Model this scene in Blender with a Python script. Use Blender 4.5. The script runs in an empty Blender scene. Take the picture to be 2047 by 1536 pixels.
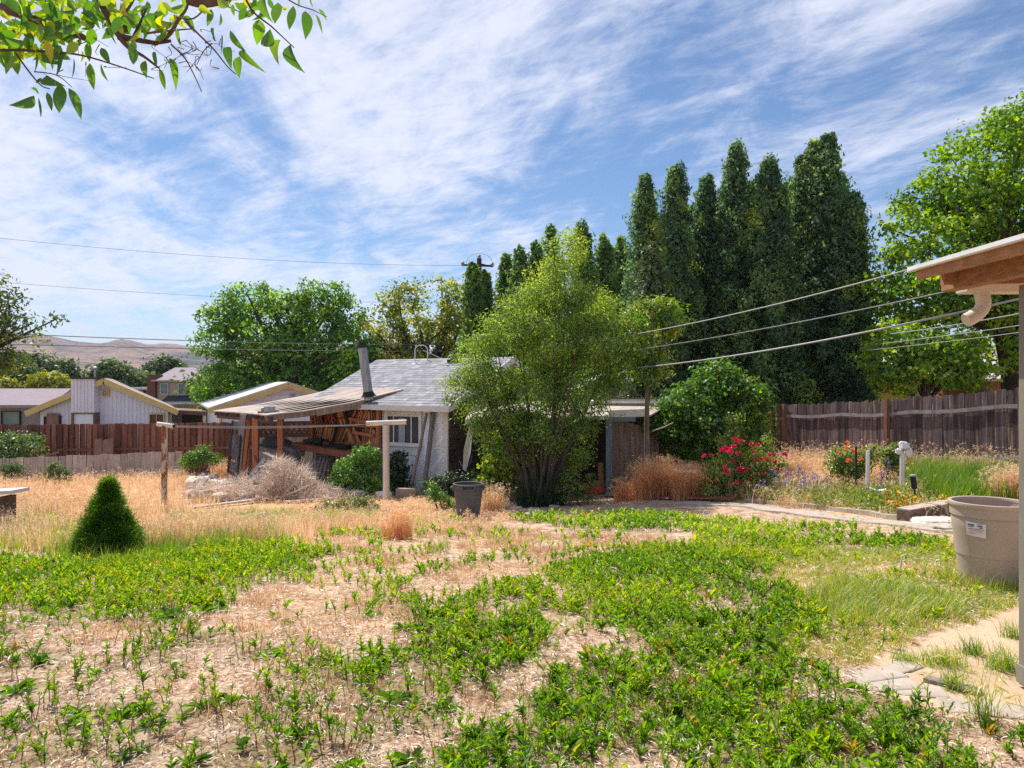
import bpy, math, random
import numpy as np
from mathutils import Vector, Matrix

scene = bpy.context.scene
COL = scene.collection
R = math.radians
random.seed(7)

# ------------------------------------------------------------------ camera
F, CX, CY, CZ = 1500.0, 1023.5, 768.0, 1.6
cam_d = bpy.data.cameras.new('camera')
cam_d.sensor_width = 36.0
cam_d.lens = 36.0 * F / 2047.0
cam_d.clip_start = 0.05
cam_d.clip_end = 9000.0
cam = bpy.data.objects.new('camera', cam_d)
COL.objects.link(cam)
cam.location = (0, 0, CZ)
cam.rotation_euler = (R(90), 0, 0)
scene.camera = cam

# ------------------------------------------------------------------ sky, clouds, sun, exposure
SUN_EL, SUN_AZ = 55.0, -31.0            # azimuth measured from +Y towards +X
sun_vec = Vector((math.sin(R(SUN_AZ)) * math.cos(R(SUN_EL)),
                  math.cos(R(SUN_AZ)) * math.cos(R(SUN_EL)), math.sin(R(SUN_EL))))
world = bpy.data.worlds.new('World')
scene.world = world
world.use_nodes = True
wn, wl = world.node_tree.nodes, world.node_tree.links
wn.clear()


def wnode(t, **kw):
    n = wn.new(t)
    for k, v in kw.items():
        setattr(n, k, v)
    return n


def wmath(op, a, b=None, c=None):
    n = wnode('ShaderNodeMath', operation=op)
    for i, v in enumerate((a, b, c)):
        if v is None:
            continue
        if isinstance(v, (int, float)):
            n.inputs[i].default_value = v
        else:
            wl.new(v, n.inputs[i])
    return n.outputs[0]


sky = wnode('ShaderNodeTexSky', sky_type='NISHITA', sun_disc=False)
sky.sun_elevation = R(SUN_EL)
sky.sun_rotation = R(SUN_AZ)
sky.altitude = 1400
sky.air_density = 1.0
sky.dust_density = 0.6
sky.ozone_density = 2.5
hsv = wnode('ShaderNodeHueSaturation')
hsv.inputs['Saturation'].default_value = 1.20
hsv.inputs['Value'].default_value = 1.0
hsv.inputs['Hue'].default_value = 0.500
wl.new(sky.outputs[0], hsv.inputs['Color'])
tc = wnode('ShaderNodeTexCoord')
sep = wnode('ShaderNodeSeparateXYZ')
wl.new(tc.outputs['Generated'], sep.inputs[0])
zz = wmath('ADD', wmath('MAXIMUM', sep.outputs['Z'], 0.0), 0.10)
ux = wmath('DIVIDE', sep.outputs['X'], zz)
uy = wmath('DIVIDE', sep.outputs['Y'], zz)


def cloud_noise(sx, sy, ox, oy, scale, detail, rough, dist, rot=0.0):
    c, s = math.cos(rot), math.sin(rot)
    rx = wmath('ADD', wmath('MULTIPLY', ux, c), wmath('MULTIPLY', uy, s))
    ry = wmath('SUBTRACT', wmath('MULTIPLY', uy, c), wmath('MULTIPLY', ux, s))
    cb = wnode('ShaderNodeCombineXYZ')
    wl.new(wmath('MULTIPLY_ADD', rx, sx, ox), cb.inputs[0])
    wl.new(wmath('MULTIPLY_ADD', ry, sy, oy), cb.inputs[1])
    n = wnode('ShaderNodeTexNoise')
    n.inputs['Scale'].default_value = scale
    n.inputs['Detail'].default_value = detail
    n.inputs['Roughness'].default_value = rough
    n.inputs['Distortion'].default_value = dist
    wl.new(cb.outputs[0], n.inputs['Vector'])
    return n.outputs[0]


big = cloud_noise(1.0, 0.50, 3.1, 7.4, 0.95, 3, 0.5, 0.6, 0.25)
wisp = cloud_noise(1.3, 0.62, 1.7, 2.2, 2.3, 10, 0.66, 0.55, 0.35)
fine = cloud_noise(0.8, 1.9, 9.0, 4.0, 7.0, 7, 0.65, 0.5, -0.6)
left = wmath('MULTIPLY', ux, -0.035)
s1 = wmath('ADD', wmath('MULTIPLY', big, 0.80), wmath('MULTIPLY', wisp, 0.85))
s2 = wmath('ADD', s1, wmath('MULTIPLY', fine, 0.34))
s3 = wmath('ADD', s2, left)
mr = wnode('ShaderNodeMapRange', interpolation_type='SMOOTHSTEP')
wl.new(s3, mr.inputs[0])
mr.inputs[1].default_value = 0.83
mr.inputs[2].default_value = 1.22
mr.inputs[3].default_value = 0.06
mr.inputs[4].default_value = 0.86
lowfade = wnode('ShaderNodeMapRange')
wl.new(sep.outputs['Z'], lowfade.inputs[0])
lowfade.inputs[1].default_value = 0.0
lowfade.inputs[2].default_value = 0.10
lowfade.inputs[3].default_value = 0.45
cmask = wmath('MULTIPLY', mr.outputs[0], lowfade.outputs[0])
cmix = wnode('ShaderNodeMix', data_type='RGBA')
wl.new(cmask, cmix.inputs['Factor'])
wl.new(hsv.outputs[0], cmix.inputs['A'])
cmix.inputs['B'].default_value = (7.9, 8.1, 9.2, 1)
bg = wnode('ShaderNodeBackground')
bg.inputs['Strength'].default_value = 0.086
wl.new(cmix.outputs['Result'], bg.inputs['Color'])
wo = wnode('ShaderNodeOutputWorld')
wl.new(bg.outputs[0], wo.inputs[0])

sun_d = bpy.data.lights.new('sun', 'SUN')
sun_d.energy = 4.5
sun_d.angle = R(0.53)
sun_d.color = (1.0, 0.95, 0.86)
sun = bpy.data.objects.new('sun', sun_d)
COL.objects.link(sun)
sun.location = (0, 0, 30)
sun.rotation_euler = sun_vec.to_track_quat('Z', 'Y').to_euler()

scene.view_settings.view_transform = 'Standard'
scene.view_settings.look = 'None'
scene.view_settings.exposure = 0.50
scene.view_settings.gamma = 1.0
scene.cycles.use_denoising = False
scene.cycles.max_bounces = 7
scene.cycles.diffuse_bounces = 4
scene.cycles.transmission_bounces = 5
scene.cycles.transparent_max_bounces = 8
scene.cycles.caustics_reflective = False
scene.cycles.caustics_refractive = False
scene.cycles.sample_clamp_indirect = 6.0


# ------------------------------------------------------------------ places
def P(px, py, d):
    """point seen at photo pixel (px, py), at distance d along the view axis"""
    return Vector(((px - CX) / F * d, d, CZ + (CY - py) / F * d))


GX = np.array([-40., -9., 0., 3., 6., 9., 12., 40.])
GY = np.array([-20., 3., 5., 7., 9.5, 12., 15., 18., 21., 25., 29., 40., 90., 400., 9000.])
_l = [0, 0, -.05, -.20, -.48, -.78, -1.03, -1.28, -1.40, -1.55, -1.65, -1.7, -1.9, -3, -3]
GZ = np.array([
    _l, _l, _l,
    [0, 0, -.03, -.12, -.38, -.66, -.92, -1.05, -1.15, -1.3, -1.5, -1.7, -1.9, -3, -3],
    [0, 0, 0, -.05, -.25, -.48, -.70, -.85, -1.0, -1.1, -1.2, -1.6, -1.9, -3, -3],
    [0, 0, 0, -.02, -.15, -.33, -.42, -.50, -.65, -.85, -1.0, -1.5, -1.9, -3, -3],
    [0, 0, 0, 0, -.1, -.22, -.28, -.35, -.5, -.7, -.9, -1.4, -1.9, -3, -3],
    [0, 0, 0, 0, -.1, -.22, -.28, -.35, -.5, -.7, -.9, -1.4, -1.9, -3, -3]])


def vnoise(x, y, seed=0):
    x = np.asarray(x, float); y = np.asarray(y, float)
    xi, yi = np.floor(x), np.floor(y)
    fx, fy = x - xi, y - yi
    fx = fx * fx * (3 - 2 * fx); fy = fy * fy * (3 - 2 * fy)

    def h(a, b):
        v = np.sin(a * 127.1 + b * 311.7 + seed * 74.7) * 43758.5453
        return v - np.floor(v)
    return (h(xi, yi) * (1 - fx) + h(xi + 1, yi) * fx) * (1 - fy) + (h(xi, yi + 1) * (1 - fx) + h(xi + 1, yi + 1) * fx) * fy


def fbm(x, y, seed=0, o=4):
    v, a, t = 0, .5, 0
    for k in range(o):
        v = v + a * vnoise(np.asarray(x) * 2 ** k, np.asarray(y) * 2 ** k, seed + k * 13); t += a; a *= .5
    return v / t


def G(x, y):
    """ground height"""
    x = np.asarray(x, float); y = np.asarray(y, float)
    i = np.clip(np.searchsorted(GX, x) - 1, 0, len(GX) - 2)
    j = np.clip(np.searchsorted(GY, y) - 1, 0, len(GY) - 2)
    fx = np.clip((x - GX[i]) / (GX[i + 1] - GX[i]), 0, 1)
    fy = np.clip((y - GY[j]) / (GY[j + 1] - GY[j]), 0, 1)
    z = (GZ[i, j] * (1 - fx) + GZ[i + 1, j] * fx) * (1 - fy) + (GZ[i, j + 1] * (1 - fx) + GZ[i + 1, j + 1] * fx) * fy
    near = np.clip((40 - y) / 20, 0, 1)
    return z + near * (0.05 * (fbm(x * .7, y * .7, 3, 3) - .5) + 0.025 * (vnoise(x * 4, y * 4, 9) - .5))


def g(x, y):
    return float(G(x, y))


def PG(px, py):
    """ground point seen at photo pixel"""
    d = np.linspace(2.4, 70, 3500)
    z = CZ + (CY - py) / F * d
    k = np.argmax(z <= G((px - CX) / F * d, d))
    dd = d[k]
    return Vector(((px - CX) / F * dd, dd, g((px - CX) / F * dd, dd)))


def project(x, y, z):
    return CX + F * x / y, CY - F * (z - CZ) / y


# ------------------------------------------------------------------ objects
ORIGIN = {}


def thing(name, loc, label, cat, group=None):
    o = bpy.data.objects.new(name, None)
    o.empty_display_size = 0.2
    COL.objects.link(o)
    o.location = loc
    ORIGIN[o.name] = Vector(loc)
    o['label'] = label
    o['category'] = cat
    if group:
        o['group'] = group
    return o


def tag(o, label=None, cat=None, group=None, kind=None):
    if label: o['label'] = label
    if cat: o['category'] = cat
    if group: o['group'] = group
    if kind: o['kind'] = kind
    return o


def link_mesh(name, me, material, parent, loc):
    o = bpy.data.objects.new(name, me)
    COL.objects.link(o)
    if parent is not None:
        o.parent = parent
        ORIGIN[o.name] = ORIGIN[parent.name]
    else:
        o.location = loc
        ORIGIN[o.name] = Vector(loc)
    if material is not None:
        me.materials.append(material)
    return o


class MB:
    """collects shapes (world coordinates) into ONE mesh"""

    def __init__(self, seed=0):
        self.v, self.f, self.t = [], [], []
        self.rng = random.Random(seed)
        self.tint = None

    def face(self, idx, t=None):
        self.f.append(tuple(idx)); self.t.append(self.cur if t is None else t)

    @property
    def cur(self):
        return self._c

    def start(self, t=None):
        self._c = self.rng.random() if t is None else t

    def box(self, c, s, rz=0.0, t=None, m=None):
        """box of size s centred on c"""
        self.start(t)
        M = m if m is not None else Matrix.Rotation(rz, 3, 'Z')
        n = len(self.v)
        for dx in (-.5, .5):
            for dy in (-.5, .5):
                for dz in (-.5, .5):
                    self.v.append(Vector(c) + M @ Vector((dx * s[0], dy * s[1], dz * s[2])))
        for q in ((0, 1, 3, 2), (4, 6, 7, 5), (0, 4, 5, 1), (2, 3, 7, 6), (0, 2, 6, 4), (1, 5, 7, 3)):
            self.face([n + k for k in q])
        return self

    def bar(self, a, b, w, h, up=(0, 0, 1), t=None):
        """rectangular bar from a to b, w sideways, h along up"""
        a, b = Vector(a), Vector(b)
        ax = (b - a)
        L = ax.length
        ax = ax.normalized()
        u = Vector(up)
        if abs(ax.dot(u)) > .98:
            u = Vector((0, 1, 0)) if abs(ax.y) < .9 else Vector((1, 0, 0))
        side = ax.cross(u).normalized()
        u = side.cross(ax).normalized()
        M = Matrix((side, ax, u)).transposed()
        return self.box((a + b) / 2, (w, L, h), t=t, m=M)

    def prism(self, pts, ext, t=None, caps=True):
        """polygon pts extruded along ext"""
        self.start(t)
        n = len(self.v); k = len(pts)
        self.v += [Vector(p) for p in pts] + [Vector(p) + Vector(ext) for p in pts]
        if caps:
            self.face(range(n, n + k)); self.face(range(n + 2 * k - 1, n + k - 1, -1))
        for i in range(k):
            j = (i + 1) % k
            self.face((n + j, n + i, n + k + i, n + k + j))
        return self

    def tube(self, pts, rad, n=6, t=None, caps=True):
        self.start(t)
        pts = [Vector(p) for p in pts]
        if isinstance(rad, (int, float)):
            rad = [rad] * len(pts)
        b = len(self.v)
        for i, p in enumerate(pts):
            d = (pts[min(i + 1, len(pts) - 1)] - pts[max(i - 1, 0)])
            if d.length < 1e-9: d = Vector((0, 0, 1))
            d.normalize()
            if i == 0:
                s = d.cross(Vector((.13, .2, .97)) if abs(d.z) < .9 else Vector((1, 0, 0))).normalized()
            else:
                s = (s - d * s.dot(d)).normalized()
            u = d.cross(s)
            for k in range(n):
                a = 2 * math.pi * k / n
                self.v.append(p + (s * math.cos(a) + u * math.sin(a)) * rad[i])
        for i in range(len(pts) - 1):
            for k in range(n):
                k2 = (k + 1) % n
                self.face((b + i * n + k, b + i * n + k2, b + (i + 1) * n + k2, b + (i + 1) * n + k))
        if caps:
            self.face([b + k for k in range(n - 1, -1, -1)])
            e = b + (len(pts) - 1) * n
            self.face([e + k for k in range(n)])
        return self

    def lathe(self, c, prof, n=28, t=None, close=False):
        """profile [(r, z)...] turned round the vertical through c"""
        self.start(t)
        b = len(self.v); c = Vector(c)
        for r, z in prof:
            for k in range(n):
                a = 2 * math.pi * k / n
                self.v.append(c + Vector((r * math.cos(a), r * math.sin(a), z)))
        m = len(prof)
        for i in range(m if close else m - 1):
            j = (i + 1) % m
            for k in range(n):
                k2 = (k + 1) % n
                self.face((b + i * n + k, b + i * n + k2, b + j * n + k2, b + j * n + k))
        return self

    def poly(self, pts, t=None):
        self.start(t)
        n = len(self.v)
        self.v += [Vector(p) for p in pts]
        self.face(range(n, n + len(pts)))
        return self

    def rock(self, c, s, seed, t=None):
        """lumpy block"""
        rr = random.Random(seed); self.start(t)
        b = len(self.v); rows, cols = 5, 8
        for i in range(rows + 1):
            th = math.pi * i / rows
            for k in range(cols):
                ph = 2 * math.pi * k / cols + (i % 2) * .2
                q = Vector((math.sin(th) * math.cos(ph), math.sin(th) * math.sin(ph), math.cos(th)))
                q = Vector([math.copysign(abs(x) ** .55, x) for x in q]) * (.8 + .35 * rr.random())
                self.v.append(Vector(c) + Vector((q.x * s[0] / 2, q.y * s[1] / 2, q.z * s[2] / 2)))
        for i in range(rows):
            for k in range(cols):
                k2 = (k + 1) % cols
                self.face((b + i * cols + k, b + (i + 1) * cols + k, b + (i + 1) * cols + k2, b + i * cols + k2))
        return self

    def build(self, name, material, parent=None, loc=None, smooth=False, bevel=0.0):
        if parent is not None:
            o0 = ORIGIN[parent.name]
        else:
            o0 = Vector(loc) if loc is not None else Vector((0, 0, 0))
        me = bpy.data.meshes.new(name)
        me.from_pydata([tuple(p - o0) for p in self.v], [], self.f)
        at = me.attributes.new('tint', 'FLOAT', 'FACE')
        at.data.foreach_set('value', np.array(self.t, dtype=np.float32))
        if smooth:
            me.polygons.foreach_set('use_smooth', [True] * len(me.polygons))
            if smooth != 'all' and hasattr(me, 'set_sharp_from_angle'):
                me.set_sharp_from_angle(angle=R(40))
        me.validate()
        o = link_mesh(name, me, material, parent, o0)
        if bevel:
            m = o.modifiers.new('bevel', 'BEVEL'); m.width = bevel; m.segments = 2; m.limit_method = 'ANGLE'
        return o


class Cloud:
    """large numpy mesh: instanced little templates (leaves, blades) joined in ONE mesh"""

    def __init__(self):
        self.V, self.Q, self.T, self.tq, self.tt, self.n = [], [], [], [], [], 0

    def add(self, tv, tq, tt, Rm, S, pos, tint_q=None, tint_t=None):
        """tv (k,3) template; Rm (N,3,3); S (N,) or (N,3); pos (N,3); tint per instance (N,) or (N,nface)"""
        N, k = len(pos), len(tv)
        if N == 0: return
        S = np.asarray(S, float)
        if S.ndim == 1: S = np.repeat(S[:, None], 3, 1)
        loc = tv[None] * S[:, None, :]
        V = np.einsum('nij,nkj->nki', Rm, loc) + pos[:, None, :]
        off = (self.n + np.arange(N) * k)[:, None, None]
        for fa, L, TL, ti in ((tq, self.Q, self.tq, tint_q), (tt, self.T, self.tt, tint_t)):
            if fa is None or len(fa) == 0: continue
            L.append((np.asarray(fa)[None] + off).reshape(-1, len(fa[0])))
            ti = np.asarray(ti, float)
            if ti.ndim == 1: ti = np.repeat(ti[:, None], len(fa), 1)
            TL.append(ti.ravel())
        self.V.append(V.reshape(-1, 3)); self.n += N * k

    def build(self, name, material, parent=None, loc=None, smooth=False):
        o0 = np.array(ORIGIN[parent.name] if parent is not None else (loc if loc is not None else (0, 0, 0)), float)
        V = np.concatenate(self.V) - o0
        Q = np.concatenate(self.Q) if self.Q else np.zeros((0, 4), int)
        T = np.concatenate(self.T) if self.T else np.zeros((0, 3), int)
        ti = np.concatenate(self.tq + self.tt)
        me = bpy.data.meshes.new(name)
        me.vertices.add(len(V)); me.vertices.foreach_set('co', V.astype(np.float32).ravel())
        me.loops.add(Q.size + T.size)
        me.loops.foreach_set('vertex_index', np.concatenate([Q.ravel(), T.ravel()]).astype(np.int32))
        me.polygons.add(len(Q) + len(T))
        me.polygons.foreach_set('loop_start', np.concatenate([np.arange(len(Q)) * 4, Q.size + np.arange(len(T)) * 3]).astype(np.int32))
        if smooth:
            me.polygons.foreach_set('use_smooth', np.ones(len(Q) + len(T), bool))
        at = me.attributes.new('tint', 'FLOAT', 'FACE')
        at.data.foreach_set('value', ti.astype(np.float32))
        me.update(calc_edges=True)
        return link_mesh(name, me, material, parent, Vector(o0))


def frames(d, roll):
    """rotation matrices with local x along d (N,3), rolled"""
    d = d / (np.linalg.norm(d, axis=1, keepdims=True) + 1e-9)
    up = np.tile(np.array([0, 0, 1.]), (len(d), 1))
    bad = np.abs(d[:, 2]) > .97
    up[bad] = (1, 0, 0)
    s = np.cross(up, d); s /= np.linalg.norm(s, axis=1, keepdims=True) + 1e-9
    n = np.cross(d, s)
    c, q = np.cos(roll)[:, None], np.sin(roll)[:, None]
    s2, n2 = s * c + n * q, n * c - s * q
    return np.stack([d, s2, n2], axis=2)


def frames_n(nrm, d):
    """rotation matrices with local z along nrm and local x along d made square to it"""
    n = nrm / (np.linalg.norm(nrm, axis=1, keepdims=True) + 1e-9)
    x = d - n * np.sum(d * n, axis=1, keepdims=True)
    x /= np.linalg.norm(x, axis=1, keepdims=True) + 1e-9
    return np.stack([x, np.cross(n, x), n], axis=2)


def rotz(a):
    z, o = np.zeros_like(a), np.ones_like(a)
    return np.stack([np.stack([np.cos(a), -np.sin(a), z], 1), np.stack([np.sin(a), np.cos(a), z], 1), np.stack([z, z, o], 1)], 1)


LEAF_V = np.array([(0, 0, 0), (.42, .5, .10), (1, 0, -.06), (.42, -.5, .10)], float)
LEAF_Q = np.array([(0, 3, 2, 1)])
BIG_V = np.array([(0, 0, 0), (.5, 0, 0), (1, 0, -.08), (.28, .5, .10), (.66, .42, .08), (.28, -.5, .10), (.66, -.42, .08)], float)
BIG_Q = np.array([(0, 1, 4, 3), (0, 5, 6, 1)])
BIG_T = np.array([(1, 2, 4), (1, 6, 2)])


# ------------------------------------------------------------------ materials
def new_mat(name):
    m = bpy.data.materials.new(name)
    m.use_nodes = True
    nt = m.node_tree
    for n in list(nt.nodes):
        if n.type not in ('BSDF_PRINCIPLED', 'OUTPUT_MATERIAL'):
            nt.nodes.remove(n)
    b = next(n for n in nt.nodes if n.type == 'BSDF_PRINCIPLED')
    return m, nt, b


def rgba(c):
    return (c[0], c[1], c[2], 1.0)


def ramp_node(nt, stops):
    r = nt.nodes.new('ShaderNodeValToRGB')
    el = r.color_ramp.elements
    while len(el) > 1: el.remove(el[-1])
    el[0].position = stops[0][0]; el[0].color = rgba(stops[0][1])
    for p, c in stops[1:]:
        e = el.new(p); e.color = rgba(c)
    return r


def tint_node(nt):
    a = nt.nodes.new('ShaderNodeAttribute'); a.attribute_name = 'tint'
    return a.outputs['Fac']


def nmath(nt, op, a, b=None):
    n = nt.nodes.new('ShaderNodeMath'); n.operation = op
    for i, v in enumerate((a, b)):
        if v is None: continue
        if isinstance(v, (int, float)): n.inputs[i].default_value = v
        else: nt.links.new(v, n.inputs[i])
    return n.outputs[0]


def noise_node(nt, scale, detail=5, rough=.6, stretch=(1, 1, 1), dist=0.0):
    t = nt.nodes.new('ShaderNodeTexCoord'); mp = nt.nodes.new('ShaderNodeMapping')
    mp.inputs['Scale'].default_value = stretch
    nt.links.new(t.outputs['Object'], mp.inputs[0])
    n = nt.nodes.new('ShaderNodeTexNoise')
    n.inputs['Scale'].default_value = scale; n.inputs['Detail'].default_value = detail
    n.inputs['Roughness'].default_value = rough; n.inputs['Distortion'].default_value = dist
    nt.links.new(mp.outputs[0], n.inputs['Vector'])
    return n.outputs[0]


def surf(name, c1, c2=None, scale=3.0, stretch=(1, 1, 1), rough=.85, bump=.3, tint=.35, spots=None, lo=.35, hi=.65, spec=.3, metal=0.0, bump_scale=None):
    """weathered surface: two colours mixed by noise, per-piece brightness from 'tint', optional wear spots (colour, amount)"""
    m, nt, b = new_mat(name)
    L = nt.links
    c2 = c2 or [x * .7 for x in c1]
    n1 = noise_node(nt, scale, 6, .62, stretch, .2)
    r = ramp_node(nt, [(lo, c1), (hi, c2)])
    L.new(n1, r.inputs[0])
    col = r.outputs[0]
    if spots:
        n2 = noise_node(nt, spots[2] if len(spots) > 2 else scale * 2.2, 7, .7, stretch, .4)
        mr_ = nt.nodes.new('ShaderNodeMapRange')
        L.new(n2, mr_.inputs[0])
        mr_.inputs[1].default_value = 1 - spots[1] - .04; mr_.inputs[2].default_value = 1 - spots[1] + .04
        mx = nt.nodes.new('ShaderNodeMix'); mx.data_type = 'RGBA'
        L.new(mr_.outputs[0], mx.inputs['Factor']); L.new(col, mx.inputs['A']); mx.inputs['B'].default_value = rgba(spots[0])
        col = mx.outputs['Result']
    if tint:
        v = nmath(nt, 'MULTIPLY_ADD', tint_node(nt), tint * 2)
        v.node.inputs[2].default_value = 1 - tint
        mx = nt.nodes.new('ShaderNodeMix'); mx.data_type = 'RGBA'; mx.blend_type = 'MULTIPLY'
        mx.inputs['Factor'].default_value = 1.0
        L.new(col, mx.inputs['A']); L.new(v, mx.inputs['B'])
        col = mx.outputs['Result']
    L.new(col, b.inputs['Base Color'])
    b.inputs['Roughness'].default_value = rough
    b.inputs['Specular IOR Level'].default_value = spec
    b.inputs['Metallic'].default_value = metal
    if bump:
        bp = nt.nodes.new('ShaderNodeBump'); bp.inputs['Strength'].default_value = bump; bp.inputs['Distance'].default_value = .01
        src = noise_node(nt, bump_scale, 5, .65, stretch) if bump_scale else n1
        L.new(src, bp.inputs['Height']); L.new(bp.outputs[0], b.inputs['Normal'])
    return m


def leaf_mat(name, stops, transl=.45, gloss=.06, rough=.45):
    """thin leaves: colour along 'tint', light passes through"""
    m, nt, b = new_mat(name)
    L = nt.links
    r = ramp_node(nt, stops)
    L.new(tint_node(nt), r.inputs[0])
    nt.nodes.remove(b)
    out = next(n for n in nt.nodes if n.type == 'OUTPUT_MATERIAL')
    d = nt.nodes.new('ShaderNodeBsdfDiffuse'); t = nt.nodes.new('ShaderNodeBsdfTranslucent'); gl = nt.nodes.new('ShaderNodeBsdfGlossy')
    gl.inputs['Roughness'].default_value = rough
    hs = nt.nodes.new('ShaderNodeHueSaturation'); hs.inputs['Saturation'].default_value = 1.12; hs.inputs['Value'].default_value = 1.5; hs.inputs['Hue'].default_value = .488
    L.new(r.outputs[0], d.inputs[0]); L.new(r.outputs[0], hs.inputs['Color']); L.new(hs.outputs[0], t.inputs[0])
    mx = nt.nodes.new('ShaderNodeMixShader'); mx.inputs[0].default_value = transl
    L.new(d.outputs[0], mx.inputs[1]); L.new(t.outputs[0], mx.inputs[2])
    m2 = nt.nodes.new('ShaderNodeMixShader'); m2.inputs[0].default_value = gloss
    L.new(mx.outputs[0], m2.inputs[1]); L.new(gl.outputs[0], m2.inputs[2])
    L.new(m2.outputs[0], out.inputs[0])
    return m


def stops3(dark, mid, light, dead=None):
    s = [(0.0, dark), (.5, mid), (.93 if dead else 1.0, light)]
    if dead: s.append((1.0, dead))
    return s


M = {}
M['bark'] = surf('bark', (.12, .085, .06), (.05, .038, .028), 9, (1, 1, .25), .95, .8)
M['bark_pale'] = surf('bark_pale', (.20, .15, .11), (.09, .065, .05), 12, (1, 1, .25), .95, .6)
M['twig'] = surf('twig', (.16, .085, .055), (.08, .045, .035), 20, (1, 1, 1), .8, .4)
M['fence_brown'] = surf('fence_brown', (.27, .125, .085), (.14, .062, .048), 4, (6, 6, .6), .9, .5, .42, ((.30, .16, .11), .36, 3))
M['fence_low'] = surf('fence_low', (.46, .41, .40), (.33, .27, .26), 5, (5, 5, .7), .9, .4, .22, ((.22, .17, .15), .40, 5))
M['fence_grey'] = surf('fence_grey', (.145, .105, .105), (.048, .034, .038), 3.2, (6, 6, .45), .92, .7, .55, ((.34, .22, .15), .40, 2.6))
M['rail_grey'] = surf('rail_grey', (.30, .27, .28), (.18, .15, .16), 6, (1, 1, 1), .9, .4)
M['post_brown'] = surf('post_brown', (.20, .10, .07), (.10, .05, .04), 4, (6, 6, .5), .9, .5)
M['lilac'] = surf('lilac', (.80, .77, .88), (.72, .69, .81), 1.2, (4, 4, .4), .85, .15, .04, ((.58, .53, .64), .33, 6))
M['lilac_chase'] = surf('lilac_chase', (.82, .78, .86), (.72, .68, .78), 2, (4, 4, .4), .85, .15, .06, ((.30, .25, .27), .36, 5))
M['yellow_trim'] = surf('yellow_trim', (.66, .50, .22), (.55, .40, .17), 4, rough=.7, bump=.1, tint=.1)
M['roof_mauve'] = surf('roof_mauve', (.33, .27, .30), (.25, .205, .235), 6, (1, 1, 3), .95, .4, .16)
M['roof_dark'] = surf('roof_dark', (.06, .065, .09), (.04, .045, .06), 6, rough=.9, bump=.3)
M['roof_white'] = surf('roof_white', (.60, .59, .60), (.50, .48, .50), 3, (1, 1, 1), .85, .2, .10)
M['shingle'] = surf('shingle', (.36, .355, .38), (.26, .255, .28), 14, (1, 1, 1), .95, .5, .26)
M['tan_wall'] = surf('tan_wall', (.58, .44, .33), (.50, .37, .28), 2, rough=.9, bump=.2, tint=.08)
M['beige_wall'] = surf('beige_wall', (.42, .36, .34), (.36, .30, .29), 2, rough=.9, bump=.2, tint=.08)
M['brick_red'] = surf('brick_red', (.26, .11, .09), (.16, .07, .06), 12, rough=.9, bump=.4)
M['brown_board'] = surf('brown_board', (.30, .17, .13), (.22, .12, .095), 3, (4, 4, .5), .85, .3)
M['dark_brown'] = surf('dark_brown', (.085, .042, .030), (.05, .026, .02), 4, (4, 4, .6), .85, .3)
M['white_paint'] = surf('white_paint', (.82, .87, .95), (.72, .77, .85), 3, (5, 5, .5), .75, .3, .12, ((.30, .27, .26), .31, 7))
M['white_trim'] = surf('white_trim', (.72, .71, .70), (.60, .58, .57), 4, rough=.75, bump=.3, tint=.10, spots=((.28, .22, .18), .33, 8))
M['white_roof_edge'] = surf('white_roof_edge', (.78, .77, .76), (.66, .64, .62), 4, rough=.7, bump=.1, tint=.06)
M['siding_brown'] = surf('siding_brown', (.165, .115, .095), (.125, .088, .075), 3, (1, 1, 1), .85, .2, .15)
M['siding_grey'] = surf('siding_grey', (.30, .25, .27), (.25, .21, .22), 3, (5, 5, .4), .85, .2, .10)
M['metal_grey'] = surf('metal_grey', (.36, .39, .43), (.24, .26, .29), 5, (2, 2, .4), .5, .1, .1, ((.14, .12, .11), .30, 4), metal=.35)
M['metal_dark'] = surf('metal_dark', (.03, .03, .034), (.02, .02, .022), 6, rough=.7)
M['corrugated'] = surf('corrugated', (.40, .37, .35), (.23, .205, .19), 3, (3, 3, .4), .7, .1, .2, ((.20, .11, .07), .36, 2.5))
M['deck_tan'] = surf('deck_tan', (.50, .41, .36), (.40, .33, .29), 3, (1, 1, 1), .95, .5, .08, ((.22, .16, .13), .34, 3))
M['wood_orange'] = surf('wood_orange', (.46, .165, .075), (.32, .11, .055), 5, (7, 7, .6), .8, .3, .2)
M['wood_honey'] = surf('wood_honey', (.42, .22, .085), (.30, .15, .06), 5, (1, 1, 7), .8, .3, .2)
M['wood_red'] = surf('wood_red', (.30, .115, .065), (.17, .065, .04), 4, (5, 5, .6), .85, .4, .5)
M['scrap_sticks'] = surf('scrap_sticks', (.52, .25, .12), (.36, .14, .07), 3, (5, 5, .6), .85, .4, .75)
M['wood_grey'] = surf('wood_grey', (.30, .265, .26), (.17, .145, .145), 5, (4, 4, .7), .92, .5, .3)
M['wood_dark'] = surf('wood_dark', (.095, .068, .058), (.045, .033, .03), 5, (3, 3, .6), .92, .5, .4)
M['wood_pale'] = surf('wood_pale', (.58, .50, .44), (.42, .35, .30), 5, (2, 2, 2), .92, .5, .25)
M['tarp'] = surf('tarp', (.10, .105, .125), (.055, .058, .07), 3, rough=.7, bump=.4, tint=.15)
M['plank_weathered'] = surf('plank_weathered', (.36, .265, .21), (.19, .13, .105), 3.5, (6, 6, .5), .92, .6, .35, ((.13, .09, .08), .36, 4))
M['blue_grey'] = surf('blue_grey', (.22, .28, .33), (.14, .18, .22), 4, (4, 4, .6), .8, .3, .1, ((.10, .08, .07), .34, 6))
M['patio_wood'] = surf('patio_wood', (.46, .235, .125), (.30, .14, .075), 9, (1.2, 1.2, 4), .8, .5, .22, ((.40, .26, .18), .33, 9))
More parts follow.
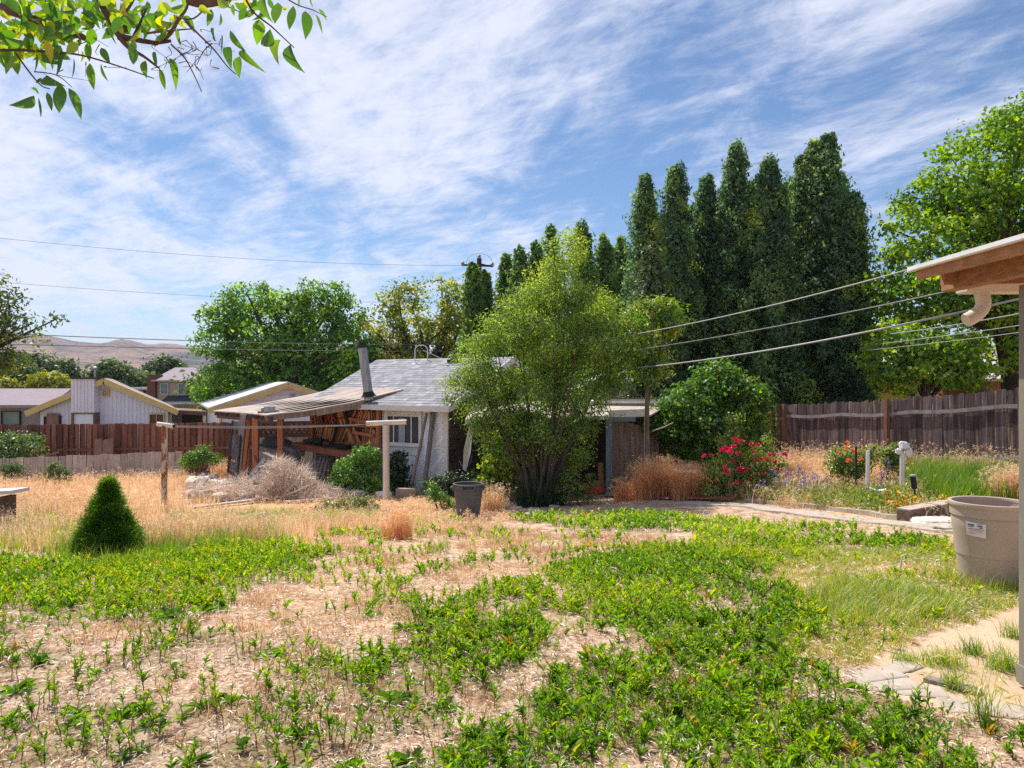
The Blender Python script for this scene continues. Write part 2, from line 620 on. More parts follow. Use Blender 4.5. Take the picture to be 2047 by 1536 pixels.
M['patio_wood_light'] = surf('patio_wood_light', (.56, .32, .17), (.44, .23, .12), 9, (5, 1, 5), .8, .4, .2)
M['cream_metal'] = surf('cream_metal', (.66, .58, .47), (.58, .50, .40), 5, rough=.45, bump=.05, tint=.06, spots=((.42, .30, .2), .28, 9), spec=.5)
M['post_paint'] = surf('post_paint', (.27, .245, .20), (.21, .19, .155), 6, (2, 2, .5), .6, .15, .05, ((.30, .12, .05), .27, 12))
M['pole_rust'] = surf('pole_rust', (.62, .55, .50), (.52, .44, .39), 7, (1.5, 1.5, .5), .8, .4, .1, ((.26, .10, .035), .50, 6))
M['pole_white'] = surf('pole_white', (.72, .66, .62), (.60, .53, .49), 6, (1.5, 1.5, .5), .7, .3, .05, ((.34, .20, .13), .33, 8))
M['wire_grey'] = surf('wire_grey', (.30, .30, .31), (.22, .22, .23), 4, rough=.5, tint=0, bump=0)
M['wire_dark'] = surf('wire_dark', (.20, .21, .24), (.15, .16, .18), 4, rough=.6, tint=0, bump=0)
M['can_grey'] = surf('can_grey', (.115, .108, .118), (.085, .08, .088), 4, rough=.55, bump=.06, tint=.06, spots=((.20, .17, .16), .27, 7), spec=.4)
M['can_beige'] = surf('can_beige', (.46, .36, .29), (.41, .32, .26), 4, rough=.55, bump=.05, tint=.05, spots=((.32, .23, .17), .28, 8), spec=.4)
M['black'] = surf('black', (.015, .015, .017), (.01, .01, .011), 4, rough=.5, tint=0, bump=0)
M['ink_blue'] = surf('ink_blue', (.05, .09, .28), (.04, .07, .22), 9, rough=.6, tint=0, bump=0)
M['ink_red'] = surf('ink_red', (.55, .10, .08), (.45, .08, .06), 9, rough=.6, tint=0, bump=0)
M['sticker'] = surf('sticker', (.72, .72, .74), (.64, .64, .67), 6, rough=.5, tint=0, bump=0)
M['white_plastic'] = surf('white_plastic', (.76, .75, .77), (.64, .63, .66), 7, rough=.45, bump=.2, tint=.08, spec=.5)
M['red_plastic'] = surf('red_plastic', (.72, .085, .06), (.58, .06, .045), 5, rough=.5, bump=.2, tint=.25, spots=((.80, .55, .50), .34, 6))
M['red_cable'] = surf('red_cable', (.62, .04, .05), (.5, .03, .04), 5, rough=.5, bump=0, tint=0)
M['concrete'] = surf('concrete', (.50, .43, .36), (.38, .32, .26), 5, rough=.95, bump=.5, tint=.10, spots=((.27, .22, .18), .36, 9), bump_scale=30)
M['stone'] = surf('stone', (.44, .36, .31), (.29, .235, .20), 6, rough=.95, bump=.6, tint=.35)
M['rock_pale'] = surf('rock_pale', (.70, .62, .56), (.48, .40, .35), 7, rough=.95, bump=.6, tint=.3)
M['timber'] = surf('timber', (.26, .175, .13), (.12, .08, .06), 5, (1, 5, 5), .92, .6, .2)
M['timber_top'] = surf('timber_top', (.52, .43, .37), (.38, .30, .25), 6, (1, 4, 4), .95, .6, .2)
M['yellow_wall'] = surf('yellow_wall', (.50, .40, .10), (.44, .34, .08), 3, rough=.8, tint=.08)
M['rust_red'] = surf('rust_red', (.42, .14, .07), (.32, .10, .05), 4, rough=.85)
M['sack_white'] = surf('sack_white', (.72, .66, .66), (.60, .53, .54), 6, rough=.7, bump=.4, tint=.1, spots=((.62, .30, .30), .32, 4))


def glass(name, col, rough=.12):
    m, nt, b = new_mat(name)
    n = noise_node(nt, 1.3, 3, .5)
    r = ramp_node(nt, [(.3, col), (.7, [c * .55 for c in col])])
    nt.links.new(n, r.inputs[0]); nt.links.new(r.outputs[0], b.inputs['Base Color'])
    b.inputs['Roughness'].default_value = rough
    b.inputs['Specular IOR Level'].default_value = .25
    return m


M['pane_dark'] = glass('pane_dark', (.022, .04, .075))
M['pane_curtain'] = glass('pane_curtain', (.30, .36, .42), .2)
M['pane_green'] = glass('pane_green', (.30, .38, .36), .2)
M['pane_brown'] = glass('pane_brown', (.16, .085, .06), .3)

LM = {}
LM['willow'] = leaf_mat('willow_leaf', stops3((.055, .110, .030), (.200, .340, .060), (.500, .570, .090)), .56, .04)
LM['young'] = leaf_mat('young_leaf', stops3((.06, .15, .02), (.17, .32, .03), (.36, .44, .05), (.55, .26, .07)), .5, .06)
LM['cypress'] = leaf_mat('cypress_leaf', stops3((.045, .095, .060), (.165, .285, .115), (.50, .60, .10)), .55, .02)
LM['juniper'] = leaf_mat('juniper_leaf', stops3((.030, .080, .026), (.14, .260, .06), (.34, .46, .075)), .45, .02)
LM['maple'] = leaf_mat('maple_leaf', stops3((.040, .100, .014), (.180, .350, .026), (.45, .56, .04)), .56, .03)
LM['ash'] = leaf_mat('ash_leaf', stops3((.045, .110, .028), (.160, .330, .050), (.36, .52, .06)), .52, .03)
LM['locust'] = leaf_mat('locust_leaf', stops3((.075, .130, .026), (.26, .345, .045), (.54, .53, .065), (.56, .34, .07)), .52, .03)
LM['far'] = leaf_mat('far_leaf', stops3((.05, .09, .036), (.12, .19, .060), (.24, .31, .085)), .35, .04)
LM['far_yellow'] = leaf_mat('far_yellow_leaf', stops3((.16, .20, .02), (.30, .33, .03), (.45, .44, .06)), .4, .04)
LM['edge'] = leaf_mat('edge_leaf', stops3((.045, .085, .026), (.12, .185, .042), (.28, .31, .06), (.60, .40, .05)), .4, .06)
LM['vine'] = leaf_mat('vine_leaf', stops3((.022, .070, .015), (.095, .230, .028), (.30, .47, .05), (.50, .26, .06)), .48, .035)
LM['branch'] = leaf_mat('overhang_leaf', stops3((.028, .105, .018), (.12, .285, .022), (.42, .50, .02), (.62, .46, .02)), .6, .06)
LM['spruce'] = leaf_mat('spruce_needle', stops3((.024, .076, .012), (.095, .230, .022), (.34, .50, .036)), .36, .02)
LM['rose'] = leaf_mat('rose_leaf', stops3((.06, .115, .018), (.19, .29, .036), (.43, .47, .08)), .45, .06)
LM['bush'] = leaf_mat('bush_leaf', stops3((.03, .10, .016), (.115, .28, .028), (.28, .46, .06)), .45, .06)
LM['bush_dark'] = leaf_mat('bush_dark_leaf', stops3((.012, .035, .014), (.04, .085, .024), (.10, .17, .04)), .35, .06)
LM['bush_white'] = leaf_mat('bush_white_leaf', [(0, (.05, .11, .03)), (.6, (.16, .27, .05)), (.86, (.33, .40, .10)), (.9, (.62, .62, .62)), (1, (.72, .72, .74))], .4, .06)
LM['grape'] = leaf_mat('grape_leaf', stops3((.08, .18, .02), (.25, .40, .03), (.55, .58, .05)), .5, .05)
LM['weed'] = leaf_mat('weed_leaf', [(0, (.26, .105, .04)), (.12, (.40, .21, .06)), (.2, (.050, .150, .010)), (.50, (.155, .350, .012)), (.78, (.38, .58, .014)), (.92, (.60, .66, .024)), (.97, (.56, .42, .07)), (1.0, (.50, .57, .48))], .42, .035, .6)
LM['grass_green'] = leaf_mat('green_blade', stops3((.055, .155, .012), (.185, .330, .022), (.46, .48, .05), (.62, .48, .18)), .45, .05)
LM['grass_dry'] = leaf_mat('dry_blade', [(0, (.34, .20, .085)), (.35, (.56, .38, .19)), (.62, (.70, .53, .31)), (.80, (.72, .50, .32)), (1, (.82, .70, .50))], .4, .04)
LM['straw'] = leaf_mat('straw_bit', [(0, (.20, .085, .04)), (.25, (.42, .25, .15)), (.6, (.66, .51, .38)), (1, (.88, .78, .65))], .12, .05)
LM['tumble'] = leaf_mat('tumble_twig', [(0, (.40, .30, .23)), (.5, (.68, .56, .46)), (1, (.86, .77, .68))], .25, .03)
LM['rust_grass'] = leaf_mat('rust_blade', [(0, (.40, .20, .085)), (.5, (.64, .39, .20)), (1, (.78, .58, .34))], .55, .04)
LM['petal_red'] = leaf_mat('red_petal', [(0, (.42, .012, .045)), (.6, (.66, .025, .075)), (1, (.80, .10, .16))], .35, .05)
LM['petal_orange'] = leaf_mat('orange_petal', [(0, (.75, .14, .05)), (1, (.85, .34, .14))], .35, .04)
LM['petal_gold'] = leaf_mat('gold_petal', [(0, (.82, .26, .015)), (1, (.90, .50, .03))], .35, .04)
LM['petal_purple'] = leaf_mat('purple_petal', [(0, (.17, .11, .36)), (1, (.34, .26, .54))], .3, .04)

# ================================================================== GROUND COVER MAP (positions on the ground)
def inpoly(poly, x, y):
    x = np.asarray(x); y = np.asarray(y)
    r = np.zeros(x.shape, bool)
    n = len(poly)
    for i in range(n):
        x1, y1 = poly[i]; x2, y2 = poly[(i + 1) % n]
        c = ((y1 > y) != (y2 > y)) & (x < (x2 - x1) * (y - y1) / (y2 - y1 + 1e-9) + x1)
        r ^= c
    return r


def gp(*pts):
    """polygon given by photo pixels -> polygon on the ground (x, y)"""
    out = []
    for a, b in pts:
        p = PG(min(max(a, -2500), 4600), b)
        out.append((p.x, p.y))
    return out


GREEN_MAIN = gp((1010, 1180), (1120, 1150), (1230, 1115), (1460, 1090), (1560, 1150), (1680, 1240), (1600, 1330), (1720, 1400), (1860, 1440), (2300, 1500), (2400, 1700), (820, 1700), (880, 1470), (990, 1420), (830, 1330), (830, 1230), (940, 1220), (960, 1260), (1020, 1230))
GREEN_LEFT = gp((-900, 1112), (60, 1118), (200, 1130), (420, 1100), (560, 1090), (640, 1105), (620, 1160), (500, 1180), (460, 1215), (330, 1195), (250, 1240), (130, 1258), (-900, 1270))
GREEN_BAND = gp((1010, 1038), (1150, 1030), (1330, 1032), (1500, 1048), (1700, 1058), (1850, 1075), (1860, 1105), (1700, 1108), (1560, 1112), (1420, 1098), (1380, 1066), (1150, 1058))
YGRASS = gp((1380, 1090), (1560, 1105), (1870, 1100), (2600, 1150), (2600, 1215), (2000, 1225), (1900, 1275), (1700, 1345), (1560, 1310), (1600, 1180))
TALLG = gp((1650, 1195), (1740, 1178), (1880, 1190), (1930, 1225), (1870, 1262), (1700, 1275), (1660, 1240))
DIRT = gp((1740, 1310), (1850, 1280), (1930, 1248), (2030, 1215), (2900, 1230), (2900, 1560), (2050, 1450), (1880, 1420), (1720, 1375))
DRY_LEFT = gp((-1500, 955), (380, 940), (700, 985), (900, 1000), (900, 1060), (700, 1075), (560, 1090), (400, 1092), (220, 1110), (-1500, 1110))
DRY_MID = gp((560, 1070), (900, 1030), (1040, 1060), (1300, 1075), (1420, 1100), (1150, 1130), (1020, 1180), (840, 1240), (700, 1280), (480, 1260), (500, 1190), (640, 1160))
PATHP = gp((1290, 1000), (1480, 1006), (1560, 1018), (1700, 1034), (1850, 1052), (1960, 1066), (1960, 1080), (1840, 1068), (1690, 1050), (1540, 1036), (1460, 1022), (1290, 1012))
BED = gp((1230, 985), (1300, 993), (1480, 1003), (1640, 1024), (1800, 1042), (1900, 1032), (2050, 1010), (2700, 1000), (2700, 890), (2040, 905), (1570, 925), (1400, 960))


def px_of(x, y):
    return project(x, y, G(x, y))


def warp(x, y):
    k = .10 + .014 * np.asarray(y)
    return x + k * 2 * (fbm(x * 1.1, y * 1.1, 21, 3) - .5) * 1.6, y + k * 2 * (fbm(x * 1.1, y * 1.1, 33, 3) - .5) * 1.6


# patches of weeds on the bare straw, lower left (ground ellipses)
PATCH = []
for a, b, rx, ry in [(40, 1330, 70, 34), (60, 1500, 90, 45), (240, 1450, 90, 34), (330, 1480, 90, 45), (430, 1405, 70, 26), (590, 1420, 120, 48), (700, 1365, 60, 24),
                     (780, 1450, 90, 50), (650, 1500, 120, 45), (340, 1240, 60, 20), (540, 1300, 60, 14), (720, 1215, 40, 14), (770, 1130, 50, 14), (430, 1215, 70, 16),
                     (180, 1480, 60, 40), (860, 1390, 60, 60), (930, 1200, 90, 30), (1110, 1110, 90, 18), (690, 1150, 50, 12), (500, 1510, 80, 40)]:
    p, q, s = PG(a, b), PG(a + rx, b), PG(a, b + ry)
    PATCH.append((p.x, p.y, abs(q.x - p.x), max(abs(s.y - p.y), .1)))


def weed_density(x, y):
    wx, wy = warp(x, y)
    n = fbm(x * 1.9, y * 1.9, 5, 4)
    n2 = fbm(x * .7, y * .7, 15, 3)
    d = np.zeros(np.shape(x))
    main = inpoly(GREEN_MAIN, wx, wy)
    d = np.where(main, np.where(n < np.where((x < 1.0) | (y < 4.0), .455, .37), .12, 1.0), d)
    lf = inpoly(GREEN_LEFT, wx, wy)
    d = np.maximum(d, np.where(lf, np.where(n < .33, .2, .85), 0))
    bd = inpoly(GREEN_BAND, wx, wy)
    d = np.maximum(d, np.where(bd, np.where(n < .40, .12, .8), 0))
    front = (y < 7.2) & ~main & (x < 1.2)
    d = np.maximum(d, np.where(front, np.clip((n - .49) * 6.0, 0, .92) + .065, 0))
    mid = inpoly(DRY_MID, wx, wy)
    d = np.maximum(d, np.where(mid, np.clip((n - .52) * 3.2, 0, .6) + .015, 0))
    for cx, cy, rx, ry in PATCH:
        e = ((wx - cx) / rx) ** 2 + ((wy - cy) / ry) ** 2
        d = np.maximum(d, np.where(e < 1, np.clip(.95 - .5 * e, 0, 1), 0))
    yg = inpoly(YGRASS, wx, wy)
    d = np.where(yg & ~main, np.clip((n - .5) * 2, 0, .5), d)
    d = np.where(mid & ~main & ~bd & ~lf, np.clip((n - .58) * 3.0, 0, .5) + .012, d)
    d = np.where(inpoly(TALLG, wx, wy), .02, d)
    d = np.where(inpoly(DIRT, x, y), np.minimum(d, .02), d)
    d = np.where(inpoly(PATHP, x, y), 0, d)
    return d


# ------------------------------------------------------------------ the ground sheet
def axis(segs):
    o = [segs[0][0]]
    for a, b, s in segs:
        n = max(1, int(round((b - a) / s)))
        o += [a + (b - a) * (k + 1) / n for k in range(n)]
    return np.array(o)


xs = axis([(-4500, -400, 600), (-400, -60, 60), (-60, -18, 3), (-18, -8, .5), (-8, 8, .125), (8, 16, .4), (16, 60, 3), (60, 400, 60), (400, 4500, 600)])
ys = axis([(-60, -4, 8), (-4, 2.4, .5), (2.4, 9, .11), (9, 15, .2), (15, 26, .4), (26, 60, 2), (60, 400, 40), (400, 6000, 700)])
XX, YY = np.meshgrid(xs, ys, indexing='ij')
ZZ = G(XX, YY)
nx, ny = XX.shape
gv = np.stack([XX, YY, ZZ], -1).reshape(-1, 3)
ii, jj = np.meshgrid(np.arange(nx - 1), np.arange(ny - 1), indexing='ij')
a0 = (ii * ny + jj).ravel()
gq = np.stack([a0, a0 + ny, a0 + ny + 1, a0 + 1], 1)
me = bpy.data.meshes.new('ground')
me.vertices.add(len(gv)); me.vertices.foreach_set('co', gv.astype(np.float32).ravel())
me.loops.add(gq.size); me.loops.foreach_set('vertex_index', gq.astype(np.int32).ravel())
me.polygons.add(len(gq)); me.polygons.foreach_set('loop_start', (np.arange(len(gq)) * 4).astype(np.int32))
me.polygons.foreach_set('use_smooth', np.ones(len(gq), bool))
fx_, fy_ = XX.ravel(), YY.ravel()
wx_, wy_ = warp(fx_, fy_)
wd = weed_density(fx_, fy_)
dirt_m = inpoly(DIRT, fx_, fy_).astype(float)
dry_m = np.maximum((inpoly(DRY_LEFT, wx_, wy_) | inpoly(BED, wx_, wy_)).astype(float), .35 * inpoly(DRY_MID, wx_, wy_))
yg_m = inpoly(YGRASS, wx_, wy_).astype(float)
far_m = np.clip((fy_ - 24) / 12, 0, 1)
colr = np.stack([np.clip(wd, 0, 1), dirt_m, np.maximum(dry_m, .6 * yg_m), far_m], 1)
me.update(calc_edges=True)
ca = me.color_attributes.new('cover', 'FLOAT_COLOR', 'POINT')
ca.data.foreach_set('color', colr.astype(np.float32).ravel())
gm, nt, b = new_mat('ground')
L = nt.links
vc = nt.nodes.new('ShaderNodeVertexColor'); vc.layer_name = 'cover'
sp = nt.nodes.new('ShaderNodeSeparateColor'); L.new(vc.outputs['Color'], sp.inputs[0])
n1 = noise_node(nt, 5.0, 8, .72); n2 = noise_node(nt, 38.0, 6, .7); n3 = noise_node(nt, 1.6, 5, .6)
straw = ramp_node(nt, [(.36, (.09, .042, .025)), (.45, (.32, .19, .115)), (.54, (.56, .415, .30)), (.69, (.74, .62, .51))])
sv = nmath(nt, 'ADD', nmath(nt, 'MULTIPLY', n1, .55), nmath(nt, 'MULTIPLY', n2, .45)); L.new(sv, straw.inputs[0])
under = ramp_node(nt, [(.35, (.10, .075, .03)), (.6, (.24, .19, .09))]); L.new(n2, under.inputs[0])
dryc = ramp_node(nt, [(.35, (.32, .17, .07)), (.5, (.56, .36, .175)), (.68, (.72, .55, .34))]); L.new(sv, dryc.inputs[0])
dirtc = ramp_node(nt, [(.3, (.44, .30, .19)), (.55, (.62, .455, .31)), (.8, (.72, .56, .42))]); L.new(nmath(nt, 'ADD', nmath(nt, 'MULTIPLY', n3, .6), nmath(nt, 'MULTIPLY', n2, .4)), dirtc.inputs[0])


def mixc(f, a, b_):
    mx = nt.nodes.new('ShaderNodeMix'); mx.data_type = 'RGBA'
    if isinstance(f, float): mx.inputs['Factor'].default_value = f
    else: L.new(f, mx.inputs['Factor'])
    L.new(a, mx.inputs['A']); L.new(b_, mx.inputs['B'])
    return mx.outputs['Result']


c_ = mixc(sp.outputs['Blue'], straw.outputs[0], dryc.outputs[0])
c_ = mixc(nmath(nt, 'MULTIPLY', sp.outputs['Red'], .75), c_, under.outputs[0])
c_ = mixc(sp.outputs['Green'], c_, dirtc.outputs[0])
farc = ramp_node(nt, [(.35, (.16, .15, .06)), (.65, (.30, .25, .13))]); L.new(n3, farc.inputs[0])
c_ = mixc(vc.outputs['Alpha'], c_, farc.outputs[0])
L.new(c_, b.inputs['Base Color']); b.inputs['Roughness'].default_value = .97; b.inputs['Specular IOR Level'].default_value = .15
bp = nt.nodes.new('ShaderNodeBump'); bp.inputs['Strength'].default_value = .8; bp.inputs['Distance'].default_value = .02
L.new(sv, bp.inputs['Height']); L.new(bp.outputs[0], b.inputs['Normal'])
ground = link_mesh('ground', me, gm, None, (0, 0, 0))
tag(ground, 'sloping backyard ground of pale straw litter and dry soil', 'ground', kind='structure')

# ------------------------------------------------------------------ hills
hx = np.linspace(-1900, 2600, 300)
hy = np.linspace(1150, 2900, 90)
HX, HY = np.meshgrid(hx, hy, indexing='ij')
sx_ = [-300, 0, 60, 95, 150, 205, 240, 262, 300, 320, 350, 395, 470, 600, 900, 1300, 2400]
sy_ = [650, 660, 668, 671, 683, 688, 678, 681, 691, 687, 688, 697, 700, 690, 700, 690, 700]
pxh = CX + F * HX / HY
sky_z = CZ + (CY - np.interp(pxh, sx_, sy_)) / F * 2300
rise = np.clip((HY - 1150) / 1150, 0, 1)
valley = fbm(HX / 260 + .4 * np.sin(HY / 300), HY / 700, 2, 5)
ridge = 1 - np.abs(2 * fbm(HX / 330, HY / 520, 8, 5) - 1)
Hh = (sky_z + 3) * (rise ** .85) * (.55 + .70 * ridge * (1 - rise) + .45 * rise) + 40 * (valley - .5) * np.sin(np.pi * np.clip(rise, 0, 1))
Hh = Hh * np.where(HY > 2300, np.clip(1 - (HY - 2300) / 900, 0, 1), 1) - 3 * (1 - rise)
hv = np.stack([HX, HY, Hh - 2], -1).reshape(-1, 3)
n1_, n2_ = HX.shape
ii, jj = np.meshgrid(np.arange(n1_ - 1), np.arange(n2_ - 1), indexing='ij')
a0 = (ii * n2_ + jj).ravel()
hq = np.stack([a0, a0 + n2_, a0 + n2_ + 1, a0 + 1], 1)
c = Cloud(); c.V = [hv]; c.Q = [hq]; c.tq = [np.zeros(len(hq))]
hm, nt, b = new_mat('hill_sage')
L = nt.links
na = noise_node(nt, .006, 7, .62); nb = noise_node(nt, .055, 5, .75)
ra = ramp_node(nt, [(.36, (.10, .10, .09)), (.48, (.24, .18, .14)), (.62, (.36, .245, .185))]); L.new(na, ra.inputs[0])
rb = ramp_node(nt, [(.40, (.12, .13, .11)), (.52, (1, 1, 1))]); L.new(nb, rb.inputs[0])
mx = nt.nodes.new('ShaderNodeMix'); mx.data_type = 'RGBA'; mx.blend_type = 'MULTIPLY'; mx.inputs['Factor'].default_value = .55
L.new(ra.outputs[0], mx.inputs['A']); L.new(rb.outputs[0], mx.inputs['B'])
L.new(mx.outputs['Result'], b.inputs['Base Color']); b.inputs['Roughness'].default_value = 1.0; b.inputs['Specular IOR Level'].default_value = 0
tag(c.build('hills', hm, smooth=True), 'bare mauve brown hills rising behind the town', 'hills', kind='structure')


# ================================================================== BUILDINGS BEHIND THE FENCE
def flat(px, py, d):
    return P(px, py, d)


def ppoly(d, *pts):
    return [P(a, b_, d) for a, b_ in pts]


def pbox(mb, px0, py0, px1, py1, d, depth, t=None):
    """box whose front face covers the given pixels at distance d"""
    a, b_ = P(px0, py1, d), P(px1, py0, d)
    mb.box(((a.x + b_.x) / 2, d + depth / 2, (a.z + b_.z) / 2), (b_.x - a.x, depth, b_.z - a.z), t=t)


def window(px0, py0, px1, py1, d, parent, frame_m, pane_m, fw=2.2, mull=0, bar=False, depth=.12):
    """window standing proud of a wall whose face is at distance d"""
    fr = MB()
    pbox(fr, px0 - fw, py0 - fw, px1 + fw, py0, d - depth, depth + .02); pbox(fr, px0 - fw, py1, px1 + fw, py1 + fw, d - depth, depth + .02)
    pbox(fr, px0 - fw, py0, px0, py1, d - depth, depth + .02); pbox(fr, px1, py0, px1 + fw, py1, d - depth, depth + .02)
    for k in range(mull):
        x = px0 + (px1 - px0) * (k + 1) / (mull + 1)
        pbox(fr, x - fw * .3, py0, x + fw * .3, py1, d - depth * .8, depth * .7)
    if bar:
        y = (py0 + py1) / 2
        pbox(fr, px0, y - fw * .3, px1, y + fw * .3, d - depth * .85, depth * .7)
    f = fr.build('window', frame_m, parent)
    pn = MB(); pbox(pn, px0, py0, px1, py1, d - depth * .35, .03)
    pn.build('pane', pane_m, f)
    return f


def slab(mb, p, q, r, s, th, t=None):
    """plate over the quad p,q,r,s, thickness th downwards"""
    mb.start(t)
    n = len(mb.v)
    mb.v += [Vector(k) for k in (p, q, r, s)] + [Vector(k) - Vector((0, 0, th)) for k in (p, q, r, s)]
    for f_ in ((0, 1, 2, 3), (7, 6, 5, 4), (0, 4, 5, 1), (1, 5, 6, 2), (2, 6, 7, 3), (3, 7, 4, 0)):
        mb.face([n + k for k in f_])


# --- lilac house
D = 38.0
h = thing('house', (P(208, 900, D).x, D, -1.75), 'lilac house with vertical siding, cream yellow trim and boxed chimney behind the brown fence', 'house')
w = MB(1)
w.prism(ppoly(D, (80, 905), (80, 824), (208, 767), (336, 824), (336, 905)), (-4.4, 9, 0), t=.5)
for k in range(80, 336, 8):                                    # siding battens
    top = 824 - (k - 80) * 57 / 128 if k < 208 else 767 + (k - 208) * 57 / 128
    if 140 < k < 190: continue
    pbox(w, k, top + 3, k + .9, 905, D - .025, .03, t=.30)
w.build('wall', M['lilac'], h)
rf = MB(2)
for (ex, ey) in ((50, 829), (357, 826)):
    a, b_ = P(207.5 if ex < 100 else 208.5, 755.5, D - .40), P(ex, ey - 4, D - .40)
    slab(rf, a, b_, b_ + Vector((-4.9, 10, 0)), a + Vector((-4.9, 10, 0)), .12, t=.5)
rf.build('roof', M['roof_mauve'], h)
fa = MB(3)
for (ex, ey) in ((51, 828), (356, 825)):
    a, b_ = P(208, 762, D - .42), P(ex, ey, D - .42)
    fa.bar(a, b_, .10, .28, t=.5)
fa.build('fascia', M['yellow_trim'], h)
ch = MB(4)
pbox(ch, 142, 758, 188, 825, D - .55, .55, t=.5)
for k in range(146, 188, 7): pbox(ch, k, 759, k + .9, 825, D - .58, .03, t=.2)
chm = ch.build('chimney', M['lilac_chase'], h)
cp = MB(5); pbox(cp, 139.5, 754.5, 190.5, 758, D - .65, .7); cp.build('cap', M['dark_brown'], chm)
lo_ = MB(6); pbox(lo_, 145, 828, 186, 905, D - .38, .36, t=.7); lo_.build('panel', M['white_paint'], chm)
tr = MB(7)
pbox(tr, 142, 825, 145, 905, D - .5, .48); pbox(tr, 186, 825, 189, 905, D - .5, .48); pbox(tr, 145, 825, 186, 827.5, D - .5, .48)
tr.build('trim', M['brown_board'], chm)
v = MB(8)
pbox(v, 203.5, 779, 218, 781.2, D - .1, .12); pbox(v, 203.5, 791.5, 218, 793.5, D - .1, .12); pbox(v, 203.5, 781.2, 205.5, 791.5, D - .1, .12); pbox(v, 216, 781.2, 218, 791.5, D - .1, .12)
for k in range(5): pbox(v, 205.5, 782 + k * 2, 216, 783.2 + k * 2, D - .05, .05, t=.1)
v.build('vent', M['yellow_trim'], h)
bd = MB(9); pbox(bd, 93, 827, 117, 860, D - .14, .1); bo = bd.build('boarded_window', M['brown_board'], h)
for q_ in ((87, 833, 92.5), (117.5, 831, 121)):
    bd = MB(9); pbox(bd, q_[0], q_[1], q_[2], 860, D - .10, .08); bd.build('shutter', M['metal_dark'], bo)
window(299, 829, 326, 860, D, h, M['yellow_trim'], M['pane_brown'], 2.0, 1)
ww = MB(10); a, b_ = P(-260, 905, 41), P(79, 808, 41)
ww.box(((a.x + b_.x) / 2, 44, (a.z + b_.z) / 2), (b_.x - a.x, 6, b_.z - a.z), t=.5); ww.build('wing_wall', M['beige_wall'], h)
wr = MB(11)
slab(wr, P(-270, 810, 40.2), P(100, 810, 40.2), P(143, 777, 44), P(-270, 777, 44), .15, t=.5)
slab(wr, P(-270, 777, 44) , P(143, 777, 44), P(143, 777, 44) + Vector((0, 4, -1.2)), P(-270, 777, 44) + Vector((0, 4, -1.2)), .15, t=.4)
wr.build('wing_roof', M['roof_mauve'], h)
window(3, 824, 38, 849, 41, h, M['dark_brown'], M['pane_green'], 1.6)
fl = MB(12); x = P(190, 780, 41.5); y = P(190, 737, 41.5)
fl.tube([x, y], .055, 8); fl.lathe((y.x, y.y, y.z), [(.05, -.02), (.13, 0), (.13, .07), (.02, .12)], 10); fl.build('flue', M['metal_grey'], h)

# --- carport between the lilac house and garage
D = 42.0
cpt = thing('carport', (P(375, 900, D).x, D, -1.8), 'dark brown open carport between lilac house and gable garage', 'carport')
m_ = MB(1); slab(m_, P(335, 819, D - .5), P(412, 823, D - .5), P(412, 819, D + 4), P(335, 815, D + 4), .22); m_.build('roof', M['brown_board'], cpt)
m_ = MB(2); pbox(m_, 362, 826, 410, 905, D + 3.5, .2); m_.build('back_wall', M['dark_brown'], cpt)
m_ = MB(3); pbox(m_, 336, 828, 362, 905, D + 3.4, .2); wl_ = m_.build('side_wall', M['beige_wall'], cpt)
for px in (340, 408):
    m_ = MB(4); a = P(px, 824, D); m_.bar((a.x, D, -1.75), a, .12, .12); m_.build('post', M['white_trim'], cpt)

# --- two-storey house
D = 62.0
h2 = thing('house', (P(365, 860, D).x, D, -1.9), 'tan two storey house with hip roof and red brick chimney', 'house')
m_ = MB(1); pbox(m_, 309, 760, 428, 880, D, 9, t=.5); m_.build('wall', M['tan_wall'], h2)
m_ = MB(2)
e = [P(302, 760, D - .6), P(436, 760, D - .6)]
pk = [P(350, 735, D + 5), P(386, 735, D + 5)]
bk = [e[1] + Vector((0, 10, 0)), e[0] + Vector((0, 10, 0))]
m_.poly([e[0], e[1], pk[1], pk[0]], .5); m_.poly([e[1], bk[0], pk[1]], .45); m_.poly([bk[0], bk[1], pk[0], pk[1]], .4); m_.poly([bk[1], e[0], pk[0]], .6)
m_.poly([e[0], bk[1], bk[0], e[1]], .2)
m_.build('roof', M['roof_mauve'], h2)
m_ = MB(3); pbox(m_, 302, 760.2, 436, 762.5, D - .55, .2); m_.build('gutter', M['white_trim'], h2)
m_ = MB(4); pbox(m_, 294, 749, 310, 880, D - .4, 1.4); m_.build('chimney', M['brick_red'], h2)
for x0, x1 in ((321.5, 335), (357, 370), (403, 414)):
    window(x0, 768, x1, 788, D, h2, M['white_trim'], M['pane_curtain'] if x0 < 400 else M['pane_dark'], 1.3, bar=True)
m_ = MB(5); slab(m_, P(318, 806, D - 2), P(400, 806, D - 2), P(398, 791, D), P(335, 791, D), .12); m_.build('porch_roof', M['roof_dark'], h2)
m_ = MB(6); pbox(m_, 318, 806.5, 400, 808.5, D - 2.05, .15); m_.build('porch_trim', M['white_trim'], h2)
window(354, 812, 366, 820, D - .8, h2, M['white_trim'], M['pane_green'], 1.2)
m_ = MB(7); pbox(m_, 336, 809, 393, 880, D - .8, .8, t=.7); m_.build('porch_wall', M['tan_wall'], h2)

